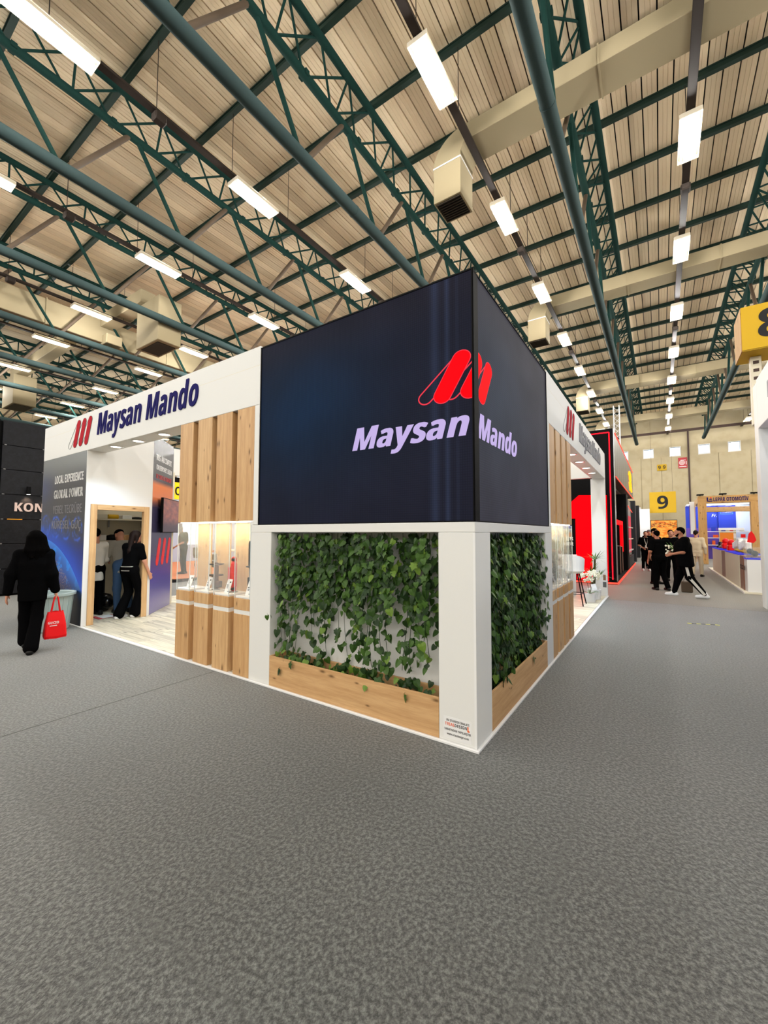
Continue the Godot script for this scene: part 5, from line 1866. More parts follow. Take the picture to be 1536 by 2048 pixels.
func right_booths() -> void:
	# white booth close on the right
	var t := thing("white_booth_front", "white booth front with grey lettering cut by the right edge", "booth front", Vector3(3.2, 0, -7))
	part("post", boxed(Vector3(3.0, 0.001, -9.35), Vector3(3.3, 4.95, -8.95), 0.005), M.white, t)
	part("fascia", boxed(Vector3(3.0, 3.92, -8.949), Vector3(3.3, 5.0, 1.0), 0.005), M.white, t)
	part("panel", boxed(Vector3(3.18, 0.001, -8.949), Vector3(3.24, 3.919, 1.0)), M.pale_blue, t)
	var b := MB.new()
	letters(b, "E", wall_at(Vector3(2.999, 4.32, -7.9), Vector3.BACK), 0.25, 0.32, 0.004)
	letters(b, "libre", wall_at(Vector3(2.999, 4.32, -7.45), Vector3.BACK), 1.0, 0.32, 0.004, 0.0, false)
	part("lettering", b, M.letter_grey, t)
	# low platform with display plinths
	t = thing("pale_platform", "low pale platform running along the right of the aisle", "platform", Vector3(5, 0, -16))
	part("slab", boxed(Vector3(3.0, 0.001, -21.6), Vector3(9.0, 0.05, -11.7), 0.004), M.cream, t)
	part("edge", boxed(Vector3(2.985, 0.001, -21.6), Vector3(2.999, 0.05, -11.7)), M.white, t)
	var runs := [[-20.2, -17.2, "farthest"], [-16.0, -12.85, "middle"]]
	for q in runs:
		t = thing("display_plinth", "cream display plinth, the %s in the row beside the aisle" % q[2], "plinth", Vector3(3.3, 0.05, (q[0] + q[1]) / 2))
		part("body", boxed(Vector3(3.05, 0.051, q[0]), Vector3(3.6, 1.0, q[1]), 0.006), M.cream, t)
		part("light_edge", boxed(Vector3(3.045, 1.001, q[0]), Vector3(3.6, 1.03, q[1])), M.blue_glow, t)
	for q in [[-17.15, -16.05, "between the cream plinths"], [-12.8, -11.8, "with lettering at the near end"]]:
		t = thing("copper_plinth", "copper brown plinth " + q[2], "plinth", Vector3(3.3, 0.05, q[0]))
		part("body", boxed(Vector3(3.06, 0.051, q[0]), Vector3(3.5, 1.0, q[1] if q[1] < -14.0 else -12.22), 0.004), M.copper, t)
		if q[0] > -14.0:
			b = MB.new()
			letters(b, "rzza", wall_at(Vector3(3.059, 0.62, -12.75), Vector3.BACK), 0.8, 0.16, 0.004)
			part("lettering", b, M.beam_dark, t)
	t = thing("glass_plinth", "white plinth with a glass case and blue light at the aisle corner", "plinth", Vector3(3.3, 0.05, -11.8))
	part("body", boxed(Vector3(3.08, 0.051, -12.2), Vector3(3.46, 0.93, -11.75), 0.006), M.white_gloss, t)
	part("light_edge", boxed(Vector3(3.07, 0.931, -12.21), Vector3(3.47, 0.955, -11.74)), M.blue_glow, t)
	b = MB.new()
	b.box(Vector3(3.08, 0.956, -11.755), Vector3(3.46, 1.25, -11.75))
	b.box(Vector3(3.08, 0.956, -12.19), Vector3(3.085, 1.25, -11.756))
	b.box(Vector3(3.08, 1.25, -12.19), Vector3(3.46, 1.255, -11.75))
	part("case", b, M.glass, t)
	var r := RandomNumberGenerator.new()
	r.seed = 42
	# goods standing on the plinths
	var goods := [["bumper", "white and yellow curved car bumper part", -13.4, 0], ["bumper", "yellow edged white car part", -14.7, 0], ["headlamp", "clear car headlamp in the glass case", -11.98, 1], ["headlamp", "dark headlamp behind the glass case", -12.66, 1], ["red_part", "red car part", -16.4, 2], ["red_part", "second red car part farther along", -17.9, 2], ["gearwheel", "grey gear part", -18.8, 3], ["gearwheel", "dark gear part at the far end", -19.6, 3]]
	for g in goods:
		var y := 1.035 if g[2] < -12.75 else (0.96 if g[2] > -12.2 else 1.001)
		if g[3] == 2 and g[2] > -17.1: y = 1.001
		t = thing(g[0], g[1] + " on the aisle plinths", "car part", Vector3(3.28, y, g[2]))
		b = MB.new()
		if g[3] == 0:
			for i in 9:
				var a := -0.9 + i * 0.2
				b.box(Vector3(-0.12 + 0.1 * cos(a * 1.5), 0.08 + 0.1 * cos(a * 1.7), a * 0.6 - 0.07), Vector3(0.02 + 0.1 * cos(a * 1.5), 0.3 + 0.13 * cos(a * 1.7), a * 0.6 + 0.07), 0.03)
			part("shell", b, M.white_gloss, t, true)
			b = MB.new()
			b.box(Vector3(-0.07, 0.0, -0.5), Vector3(0.13, 0.09, 0.5), 0.03)
			part("trim", b, M.yellow_sign, t, true)
		elif g[3] == 1:
			b.ball(Vector3(0, 0.12, 0), Vector3(0.08, 0.08, 0.11), 14)
			part("lens", b, M.charcoal, t, true)
			part("bezel", _lathe([[0.0, 0.0], [0.09, 0.0], [0.1, 0.02], [0.0, 0.02]]), M.chrome, t, true)
		elif g[3] == 2:
			b.box(Vector3(-0.12, 0.0, -0.2), Vector3(0.12, 0.22, 0.2), 0.04)
			b.ball(Vector3(0, 0.28, 0), Vector3(0.12, 0.14, 0.16), 10)
			part("body", b, M.red_plastic, t, true)
		else:
			part("body", _lathe([[0.0, 0.0], [0.14, 0.0], [0.14, 0.08], [0.08, 0.1], [0.07, 0.24], [0.0, 0.25]]), M.steel if g[2] > -19.0 else M.charcoal, t, true)
	t = thing("table_flag", "small red flag on a stand over the glass case", "flag", Vector3(3.3, 1.001, -12.5))
	b = MB.new()
	b.tube(Vector3(0, 0.0, 0), Vector3(0, 0.72, 0), 0.006, 0.006, 6)
	b.box(Vector3(-0.06, 0, -0.06), Vector3(0.06, 0.015, 0.06))
	part("staff", b, M.chrome, t, true)
	b = MB.new()
	b.slab(PackedVector2Array([Vector2(0, 0.7), Vector2(-0.06, 0.62), Vector2(-0.1, 0.38), Vector2(0.04, 0.36), Vector2(0.1, 0.44), Vector2(0.06, 0.6)]), -0.01, 0.01)
	part("cloth", b, M.red_plastic, t, true)
	# oak gate behind
	t = thing("oak_gate", "rough oak gate frame with dark blue lettering and a small emblem", "gate", Vector3(4, 0, -25))
	part("post", boxed(Vector3(2.9, 0.001, -25.3), Vector3(3.26, 3.66, -24.95), 0.01), M.rough_oak, t)
	part("post", boxed(Vector3(5.05, 0.001, -25.3), Vector3(5.4, 3.66, -24.95), 0.01), M.rough_oak, t)
	part("beam", boxed(Vector3(2.9, 3.27, -25.3), Vector3(5.7, 3.66, -24.949), 0.01, true), M.rough_oak, t)
	part("rear_beam", boxed(Vector3(3.2, 2.95, -29.0), Vector3(6.4, 3.25, -28.7), 0.01, true), M.oak2, t)
	part("rear_post", boxed(Vector3(5.55, 0.001, -29.0), Vector3(5.85, 2.95, -28.7), 0.01), M.oak2, t)
	part("side_beam", boxed(Vector3(2.9, 3.3, -28.9), Vector3(3.2, 3.6, -25.31), 0.01, true), M.oak2, t)
	b = MB.new()
	letters(b, "LEPAR OTOMOTİV", wall_at(Vector3(3.56, 3.36, -24.948), Vector3.RIGHT), 1.42, 0.2, 0.015)
	b.box(Vector3(3.28, 3.4, -24.948), Vector3(3.34, 3.58, -24.93))
	b.box(Vector3(3.3, 3.35, -24.948), Vector3(3.52, 3.4, -24.93))
	b.box(Vector3(3.39, 3.45, -24.948), Vector3(3.5, 3.5, -24.93))
	part("lettering", b, M.navy, t)
	b = MB.new()
	b.ball(Vector3(3.46, 3.55, -24.93), Vector3(0.035, 0.035, 0.015), 10)
	part("emblem_dot", b, M.red_plastic, t)
	for i in 3:
		var x: float = [3.0, 3.95, 5.2][i]
		var d := thing("floodlight", "small dark floodlight on top of the oak gate, %s" % ["at its left end", "in the middle", "at its right end"][i], "floodlight", Vector3(x, 3.66, -24.9))
		part("head", boxed(Vector3(x - 0.16, 3.69, -25.0), Vector3(x + 0.16, 3.76, -24.8), 0.02), M.black, d)
		part("bracket", boxed(Vector3(x - 0.02, 3.661, -25.02), Vector3(x + 0.02, 3.69, -24.95)), M.black, d)
	t = thing("blue_booth_wall", "bright blue booth wall with a glowing word, seen through the oak gate", "wall", Vector3(4.3, 0, -31))
	part("panel", boxed(Vector3(2.6, 2.0, -31.2), Vector3(4.35, 3.45, -31.1)), M.blue_wall, t)
	part("panel", boxed(Vector3(4.3, 1.95, -31.05), Vector3(5.15, 3.45, -30.95)), M.blue_wall, t)
	part("panel", boxed(Vector3(2.6, 0.001, -31.2), Vector3(4.3, 1.999, -31.1)), M.violet_wall, t)
	part("panel", boxed(Vector3(5.15, 0.001, -31.1), Vector3(8.5, 3.45, -31.0)), M.pale_blue, t)
	b = MB.new()
	letters(b, "Frision", wall_at(Vector3(4.47, 2.98, -30.949), Vector3.RIGHT), 0.48, 0.13, 0.01, 0.2)
	letters(b, "Fr.", wall_at(Vector3(3.96, 2.72, -31.099), Vector3.RIGHT), 0.27, 0.2, 0.01, 0.2)
	part("lettering", b, M.white_glow, t)
	b = MB.new()
	for w in outline(PackedVector2Array([Vector2(4.4, 2.88), Vector2(5.02, 2.88), Vector2(5.02, 3.2), Vector2(4.4, 3.2)]), 0.03):
		b.slab(w, -30.949, -30.94)
	part("frame_light", b, M.sign_glow, t)
	part("ceiling_board", boxed(Vector3(2.6, 3.452, -31.2), Vector3(8.5, 3.5, -29.2)), M.white, t)
	for i in 4:
		var p: Vector3 = [Vector3(3.75, 3.42, -30.2), Vector3(4.75, 3.42, -30.3), Vector3(5.15, 3.42, -29.8), Vector3(2.95, 3.42, -29.6)][i]
		var d := thing("round_downlight", "glowing round lamp under the ceiling of the blue booth, %s" % ["over its left side", "over the glowing word", "by the oak post", "left of the oak gate"][i], "lamp", p)
		part("lens", _lathe([[0.0, -0.02], [0.15, -0.02], [0.16, 0.02], [0.0, 0.03]]), M.white_glow, d, true)
		omni(p + Vector3(0, -0.15, 0.1), 1.3, Color(0.95, 0.97, 1.0), 0.1)
	t = thing("product_wall", "long product shelves with bright goods at the back of the blue booth", "shelves", Vector3(4.5, 0, -30))
	for y in [0.9, 1.35, 1.75]:
		part("shelf", boxed(Vector3(3.3, y, -30.6), Vector3(7.6, y + 0.04, -30.1)), M.white_gloss, t)
	part("lit_panel", boxed(Vector3(4.25, 1.1, -30.09), Vector3(4.9, 1.7, -30.06)), glow("amber_panel", Color(1.0, 0.55, 0.2), 0.8), t)
	part("header", boxed(Vector3(4.2, 1.85, -30.2), Vector3(5.4, 2.0, -30.1)), M.white_gloss, t)
	for i in 26:
		var y: float = [0.941, 1.391, 1.791][i % 3]
		var x := 3.4 + (i / 3) * 0.45 + r.randf_range(0, 0.1)
		var ci := r.randi() % 5
		var s := thing("packet", "%s packet on the %s shelf of the blue booth, %s from the left" % [["red", "white", "dark", "orange", "blue"][ci], ["lowest", "middle", "top"][i % 3], ["first", "second", "third", "fourth", "fifth", "sixth", "seventh", "eighth", "ninth"][i / 3]], "packet", Vector3(x, y, -30.3), 0.0, "packets on the back shelves of the blue booth")
		part("body", boxed(Vector3(x, y, -30.4), Vector3(x + r.randf_range(0.15, 0.3), y + r.randf_range(0.14, 0.3), -30.2), 0.008), [M.red_plastic, M.white_gloss, M.charcoal, M.orange_print, M.blue_wall][ci], s)
	t = thing("flag_banner", "white feather banner with a violet stripe left of the oak gate", "banner", Vector3(2.75, 0, -27))
	part("sail", boxed(Vector3(2.62, 1.6, -27.02), Vector3(2.86, 3.5, -27.0), 0.004), M.white_gloss, t)
	part("stripe", boxed(Vector3(2.6, 0.4, -27.03), Vector3(2.64, 3.3, -26.99)), M.violet_wall, t)
	part("pole", boxed(Vector3(2.86, 0.001, -27.03), Vector3(2.9, 3.4, -26.99)), M.oak2, t)

func left_side() -> void:
	# dark panelled stand across the left aisle
	var x := -12.7
	var t := thing("dark_booth_wall", "dark panelled booth wall with lit KON letters at the left edge", "wall", Vector3(x, 0, -2))
	var ys := [0.05, 0.69, 1.33, 1.96, 2.6, 3.24, 3.87, 4.51]
	for i in ys.size() - 1:
		for s in 2:
			part("panel", boxed(Vector3(x - 0.05, ys[i] + 0.006, -0.16 - s * 1.6 - 1.59), Vector3(x, ys[i + 1] - 0.006, -0.16 - s * 1.6), 0.004), M.dark_concrete, t)
	part("frame", boxed(Vector3(x - 0.3, 0.001, -3.36), Vector3(x - 0.06, 4.48, -0.1)), M.black, t)
	part("side", boxed(Vector3(x - 0.3, 0.001, -0.1), Vector3(x + 0.02, 4.5, 0.02)), M.black, t)
	part("side", boxed(Vector3(-20, 0.001, 0.02), Vector3(x - 0.02, 4.5, 0.1)), M.black, t)
	var b := MB.new()
	for y in [0.69, 1.33, 1.96, 2.6, 3.24, 3.87]:
		b.ball(Vector3(x + 0.004, y, -0.22), Vector3(0.012, 0.015, 0.03), 8)
		b.ball(Vector3(x + 0.004, y, -1.0), Vector3(0.01, 0.012, 0.02), 8)
	part("clip", b, M.steel, t)
	b = MB.new()
	letters(b, "KON", wall_at(Vector3(x + 0.001, 2.17, -0.455), Vector3.FORWARD), 0.6, 0.225, 0.03)
	part("lettering", b, M.kon_letter, t)
	part("light_slit", boxed(Vector3(x + 0.0, 1.958, -0.62), Vector3(x + 0.003, 1.966, -0.32)), M.gold_neon, t)
	for i in 2:
		var p := Vector3(x + 0.1, 2.62, -0.7 - i * 0.42)
		var d := thing("wall_spotlight", "black cylinder wall spotlight above the lit letters, %s" % ["over the middle letter", "half hidden by the poster wall"][i], "spotlight", p)
		part("body", _lathe([[0.0, 0.0], [0.045, 0.0], [0.045, 0.2], [0.0, 0.2]], 16), M.black, d, true)
		part("lens", _lathe([[0.0, -0.006], [0.04, -0.006], [0.04, 0.0]], 16), M.down_glow, d, true)
		part("arm", boxed(Vector3(x + 0.001, 2.7, p.z - 0.015), Vector3(x + 0.06, 2.73, p.z + 0.015)), M.black, d)
		spot(p + Vector3(0.0, -0.02, 0), Vector3(-0.35, -1, 0).normalized(), 42.0, 0.5, Color(1.0, 0.85, 0.7), 0.03)
	# bin by the poster wall
	t = thing("waste_bin", "big pale grey plastic bin in front of the globe poster", "bin", Vector3(-7.3, 0.001, 0.37))
	part("body", _lathe([[0.0, 0.0], [0.25, 0.0], [0.27, 0.02], [0.325, 0.58], [0.31, 0.58], [0.25, 0.03], [0.0, 0.03]], 28), M.bucket, t, true)
	part("rim", _lathe([[0.325, 0.57], [0.36, 0.575], [0.362, 0.615], [0.335, 0.62], [0.31, 0.6], [0.31, 0.57]], 28), M.bucket, t, true)
	b = MB.new()
	for i in 20:
		var a := TAU * i / 20
		b.tube(Vector3(cos(a) * 0.274, 0.04, sin(a) * 0.274), Vector3(cos(a) * 0.322, 0.55, sin(a) * 0.322), 0.005, 0.005, 4, false)
	part("rib", b, M.bucket, t, true)
	# the stand behind, seen through the opening
	t = thing("orange_platform", "raised orange boarded platform of the stand behind, seen through the opening", "platform", Vector3(-15, 0, -7))
	part("slab", boxed(Vector3(-20, 0.001, -14.0), Vector3(-12.0, 0.1, -4.3), 0.004), M.charcoal, t)
	for i in 18:
		part("plank", boxed(Vector3(-20, 0.101, -4.85 - i * 0.52), Vector3(-12.0, 0.112, -4.34 - i * 0.52), 0.002), M.orange_floor, t)
	t = thing("far_booth_wall", "pale wall with a white poster at the back of the orange floored stand", "wall", Vector3(-19, 0, -12))
	part("panel", boxed(Vector3(-20, 0.112, -14.0), Vector3(-12.0, 3.4, -13.9)), M.pale_blue, t)
	part("panel", boxed(Vector3(-20, 0.112, -13.89), Vector3(-19.9, 3.4, -4.6)), M.pale_blue, t)
	part("poster", boxed(Vector3(-19.89, 1.0, -10.4), Vector3(-19.88, 2.6, -9.0)), M.white_glow, t)
	part("violet_strip", boxed(Vector3(-19.89, 0.3, -11.3), Vector3(-19.87, 3.2, -11.1)), M.violet_wall, t)
	b = MB.new()
	t = thing("hanging_sign", "yellow hanging sign with black letters behind the oak slats", "sign", Vector3(-18.4, 3.4, -7.9))
	part("plate", boxed(Vector3(-18.9, 3.3, -8.4), Vector3(-18.8, 4.15, -7.3), 0.004), M.yellow_bright, t)
	part("header", boxed(Vector3(-18.9, 4.15, -8.4), Vector3(-18.79, 4.5, -7.3)), M.black, t)
	letters(b, "KO", wall_at(Vector3(-18.799, 3.5, -7.72), Vector3.FORWARD), 0.62, 0.42, 0.01)
	letters(b, "Ç", wall_at(Vector3(-18.799, 4.05, -7.65), Vector3.FORWARD), 0.28, 0.3, 0.01)
	part("lettering", b, M.black_print, t)
	t = thing("meeting_table", "pale meeting table on the orange platform", "table", Vector3(-14.6, 0.113, -8.4))
	part("tabletop", boxed(Vector3(-15.3, 0.83, -8.8), Vector3(-13.9, 0.87, -8.0), 0.006), M.cream, t)
	for s in [[-15.2, -8.7], [-14.0, -8.7], [-15.2, -8.1], [-14.0, -8.1]]:
		part("leg", boxed(Vector3(s[0] - 0.02, 0.114, s[1] - 0.02), Vector3(s[0] + 0.02, 0.829, s[1] + 0.02)), M.steel, t)
	for i in 2:
		var c := Vector3([-13.0, -16.2][i], 0.113, [-6.2, -7.9][i])
		t = thing("tub_chair", "grey tub chair at the meeting table, %s" % ["nearer the display cases", "farther left"][i], "chair", c)
		part("seat", boxed(c + Vector3(-0.27, 0.38, -0.25), c + Vector3(0.27, 0.47, 0.25), 0.03), M.charcoal, t)
		part("backrest", boxed(c + Vector3(-0.28, 0.47, 0.2), c + Vector3(0.28, 0.85, 0.27), 0.03), M.charcoal, t)
		for s in [[-1, -1], [1, -1], [-1, 1], [1, 1]]:
			b = MB.new()
			b.tube(c + Vector3(s[0] * 0.22, 0.0, s[1] * 0.2), c + Vector3(s[0] * 0.18, 0.38, s[1] * 0.17), 0.014, 0.014, 6)
			part("leg", b, M.black, t)
	omni(Vector3(-15.5, 3.2, -9.0), 3.0, Color(1.0, 0.97, 0.92), 0.2)

func around() -> void:
	red_booth()
	signs()
	right_booths()
	left_side()


# ------------------------------------------------------------------ people
# A figure stands at its own origin, looks along +z, its left is +x. Limbs are tapered capsules joined with a smooth
# minimum and meshed with surface nets.
class Field:
	var lo: Vector3
	var dim: Vector3i
	var cell: float
	var k: float
	var s := PackedFloat32Array()
	var act := PackedInt32Array()

	func _init(a: Vector3, b: Vector3, c: float, kk: float) -> void:
		lo = a
		cell = c
		k = kk
		dim = Vector3i(((b - a) / c).ceil()) + Vector3i.ONE
		s.resize(dim.x * dim.y * dim.z)

	# capsule from a (radius ra) to b (radius rb); sq squeezes it along its local x (x > 1 makes it wider that way)
	func bone(a: Vector3, b: Vector3, ra: float, rb: float, sq := Vector3.ONE, sign_ := 1.0) -> void:
		var m := maxf(ra, rb) * maxf(sq.x, maxf(sq.y, sq.z)) + k * 3.2
		var p0 := Vector3i((((a.min(b) - Vector3.ONE * m) - lo) / cell).floor()).clamp(Vector3i.ZERO, dim - Vector3i.ONE)
		var p1 := Vector3i((((a.max(b) + Vector3.ONE * m) - lo) / cell).ceil()).clamp(Vector3i.ZERO, dim - Vector3i.ONE)
		var inv := Vector3.ONE / sq
		var aa := a * inv
		var ba := b * inv - aa
		var l2 := maxf(ba.length_squared(), 1e-8)
		var dr := rb - ra
		for z in range(p0.z, p1.z + 1):
			for y in range(p0.y, p1.y + 1):
				var row := (z * dim.y + y) * dim.x
				for x in range(p0.x, p1.x + 1):
					var p := (lo + Vector3(x, y, z) * cell) * inv - aa
					var h := clampf(p.dot(ba) / l2, 0.0, 1.0)
					var d := (p - ba * h).length() - (ra + dr * h)
					if d < k * 3.2:
						s[row + x] += sign_ * exp(-d / k)

	func ball(o: Vector3, r: Vector3, sign_ := 1.0) -> void:
		var mr := minf(r.x, minf(r.y, r.z))
		bone(o, o + Vector3(0, 0.0005, 0), mr, mr, r / mr, sign_)

	# cut away everything on the far side of a plane
	func cut(at: Vector3, n: Vector3) -> void:
		n = n.normalized()
		for z in dim.z:
			for y in dim.y:
				var row := (z * dim.y + y) * dim.x
				for x in dim.x:
					if s[row + x] > 0.0:
						var d := (lo + Vector3(x, y, z) * cell - at).dot(n)
						if d > -cell * 2.0:
							s[row + x] = minf(s[row + x], exp(-d / k))

	func value(i: int) -> float:
		return -k * log(maxf(s[i], 1e-9))

	func to(b: MB) -> void:
		var sx := 1
		var sy := dim.x
		var sz := dim.x * dim.y
		var at := {}
		var pts := PackedVector3Array()
		var nrm := PackedVector3Array()
		var ofs := [0, sx, sy, sx + sy, sz, sx + sz, sy + sz, sx + sy + sz]
		var edges := [[0, 1], [2, 3], [4, 5], [6, 7], [0, 2], [1, 3], [4, 6], [5, 7], [0, 4], [1, 5], [2, 6], [3, 7]]
		for z in dim.z - 1:
			for y in dim.y - 1:
				var row := (z * dim.y + y) * dim.x
				for x in dim.x - 1:
					var i := row + x
					var mask := 0
					for j in 8:
						if s[i + ofs[j]] > 1.0:
							mask |= 1 << j
					if mask == 0 or mask == 255:
						continue
					var v := []
					for j in 8:
						v.append(value(i + ofs[j]))
					var sum := Vector3.ZERO
					var n := 0
					for e in edges:
						var p: float = v[e[0]]
						var q: float = v[e[1]]
						if (p < 0.0) != (q < 0.0):
							var t := p / (p - q)
							var c0 := Vector3(e[0] & 1, (e[0] >> 1) & 1, (e[0] >> 2) & 1)
							var c1 := Vector3(e[1] & 1, (e[1] >> 1) & 1, (e[1] >> 2) & 1)
							sum += c0.lerp(c1, t)
							n += 1
					at[i] = pts.size()
					pts.append(lo + (Vector3(x, y, z) + sum / n) * cell)
					nrm.append(Vector3(v[1] + v[3] + v[5] + v[7] - v[0] - v[2] - v[4] - v[6], v[2] + v[3] + v[6] + v[7] - v[0] - v[1] - v[4] - v[5], v[4] + v[5] + v[6] + v[7] - v[0] - v[1] - v[2] - v[3]).normalized())
		for i in at:
			for ax in 3:
				var st: int = [sx, sy, sz][ax]
				var a0: int = [sy, sz, sx][ax]
				var b0: int = [sz, sx, sy][ax]
				var p := s[i] > 1.0
				var q := s[i + st] > 1.0
				if p == q or not (at.has(i - a0) and at.has(i - b0) and at.has(i - a0 - b0)):
					continue
				var w := [at[i], at[i - a0], at[i - a0 - b0], at[i - b0]]
				if not p:
					w.reverse()
				for t in [[0, 1, 2], [0, 2, 3]]:
					for j in [t[0], t[2], t[1]]:
						b.v.append(pts[w[j]])
						b.n.append(nrm[w[j]])
						b.u.append(Vector2(pts[w[j]].x, pts[w[j]].y))

# joints of a relaxed standing figure 1.75 m tall
func stance() -> Dictionary:
	return {
		"hip": Vector3(0, 0.93, 0), "chest": Vector3(0, 1.28, 0), "neck": Vector3(0, 1.47, -0.01), "head": Vector3(0, 1.64, 0.02),
		"shoulder_l": Vector3(0.19, 1.42, 0), "elbow_l": Vector3(0.24, 1.13, -0.03), "wrist_l": Vector3(0.25, 0.88, 0.04),
		"shoulder_r": Vector3(-0.19, 1.42, 0), "elbow_r": Vector3(-0.24, 1.13, -0.03), "wrist_r": Vector3(-0.25, 0.88, 0.04),
		"hip_l": Vector3(0.1, 0.9, 0), "knee_l": Vector3(0.11, 0.49, 0.02), "ankle_l": Vector3(0.11, 0.08, -0.02),
		"hip_r": Vector3(-0.1, 0.9, 0), "knee_r": Vector3(-0.11, 0.49, 0.02), "ankle_r": Vector3(-0.11, 0.08, -0.02),
		"face": Vector3(0, 0, 1), "toe_l": Vector3(0.05, 0, 1), "toe_r": Vector3(-0.05, 0, 1)}

func hand(b: MB, wrist: Vector3, along: Vector3, side: float, curl: float, sc: float) -> void:
	# palm, four fingers of different lengths and a thumb; palm faces the body
	var d := along.normalized()
	var out := Vector3(side, 0, 0)
	out = (out - d * out.dot(d)).normalized()     # back of the hand
	var fwd := d.cross(out) * -side               # thumb side
	if fwd.z < 0.0:
		fwd = -fwd
	var f := Field.new(wrist - Vector3.ONE * 0.13 * sc + d * 0.08 * sc, wrist + Vector3.ONE * 0.13 * sc + d * 0.08 * sc, 0.0062, 0.0035)
	f.bone(wrist - d * 0.03, wrist + d * 0.025 * sc, 0.026 * sc, 0.027 * sc)
	for t in [-0.024, -0.008, 0.008, 0.024]:
		f.bone(wrist + d * 0.015 * sc + fwd * t * 0.8 * sc, wrist + d * 0.085 * sc + fwd * t * sc, 0.015 * sc, 0.012 * sc)
	var lens := [0.062, 0.078, 0.083, 0.075]
	for i in 4:
		var t: float = [-0.03, -0.01, 0.01, 0.03][i] * sc
		var p := wrist + d * 0.088 * sc + fwd * t
		var dir := d
		for j in 3:
			dir = (dir - out * curl * [0.35, 0.6, 0.5][j]).normalized()
			var q: Vector3 = p + dir * lens[i] * sc * [0.42, 0.32, 0.26][j]
			f.bone(p, q, [0.0095, 0.0088, 0.008][j] * sc, [0.0088, 0.008, 0.0072][j] * sc)
			p = q
	var tp := wrist + d * 0.03 * sc + fwd * 0.025 * sc
	var t1 := tp + (d * 0.6 + fwd * 0.75 - out * 0.25).normalized() * 0.045 * sc
	var t2 := t1 + (d * 0.95 + fwd * 0.15 - out * (0.3 + curl * 0.4)).normalized() * 0.035 * sc
	f.bone(tp, t1, 0.014 * sc, 0.0105 * sc)
	f.bone(t1, t2, 0.0105 * sc, 0.0085 * sc)
	f.to(b)

func head_shape(b: MB, j: Dictionary, fine: float) -> Transform3D:
	var z: Vector3 = j.face.normalized()
	var x := Vector3.UP.cross(z).normalized()
	var xf := Transform3D(Basis(x, z.cross(x), z), j.head)
	var f := Field.new(Vector3(-0.13, -0.24, -0.15), Vector3(0.13, 0.15, 0.17), fine, 0.012)
	f.ball(Vector3(0, 0.03, -0.015), Vector3(0.075, 0.088, 0.095))
	f.ball(Vector3(0, -0.03, 0.03), Vector3(0.058, 0.075, 0.062))
	f.bone(Vector3(-0.02, -0.085, 0.055), Vector3(0.02, -0.085, 0.055), 0.028, 0.028)
	f.bone(Vector3(0, 0.012, 0.088), Vector3(0, -0.028, 0.108), 0.008, 0.0135)
	f.bone(Vector3(-0.012, -0.03, 0.098), Vector3(0.012, -0.03, 0.098), 0.008, 0.008)
	f.bone(Vector3(-0.035, 0.026, 0.078), Vector3(0.035, 0.026, 0.078), 0.009, 0.009)
	f.bone(Vector3(-0.018, -0.058, 0.084), Vector3(0.018, -0.058, 0.084), 0.0085, 0.0085)
	for s in [-1, 1]:
		f.bone(Vector3(s * 0.075, 0.012, -0.012), Vector3(s * 0.079, -0.028, -0.008), 0.016, 0.01, Vector3(0.6, 1, 1))
		f.ball(Vector3(s * 0.03, 0.006, 0.088), Vector3(0.012, 0.009, 0.012), -0.25)
	f.bone(Vector3(0, -0.06, -0.03), xf.affine_inverse() * j.neck + Vector3(0, -0.03, 0), 0.052, 0.062)
	var h := MB.new()
	f.to(h)
	b.v.append_array(xf * h.v)
	for n in h.n:
		b.n.append(xf.basis * n)
	b.u.append_array(h.u)
	return xf

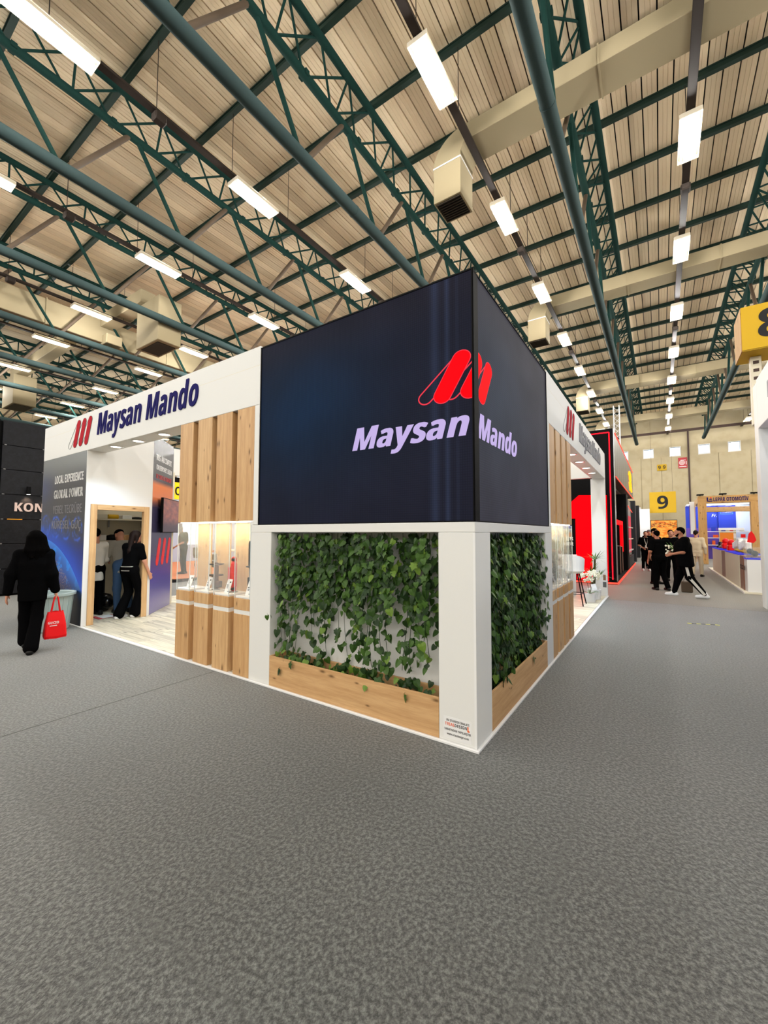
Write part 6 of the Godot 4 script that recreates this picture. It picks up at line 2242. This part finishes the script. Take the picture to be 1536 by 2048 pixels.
# d: joints (changes to stance()), colours and kind of clothes
func person(label: String, at: Vector3, yaw: float, height: float, d: Dictionary) -> Node3D:
	var t := thing("person", label, "person", at, yaw)
	var j := stance()
	for k in d.get("joints", {}):
		j[k] = d.joints[k]
	var w: float = d.get("build", 1.0)         # girth
	var sc: float = height / 1.75
	var cell: float = d.get("cell", 0.018)
	var lo := Vector3.ONE * 9.0
	var hi := Vector3.ONE * -9.0
	for k in j:
		if not (k in ["face", "toe_l", "toe_r"]):
			lo = lo.min(j[k])
			hi = hi.max(j[k])
	lo -= Vector3(0.22, 0.1, 0.22) * w
	hi += Vector3(0.22, 0.16, 0.22) * w
	# --- skin: one continuous body
	var b := MB.new()
	var f := Field.new(lo, hi, cell, 0.014)
	var m := [[j.shoulder_l, j.elbow_l, j.wrist_l], [j.shoulder_r, j.elbow_r, j.wrist_r]]
	for a in m:
		f.bone(a[0], a[1], 0.044 * w, 0.037 * w)
		f.bone(a[1], a[2], 0.038 * w, 0.026)
		f.bone(j.chest + Vector3(0, 0.1, 0), a[0], 0.06, 0.05)
	f.bone(j.hip, j.chest, 0.09, 0.1, Vector3(1.2, 1, 0.85))
	f.bone(j.chest, j.neck, 0.09, 0.055)
	for a in [[j.hip_l, j.knee_l, j.ankle_l], [j.hip_r, j.knee_r, j.ankle_r]]:
		f.bone(a[0], a[1], 0.065, 0.045)
		f.bone(a[1], a[2], 0.045, 0.035)
	f.to(b)
	var hx := head_shape(b, j, d.get("head_cell", 0.008))
	var curl: Array = d.get("curl", [0.5, 0.5])
	var hd: Array = d.get("hand_dir", [(j.wrist_l - j.elbow_l).normalized(), (j.wrist_r - j.elbow_r).normalized()])
	if d.get("hands", true):
		hand(b, j.wrist_l, hd[0], 1.0, curl[0], 0.95)
		hand(b, j.wrist_r, hd[1], -1.0, curl[1], 0.95)
	var body := part("body", _scaled(b, sc), d.get("skin", M.skin), t, true)
	# --- eyes, brows, mouth
	if d.get("eyes", true):
		b = MB.new()
		b.xf = hx
		for s in [-1, 1]:
			b.ball(Vector3(s * 0.03, 0.006, 0.079), Vector3(0.011, 0.006, 0.008), 8)
			b.box(Vector3(s * 0.03 - 0.015, 0.021, 0.078), Vector3(s * 0.03 + 0.015, 0.026, 0.089))
		part("eyes", _scaled(b, sc), M.eye, body, true)
		b = MB.new()
		b.xf = hx
		b.ball(Vector3(0, -0.058, 0.087), Vector3(0.02, 0.006, 0.008), 10)
		part("lips", _scaled(b, sc), M.lips, body, true)
	# --- hair
	b = MB.new()
	f = Field.new(Vector3(-0.2, -0.6, -0.3), Vector3(0.2, 0.16, 0.16), 0.009 if d.get("hair_kind", "short") != "long" else 0.012, 0.012)
	var hk: String = d.get("hair_kind", "short")
	if hk == "short":
		f.ball(Vector3(0, 0.045, -0.025), Vector3(0.083, 0.086, 0.095))
		f.bone(Vector3(0, 0.0, -0.075), Vector3(0, -0.03, -0.075), 0.045, 0.03)
		f.cut(Vector3(0, 0.05, 0.055), Vector3(0, -0.75, 0.65))
	elif hk == "long":
		f.ball(Vector3(0, 0.04, -0.02), Vector3(0.092, 0.092, 0.1))
		var ln: float = d.get("hair_length", 0.42)
		for s in [-0.075, -0.04, 0.0, 0.04, 0.075]:
			f.bone(Vector3(s, 0.02, -0.07), Vector3(s * 1.5, -ln * 0.55, -0.1), 0.04, 0.036)
			f.bone(Vector3(s * 1.5, -ln * 0.55, -0.1), Vector3(s * 1.25 + 0.02 * sin(s * 60.0), -ln + absf(s) * 0.6, -0.11), 0.036, 0.02)
		for s in [-1, 1]:
			f.bone(Vector3(s * 0.075, 0.02, 0.01), Vector3(s * 0.1, -ln * 0.5, 0.0), 0.028, 0.02)
		f.cut(Vector3(0, 0.03, 0.065), Vector3(0, -0.35, 0.94))
	elif hk == "cap":
		f.ball(Vector3(0, 0.05, -0.01), Vector3(0.086, 0.075, 0.1))
		f.bone(Vector3(-0.03, 0.045, 0.08), Vector3(0.03, 0.045, 0.08), 0.035, 0.035, Vector3(1, 0.35, 1.4))
		f.cut(Vector3(0, 0.01, 0.0), Vector3(0, -1, 0.15))
	f.to(b)
	var hb := MB.new()
	hb.v = hx * b.v
	for n in b.n:
		hb.n.append(hx.basis * n)
	hb.u = b.u
	part("cap" if hk == "cap" else "hair", _scaled(hb, sc), d.get("hair", M.hair), t, true)
	if d.get("beard", false):
		b = MB.new()
		f = Field.new(Vector3(-0.1, -0.16, -0.08), Vector3(0.1, 0.0, 0.14), 0.008, 0.008)
		f.bone(Vector3(-0.02, -0.082, 0.055), Vector3(0.02, -0.082, 0.055), 0.033, 0.033)
		for s in [-1, 1]:
			f.bone(Vector3(s * 0.03, -0.08, 0.045), Vector3(s * 0.062, -0.03, 0.01), 0.028, 0.014)
		f.cut(Vector3(0, -0.045, 0.06), Vector3(0, 1, 0.3))
		f.to(b)
		hb = MB.new()
		hb.v = hx * b.v
		for n in b.n:
			hb.n.append(hx.basis * n)
		hb.u = b.u
		part("beard", _scaled(hb, sc), M.hair, t, true)
	# --- shirt
	b = MB.new()
	f = Field.new(lo, hi, cell, 0.018)
	var wide: float = d.get("torso", 1.0) * w
	var hem: Vector3 = j.hip + Vector3(0, d.get("hem", -0.06), 0)
	for s in [-1.0, 1.0]:
		var side: Vector3 = ((j.shoulder_l - j.shoulder_r).normalized()) * s
		f.bone(hem + side * 0.07 * wide, j.chest + side * 0.075 * wide, 0.108 * wide, 0.108 * wide)
		f.bone(j.chest + side * 0.075 * wide, j.chest + side * 0.1 * wide + Vector3(0, 0.09, 0), 0.108 * wide, 0.08)
	f.bone(j.chest + Vector3(0, -0.18, 0.0) + (j.chest - j.hip).cross((j.shoulder_l - j.shoulder_r)).normalized() * -d.get("belly", 0.0), j.chest, 0.11 * wide, 0.11 * wide)
	f.bone(j.shoulder_l, j.shoulder_r, 0.068, 0.068)
	f.bone(j.chest + Vector3(0, 0.1, 0), j.neck + Vector3(0, -0.035, 0), 0.09, 0.062)
	var sleeve: String = d.get("sleeve", "short")
	for a in m:
		if sleeve == "short":
			var e: Vector3 = a[0].lerp(a[1], 0.78)
			f.bone(a[0], e, 0.068 * w, 0.066 * w)
		else:
			var sw: float = d.get("sleeve_width", 1.0)
			f.bone(a[0], a[1], 0.066 * w, 0.06 * w * sw)
			f.bone(a[1], a[1].lerp(a[2], 0.93), 0.058 * w * sw, 0.046 * sw)
	f.cut(hem + Vector3(0, -0.03, 0), Vector3(0, -1, 0))
	if sleeve == "short":
		pass
	f.to(b)
	part("shirt", _scaled(b, sc), d.get("shirt", M.cloth_black), t, true)
	# --- trousers
	b = MB.new()
	f = Field.new(lo, hi, cell, 0.016)
	var fl: float = d.get("flare", 1.0)
	f.bone(j.hip_l + Vector3(0, 0.06, 0), j.hip_r + Vector3(0, 0.06, 0), 0.105 * w, 0.105 * w)
	for a in [[j.hip_l, j.knee_l, j.ankle_l], [j.hip_r, j.knee_r, j.ankle_r]]:
		f.bone(a[0], a[1], 0.098 * w, 0.07 * w * d.get("loose", 1.0))
		f.bone(a[1], a[2] + (a[1] - a[2]).normalized() * 0.01, 0.07 * w * d.get("loose", 1.0), 0.056 * fl)
	f.bone(j.hip, j.hip + Vector3(0, 0.07, 0), 0.115 * w, 0.105 * w, Vector3(1.25, 1, 0.9))
	f.to(b)
	var tr := part("trousers", _scaled(b, sc), d.get("trousers", M.cloth_black), t, true)
	if d.get("side_stripe", false):
		b = MB.new()
		for a in [[j.hip_l, j.knee_l, j.ankle_l, 1.0], [j.hip_r, j.knee_r, j.ankle_r, -1.0]]:
			for q in [[a[0] + Vector3(0, 0.02, 0), a[1], 0.097 * w, 0.071 * w], [a[1], a[2], 0.071 * w, 0.058 * fl]]:
				var ax: Vector3 = (q[1] - q[0]).normalized()
				var ou: Vector3 = (Vector3(a[3], 0, 0) - ax * a[3] * ax.x).normalized()
				var fw := ax.cross(ou)
				for i in 6:
					var k0 := i / 6.0
					var k1 := (i + 1) / 6.0
					var c0: Vector3 = q[0].lerp(q[1], k0) + ou * (lerpf(q[2], q[3], k0) + 0.004)
					var c1: Vector3 = q[0].lerp(q[1], k1) + ou * (lerpf(q[2], q[3], k1) + 0.004)
					b.face([c0 - fw * 0.028, c0 + fw * 0.028, c1 + fw * 0.028, c1 - fw * 0.028], q[0])
		part("side_stripe", _scaled(b, sc), M.cloth_white, tr, true)
	# --- shoes
	for a in [[j.ankle_l, j.toe_l], [j.ankle_r, j.toe_r]]:
		b = MB.new()
		var dr: Vector3 = a[1].normalized()
		var base: Vector3 = a[0] + Vector3(0, -0.045, 0)
		f = Field.new(base - Vector3(0.24, 0.14, 0.24), base + Vector3(0.24, 0.16, 0.24), 0.011, 0.01)
		f.bone(base - dr * 0.05 + Vector3(0, 0.005, 0), base + dr * 0.16 - Vector3(0, 0.004, 0), 0.037, 0.034)
		f.bone(base - dr * 0.05 + Vector3(0, -0.01, 0), base + dr * 0.17 - Vector3(0, 0.012, 0), 0.032, 0.03)
		f.bone(base - dr * 0.03, a[0] + Vector3(0, 0.03, 0), 0.04, 0.042)
		f.bone(a[0] + Vector3(0, 0.015, 0), base + dr * 0.09, 0.04, 0.035)
		f.to(b)
		part("shoe", _scaled(b, sc), d.get("shoes", M.shoe_black), t, true)
	return t

func _scaled(b: MB, s: float) -> ArrayMesh:
	var o := MB.new()
	o.v = Transform3D(Basis.from_scale(Vector3.ONE * s), Vector3.ZERO) * b.v
	o.n = b.n
	o.u = b.u
	return o.mesh()

func V(x: float, y: float, z: float) -> Vector3:
	return Vector3(x, y, z)

func people() -> void:
	# woman with the red bag, walking away
	var yaw := atan2(-0.93, -0.37)
	var t := person("woman in loose black clothes with long black hair walking away with a red bag", Vector3(-5.95, 0.0, 0.97), yaw, 1.63, {
		"cell": 0.016, "build": 0.86, "torso": 1.08, "hem": -0.16, "sleeve": "long", "sleeve_width": 1.25, "flare": 1.6, "loose": 1.15, "hair_kind": "long", "hair_length": 0.3,
		"curl": [0.35, 1.1],
		"joints": {"shoulder_l": V(0.165, 1.42, 0), "shoulder_r": V(-0.165, 1.42, 0), "elbow_l": V(0.25, 1.14, -0.02), "wrist_l": V(0.28, 0.86, 0.02), "elbow_r": V(-0.22, 1.12, -0.04), "wrist_r": V(-0.26, 0.86, 0.03), "knee_l": V(0.09, 0.5, 0.12), "ankle_l": V(0.07, 0.14, 0.12), "hip_l": V(0.085, 0.9, 0.02), "hip_r": V(-0.085, 0.9, 0.0), "knee_r": V(-0.06, 0.49, 0.0), "ankle_r": V(-0.02, 0.08, -0.14), "toe_l": V(0.15, 0.15, 1), "toe_r": V(-0.1, 0, 1), "face": V(0.35, -0.02, 1)}})
	var bp := t.transform * (V(-0.27, 0.79, 0.04) * (1.63 / 1.75))
	var bag := thing("carrier_bag", "red carrier bag with white print hanging from the walking woman's hand", "bag", Vector3(bp.x, 0.155, bp.z), yaw + 0.3)
	var b := MB.new()
	var top := 0.36
	var prof := [[0.0, 0.122, 0.075], [0.03, 0.13, 0.08], [0.18, 0.12, 0.065], [0.3, 0.1, 0.04], [top, 0.088, 0.025]]
	for i in prof.size() - 1:
		for k in 16:
			var q := []
			for c in [[prof[i], k], [prof[i], k + 1], [prof[i + 1], k + 1], [prof[i + 1], k]]:
				var a: float = TAU * c[1] / 16
				var cx := signf(cos(a)) * pow(absf(cos(a)), 0.45)
				var cz := signf(sin(a)) * pow(absf(sin(a)), 0.45)
				q.append(V(cx * c[0][1], c[0][0] + 0.006 * sin(a * 5.0), cz * c[0][2]))
			b.face([q[0], q[1], q[2], q[3]], V(0, q[0].y, 0))
	b.quad(V(-0.12, 0.0, -0.07), V(0.12, 0.0, -0.07), V(0.12, 0.0, 0.07), V(-0.12, 0.0, 0.07))
	part("sack", b, M.bag_red, bag, true)
	for s in [-1, 1]:
		b = MB.new()
		b.path([V(-0.05, top - 0.01, s * 0.025), V(-0.02, top + 0.19, s * 0.012), V(0.0, top + 0.225, 0), V(0.02, top + 0.19, s * 0.012), V(0.05, top - 0.01, s * 0.025)], 0.007)
		part("handle", b, M.bag_red, bag, true)
	b = MB.new()
	var back := Transform3D(Basis(V(-1, 0, 0), V(0, 1, 0), V(0, 0, -1)), V(0.095, 0.2, -0.072))
	letters(b, "GUCIO", back, 0.12, 0.032, 0.002)
	b.xf = back
	b.box(V(0.02, -0.03, 0), V(0.1, -0.02, 0.002))
	b.xf = Transform3D.IDENTITY
	part("print", b, M.white_gloss, bag, true)
	# in the doorway
	t = person("woman with long wavy dark hair in black stepping into the storage doorway", Vector3(-7.17, 0.022, -0.8), PI + 0.35, 1.66, {
		"build": 0.92, "sleeve": "short", "flare": 1.75, "loose": 1.15, "hair_kind": "long", "hair": M.hair_brown, "hair_length": 0.52, "shoes": M.shoe_white, "hem": 0.02,
		"joints": {"chest": V(0.0, 1.27, 0.06), "neck": V(0, 1.45, 0.09), "head": V(0, 1.6, 0.14), "shoulder_l": V(0.17, 1.4, 0.07), "shoulder_r": V(-0.17, 1.4, 0.07), "elbow_r": V(-0.25, 1.12, 0.1), "wrist_r": V(-0.26, 0.87, 0.22), "elbow_l": V(0.2, 1.12, 0.1), "wrist_l": V(0.16, 0.9, 0.22), "knee_l": V(0.1, 0.5, 0.1), "ankle_l": V(0.1, 0.08, -0.12), "knee_r": V(-0.1, 0.5, 0.16), "ankle_r": V(-0.1, 0.09, 0.06), "face": V(-0.75, -0.1, 1)}})
	b = MB.new()
	for y in [0.955, 0.88]:
		for i in 20:
			var a0 := TAU * i / 20
			var a1 := TAU * (i + 1) / 20
			b.quad(V(cos(a0) * 0.165, y, sin(a0) * 0.118), V(cos(a0) * 0.165, y + 0.01, sin(a0) * 0.118), V(cos(a1) * 0.165, y + 0.01, sin(a1) * 0.118), V(cos(a1) * 0.165, y, sin(a1) * 0.118))
	part("waist_stripe", b, M.cloth_white, t, true)
	person("stooping man in a grey sweatshirt and blue jeans inside the storage room", Vector3(-7.8, 0.022, -0.98), -PI / 2 - 0.1, 1.74, {
		"sleeve": "long", "shirt": M.cloth_grey, "trousers": M.denim, "hair_kind": "cap", "hair": M.cloth_black, "hem": -0.1,
		"joints": {"chest": V(0, 1.25, 0.12), "neck": V(0, 1.42, 0.24), "head": V(0, 1.55, 0.34), "shoulder_l": V(0.19, 1.37, 0.16), "shoulder_r": V(-0.19, 1.37, 0.16), "elbow_l": V(0.25, 1.12, 0.22), "wrist_l": V(0.16, 1.03, 0.44), "elbow_r": V(-0.25, 1.12, 0.22), "wrist_r": V(-0.16, 1.03, 0.44), "face": V(0.1, -0.45, 1)}})
	person("person in a cream sweater half hidden behind the storage door leaf", Vector3(-7.95, 0.022, -0.52), -PI / 2 + 0.2, 1.66, {
		"sleeve": "long", "sleeve_width": 1.25, "shirt": M.cloth_white, "hem": -0.2, "torso": 0.95,
		"joints": {"elbow_r": V(-0.24, 1.12, 0.06), "wrist_r": V(-0.16, 1.2, 0.27), "elbow_l": V(0.26, 1.12, 0.05), "wrist_l": V(0.14, 1.18, 0.26), "face": V(-0.1, -0.2, 1)}})
	# the right aisle
	yaw = -PI / 2 - 0.12
	person("stout man in black with white-striped track trousers striding to the left", Vector3(1.68, 0.0, -10.15), yaw, 1.79, {
		"cell": 0.016, "build": 1.25, "torso": 1.28, "belly": 0.03, "skin": M.skin_tan, "side_stripe": true, "shoes": M.shoe_white, "hem": -0.14, "beard": true, "curl": [0.6, 0.7],
		"joints": {"chest": V(0, 1.27, 0.05), "neck": V(0, 1.46, 0.07), "head": V(0, 1.62, 0.11), "elbow_l": V(0.28, 1.13, 0.02), "wrist_l": V(0.2, 1.06, 0.27), "elbow_r": V(-0.28, 1.13, 0.04), "wrist_r": V(-0.16, 1.07, 0.3), "knee_l": V(0.12, 0.5, -0.08), "ankle_l": V(0.12, 0.1, -0.37), "knee_r": V(-0.11, 0.5, 0.16), "ankle_r": V(-0.11, 0.08, 0.27), "face": V(0.0, -0.02, 1)}})
	person("man in a black t-shirt seen from behind, walking with the striped trousers man", Vector3(1.12, 0.0, -11.35), PI + 0.5, 1.72, {
		"cell": 0.016, "build": 1.1, "skin": M.skin_tan, "hem": -0.04, "belly": 0.02, "flare": 1.2,
		"joints": {"chest": V(0, 1.28, 0.05), "neck": V(0, 1.46, 0.08), "head": V(0, 1.62, 0.12), "elbow_l": V(0.29, 1.13, -0.07), "wrist_l": V(0.28, 0.87, 0.06), "elbow_r": V(-0.28, 1.14, 0.04), "wrist_r": V(-0.24, 1.0, 0.26), "knee_l": V(0.11, 0.5, 0.06), "ankle_l": V(0.12, 0.08, -0.02), "knee_r": V(-0.12, 0.5, 0.08), "ankle_r": V(-0.16, 0.08, -0.1), "face": V(-0.2, -0.05, 1)}})
	person("bearded man in black half hidden beyond the man seen from behind", Vector3(1.0, 0.0, -13.0), PI / 2 - 0.6, 1.78, {"cell": 0.022, "beard": true, "joints": {"face": V(-0.1, -0.05, 1)}})
	person("man in black facing the camera between the two walking men", Vector3(1.45, 0.0, -14.4), 0.2, 1.74, {"cell": 0.022, "build": 1.05, "joints": {"wrist_l": V(0.18, 1.02, 0.25), "wrist_r": V(-0.18, 1.02, 0.25)}})
	t = person("man in black with a white lanyard coming down the aisle by the red stand", Vector3(0.62, 0.0, -18.4), 0.15, 1.72, {"cell": 0.02, "beard": true, "shoes": M.shoe_white,
		"joints": {"elbow_l": V(0.27, 1.14, 0.0), "wrist_l": V(0.12, 1.04, 0.24), "elbow_r": V(-0.27, 1.14, 0.0), "wrist_r": V(-0.14, 1.02, 0.25), "knee_l": V(0.11, 0.5, 0.08), "ankle_l": V(0.1, 0.08, 0.1), "ankle_r": V(-0.12, 0.08, -0.08)}})
	b = MB.new()
	b.path([V(-0.07, 1.46, 0.03), V(-0.05, 1.3, 0.135), V(0.0, 1.12, 0.15)], 0.011, 6)
	b.path([V(0.07, 1.46, 0.03), V(0.05, 1.3, 0.135), V(0.0, 1.12, 0.15)], 0.011, 6)
	b.box(V(-0.045, 1.0, 0.145), V(0.045, 1.12, 0.155))
	part("lanyard", b, M.cloth_white, t, true)
	person("man in a grey cap just behind the lanyard man", Vector3(0.72, 0.0, -20.0), 0.1, 1.8, {"cell": 0.024, "hair_kind": "cap", "hair": M.logo_grey, "build": 1.1})
	person("man all in cream seen from behind, walking toward the oak gate", Vector3(2.28, 0.0, -16.6), PI - 0.3, 1.74, {"cell": 0.02, "sleeve": "long", "shirt": M.cloth_cream, "trousers": M.cloth_cream, "hem": -0.14, "hair": M.hair_brown,
		"joints": {"elbow_r": V(-0.27, 1.13, -0.04), "wrist_r": V(-0.27, 0.88, 0.03), "ankle_l": V(0.11, 0.1, -0.15), "knee_l": V(0.11, 0.5, 0.03), "ankle_r": V(-0.11, 0.08, 0.12), "knee_r": V(-0.11, 0.5, 0.09)}})
	person("person in a grey jacket far down the aisle below the orange picture", Vector3(1.75, 0.0, -24.0), PI - 0.6, 1.72, {"cell": 0.026, "sleeve": "long", "shirt": M.logo_grey, "hem": -0.12,
		"joints": {"ankle_l": V(0.1, 0.08, 0.2), "ankle_r": V(-0.1, 0.1, -0.2)}})
	# beyond the display cases
	person("man in a black polo shirt standing on the orange platform", Vector3(-13.5, 0.112, -5.5), -0.8, 1.8, {"cell": 0.022, "joints": {"chest": V(0, 1.27, 0.06), "neck": V(0, 1.45, 0.1), "head": V(0, 1.6, 0.16), "wrist_l": V(0.2, 0.95, 0.26), "face": V(0, -0.5, 1)}})
	person("seated visitor in black with brown trousers on the orange platform", Vector3(-15.6, 0.112, -7.75), 2.2, 1.7, {"cell": 0.022, "trousers": M.trouser_brown, "hem": -0.03, "joints": {
		"hip": V(0, 0.52, -0.1), "chest": V(0, 0.88, -0.08), "neck": V(0, 1.06, -0.06), "head": V(0, 1.22, -0.03), "shoulder_l": V(0.19, 1.01, -0.07), "shoulder_r": V(-0.19, 1.01, -0.07), "elbow_l": V(0.24, 0.74, 0.02), "wrist_l": V(0.16, 0.72, 0.25), "elbow_r": V(-0.24, 0.74, 0.02), "wrist_r": V(-0.16, 0.72, 0.25), "hip_l": V(0.1, 0.5, -0.08), "hip_r": V(-0.1, 0.5, -0.08), "knee_l": V(0.12, 0.5, 0.34), "knee_r": V(-0.12, 0.5, 0.34), "ankle_l": V(0.12, 0.08, 0.36), "ankle_r": V(-0.12, 0.08, 0.3)}})
	# white flowers wrapped in green carried between the two men
	t = thing("bouquet", "bunch of white flowers with green leaves held by the striding stout man", "flowers", Vector3(1.46, 1.1, -10.3))
	b = MB.new()
	var r := RandomNumberGenerator.new()
	r.seed = 3
	for i in 14:
		b.ball(V(r.randf_range(-0.22, -0.02), r.randf_range(-0.02, 0.2), r.randf_range(-0.08, 0.08)), Vector3.ONE * r.randf_range(0.02, 0.035), 7)
	part("blossom", b, M.petal, t, true)
	for i in 7:
		b = MB.new()
		var a := r.randf_range(-0.5, 0.5)
		b.tri(V(0.05, -0.08, a * 0.1), V(0.1, -0.06, a * 0.1), V(-0.06 - 0.1 * r.randf() + 0.15 * a, 0.3, a * 0.25))
		b.tri(V(0.05, -0.08, a * 0.1 + 0.01), V(-0.06 + 0.15 * a, 0.22, a * 0.25 + 0.02), V(0.0, -0.1, a * 0.1))
		part("leaf", b, M.green_leaf, t, true)
	# brown bag standing behind the striding man
	t = thing("paper_carrier", "brown paper carrier bag low behind the striding stout man", "bag", Vector3(1.72, 0.0, -11.2))
	part("sack", boxed(V(1.6, 0.001, -11.25), V(1.86, 0.3, -11.12), 0.02), M.strut_brown, t)
	b = MB.new()
	b.path([V(1.66, 0.3, -11.185), V(1.7, 0.45, -11.185), V(1.76, 0.45, -11.185), V(1.8, 0.3, -11.185)], 0.006)
	part("handle", b, M.strut_brown, t)


func _ready() -> void:
	rng.seed = 20
	camera_and_light()
	materials()
	hall()
	trusses()
	light_rows()
	ducts()
	stand()
	around()
	people()
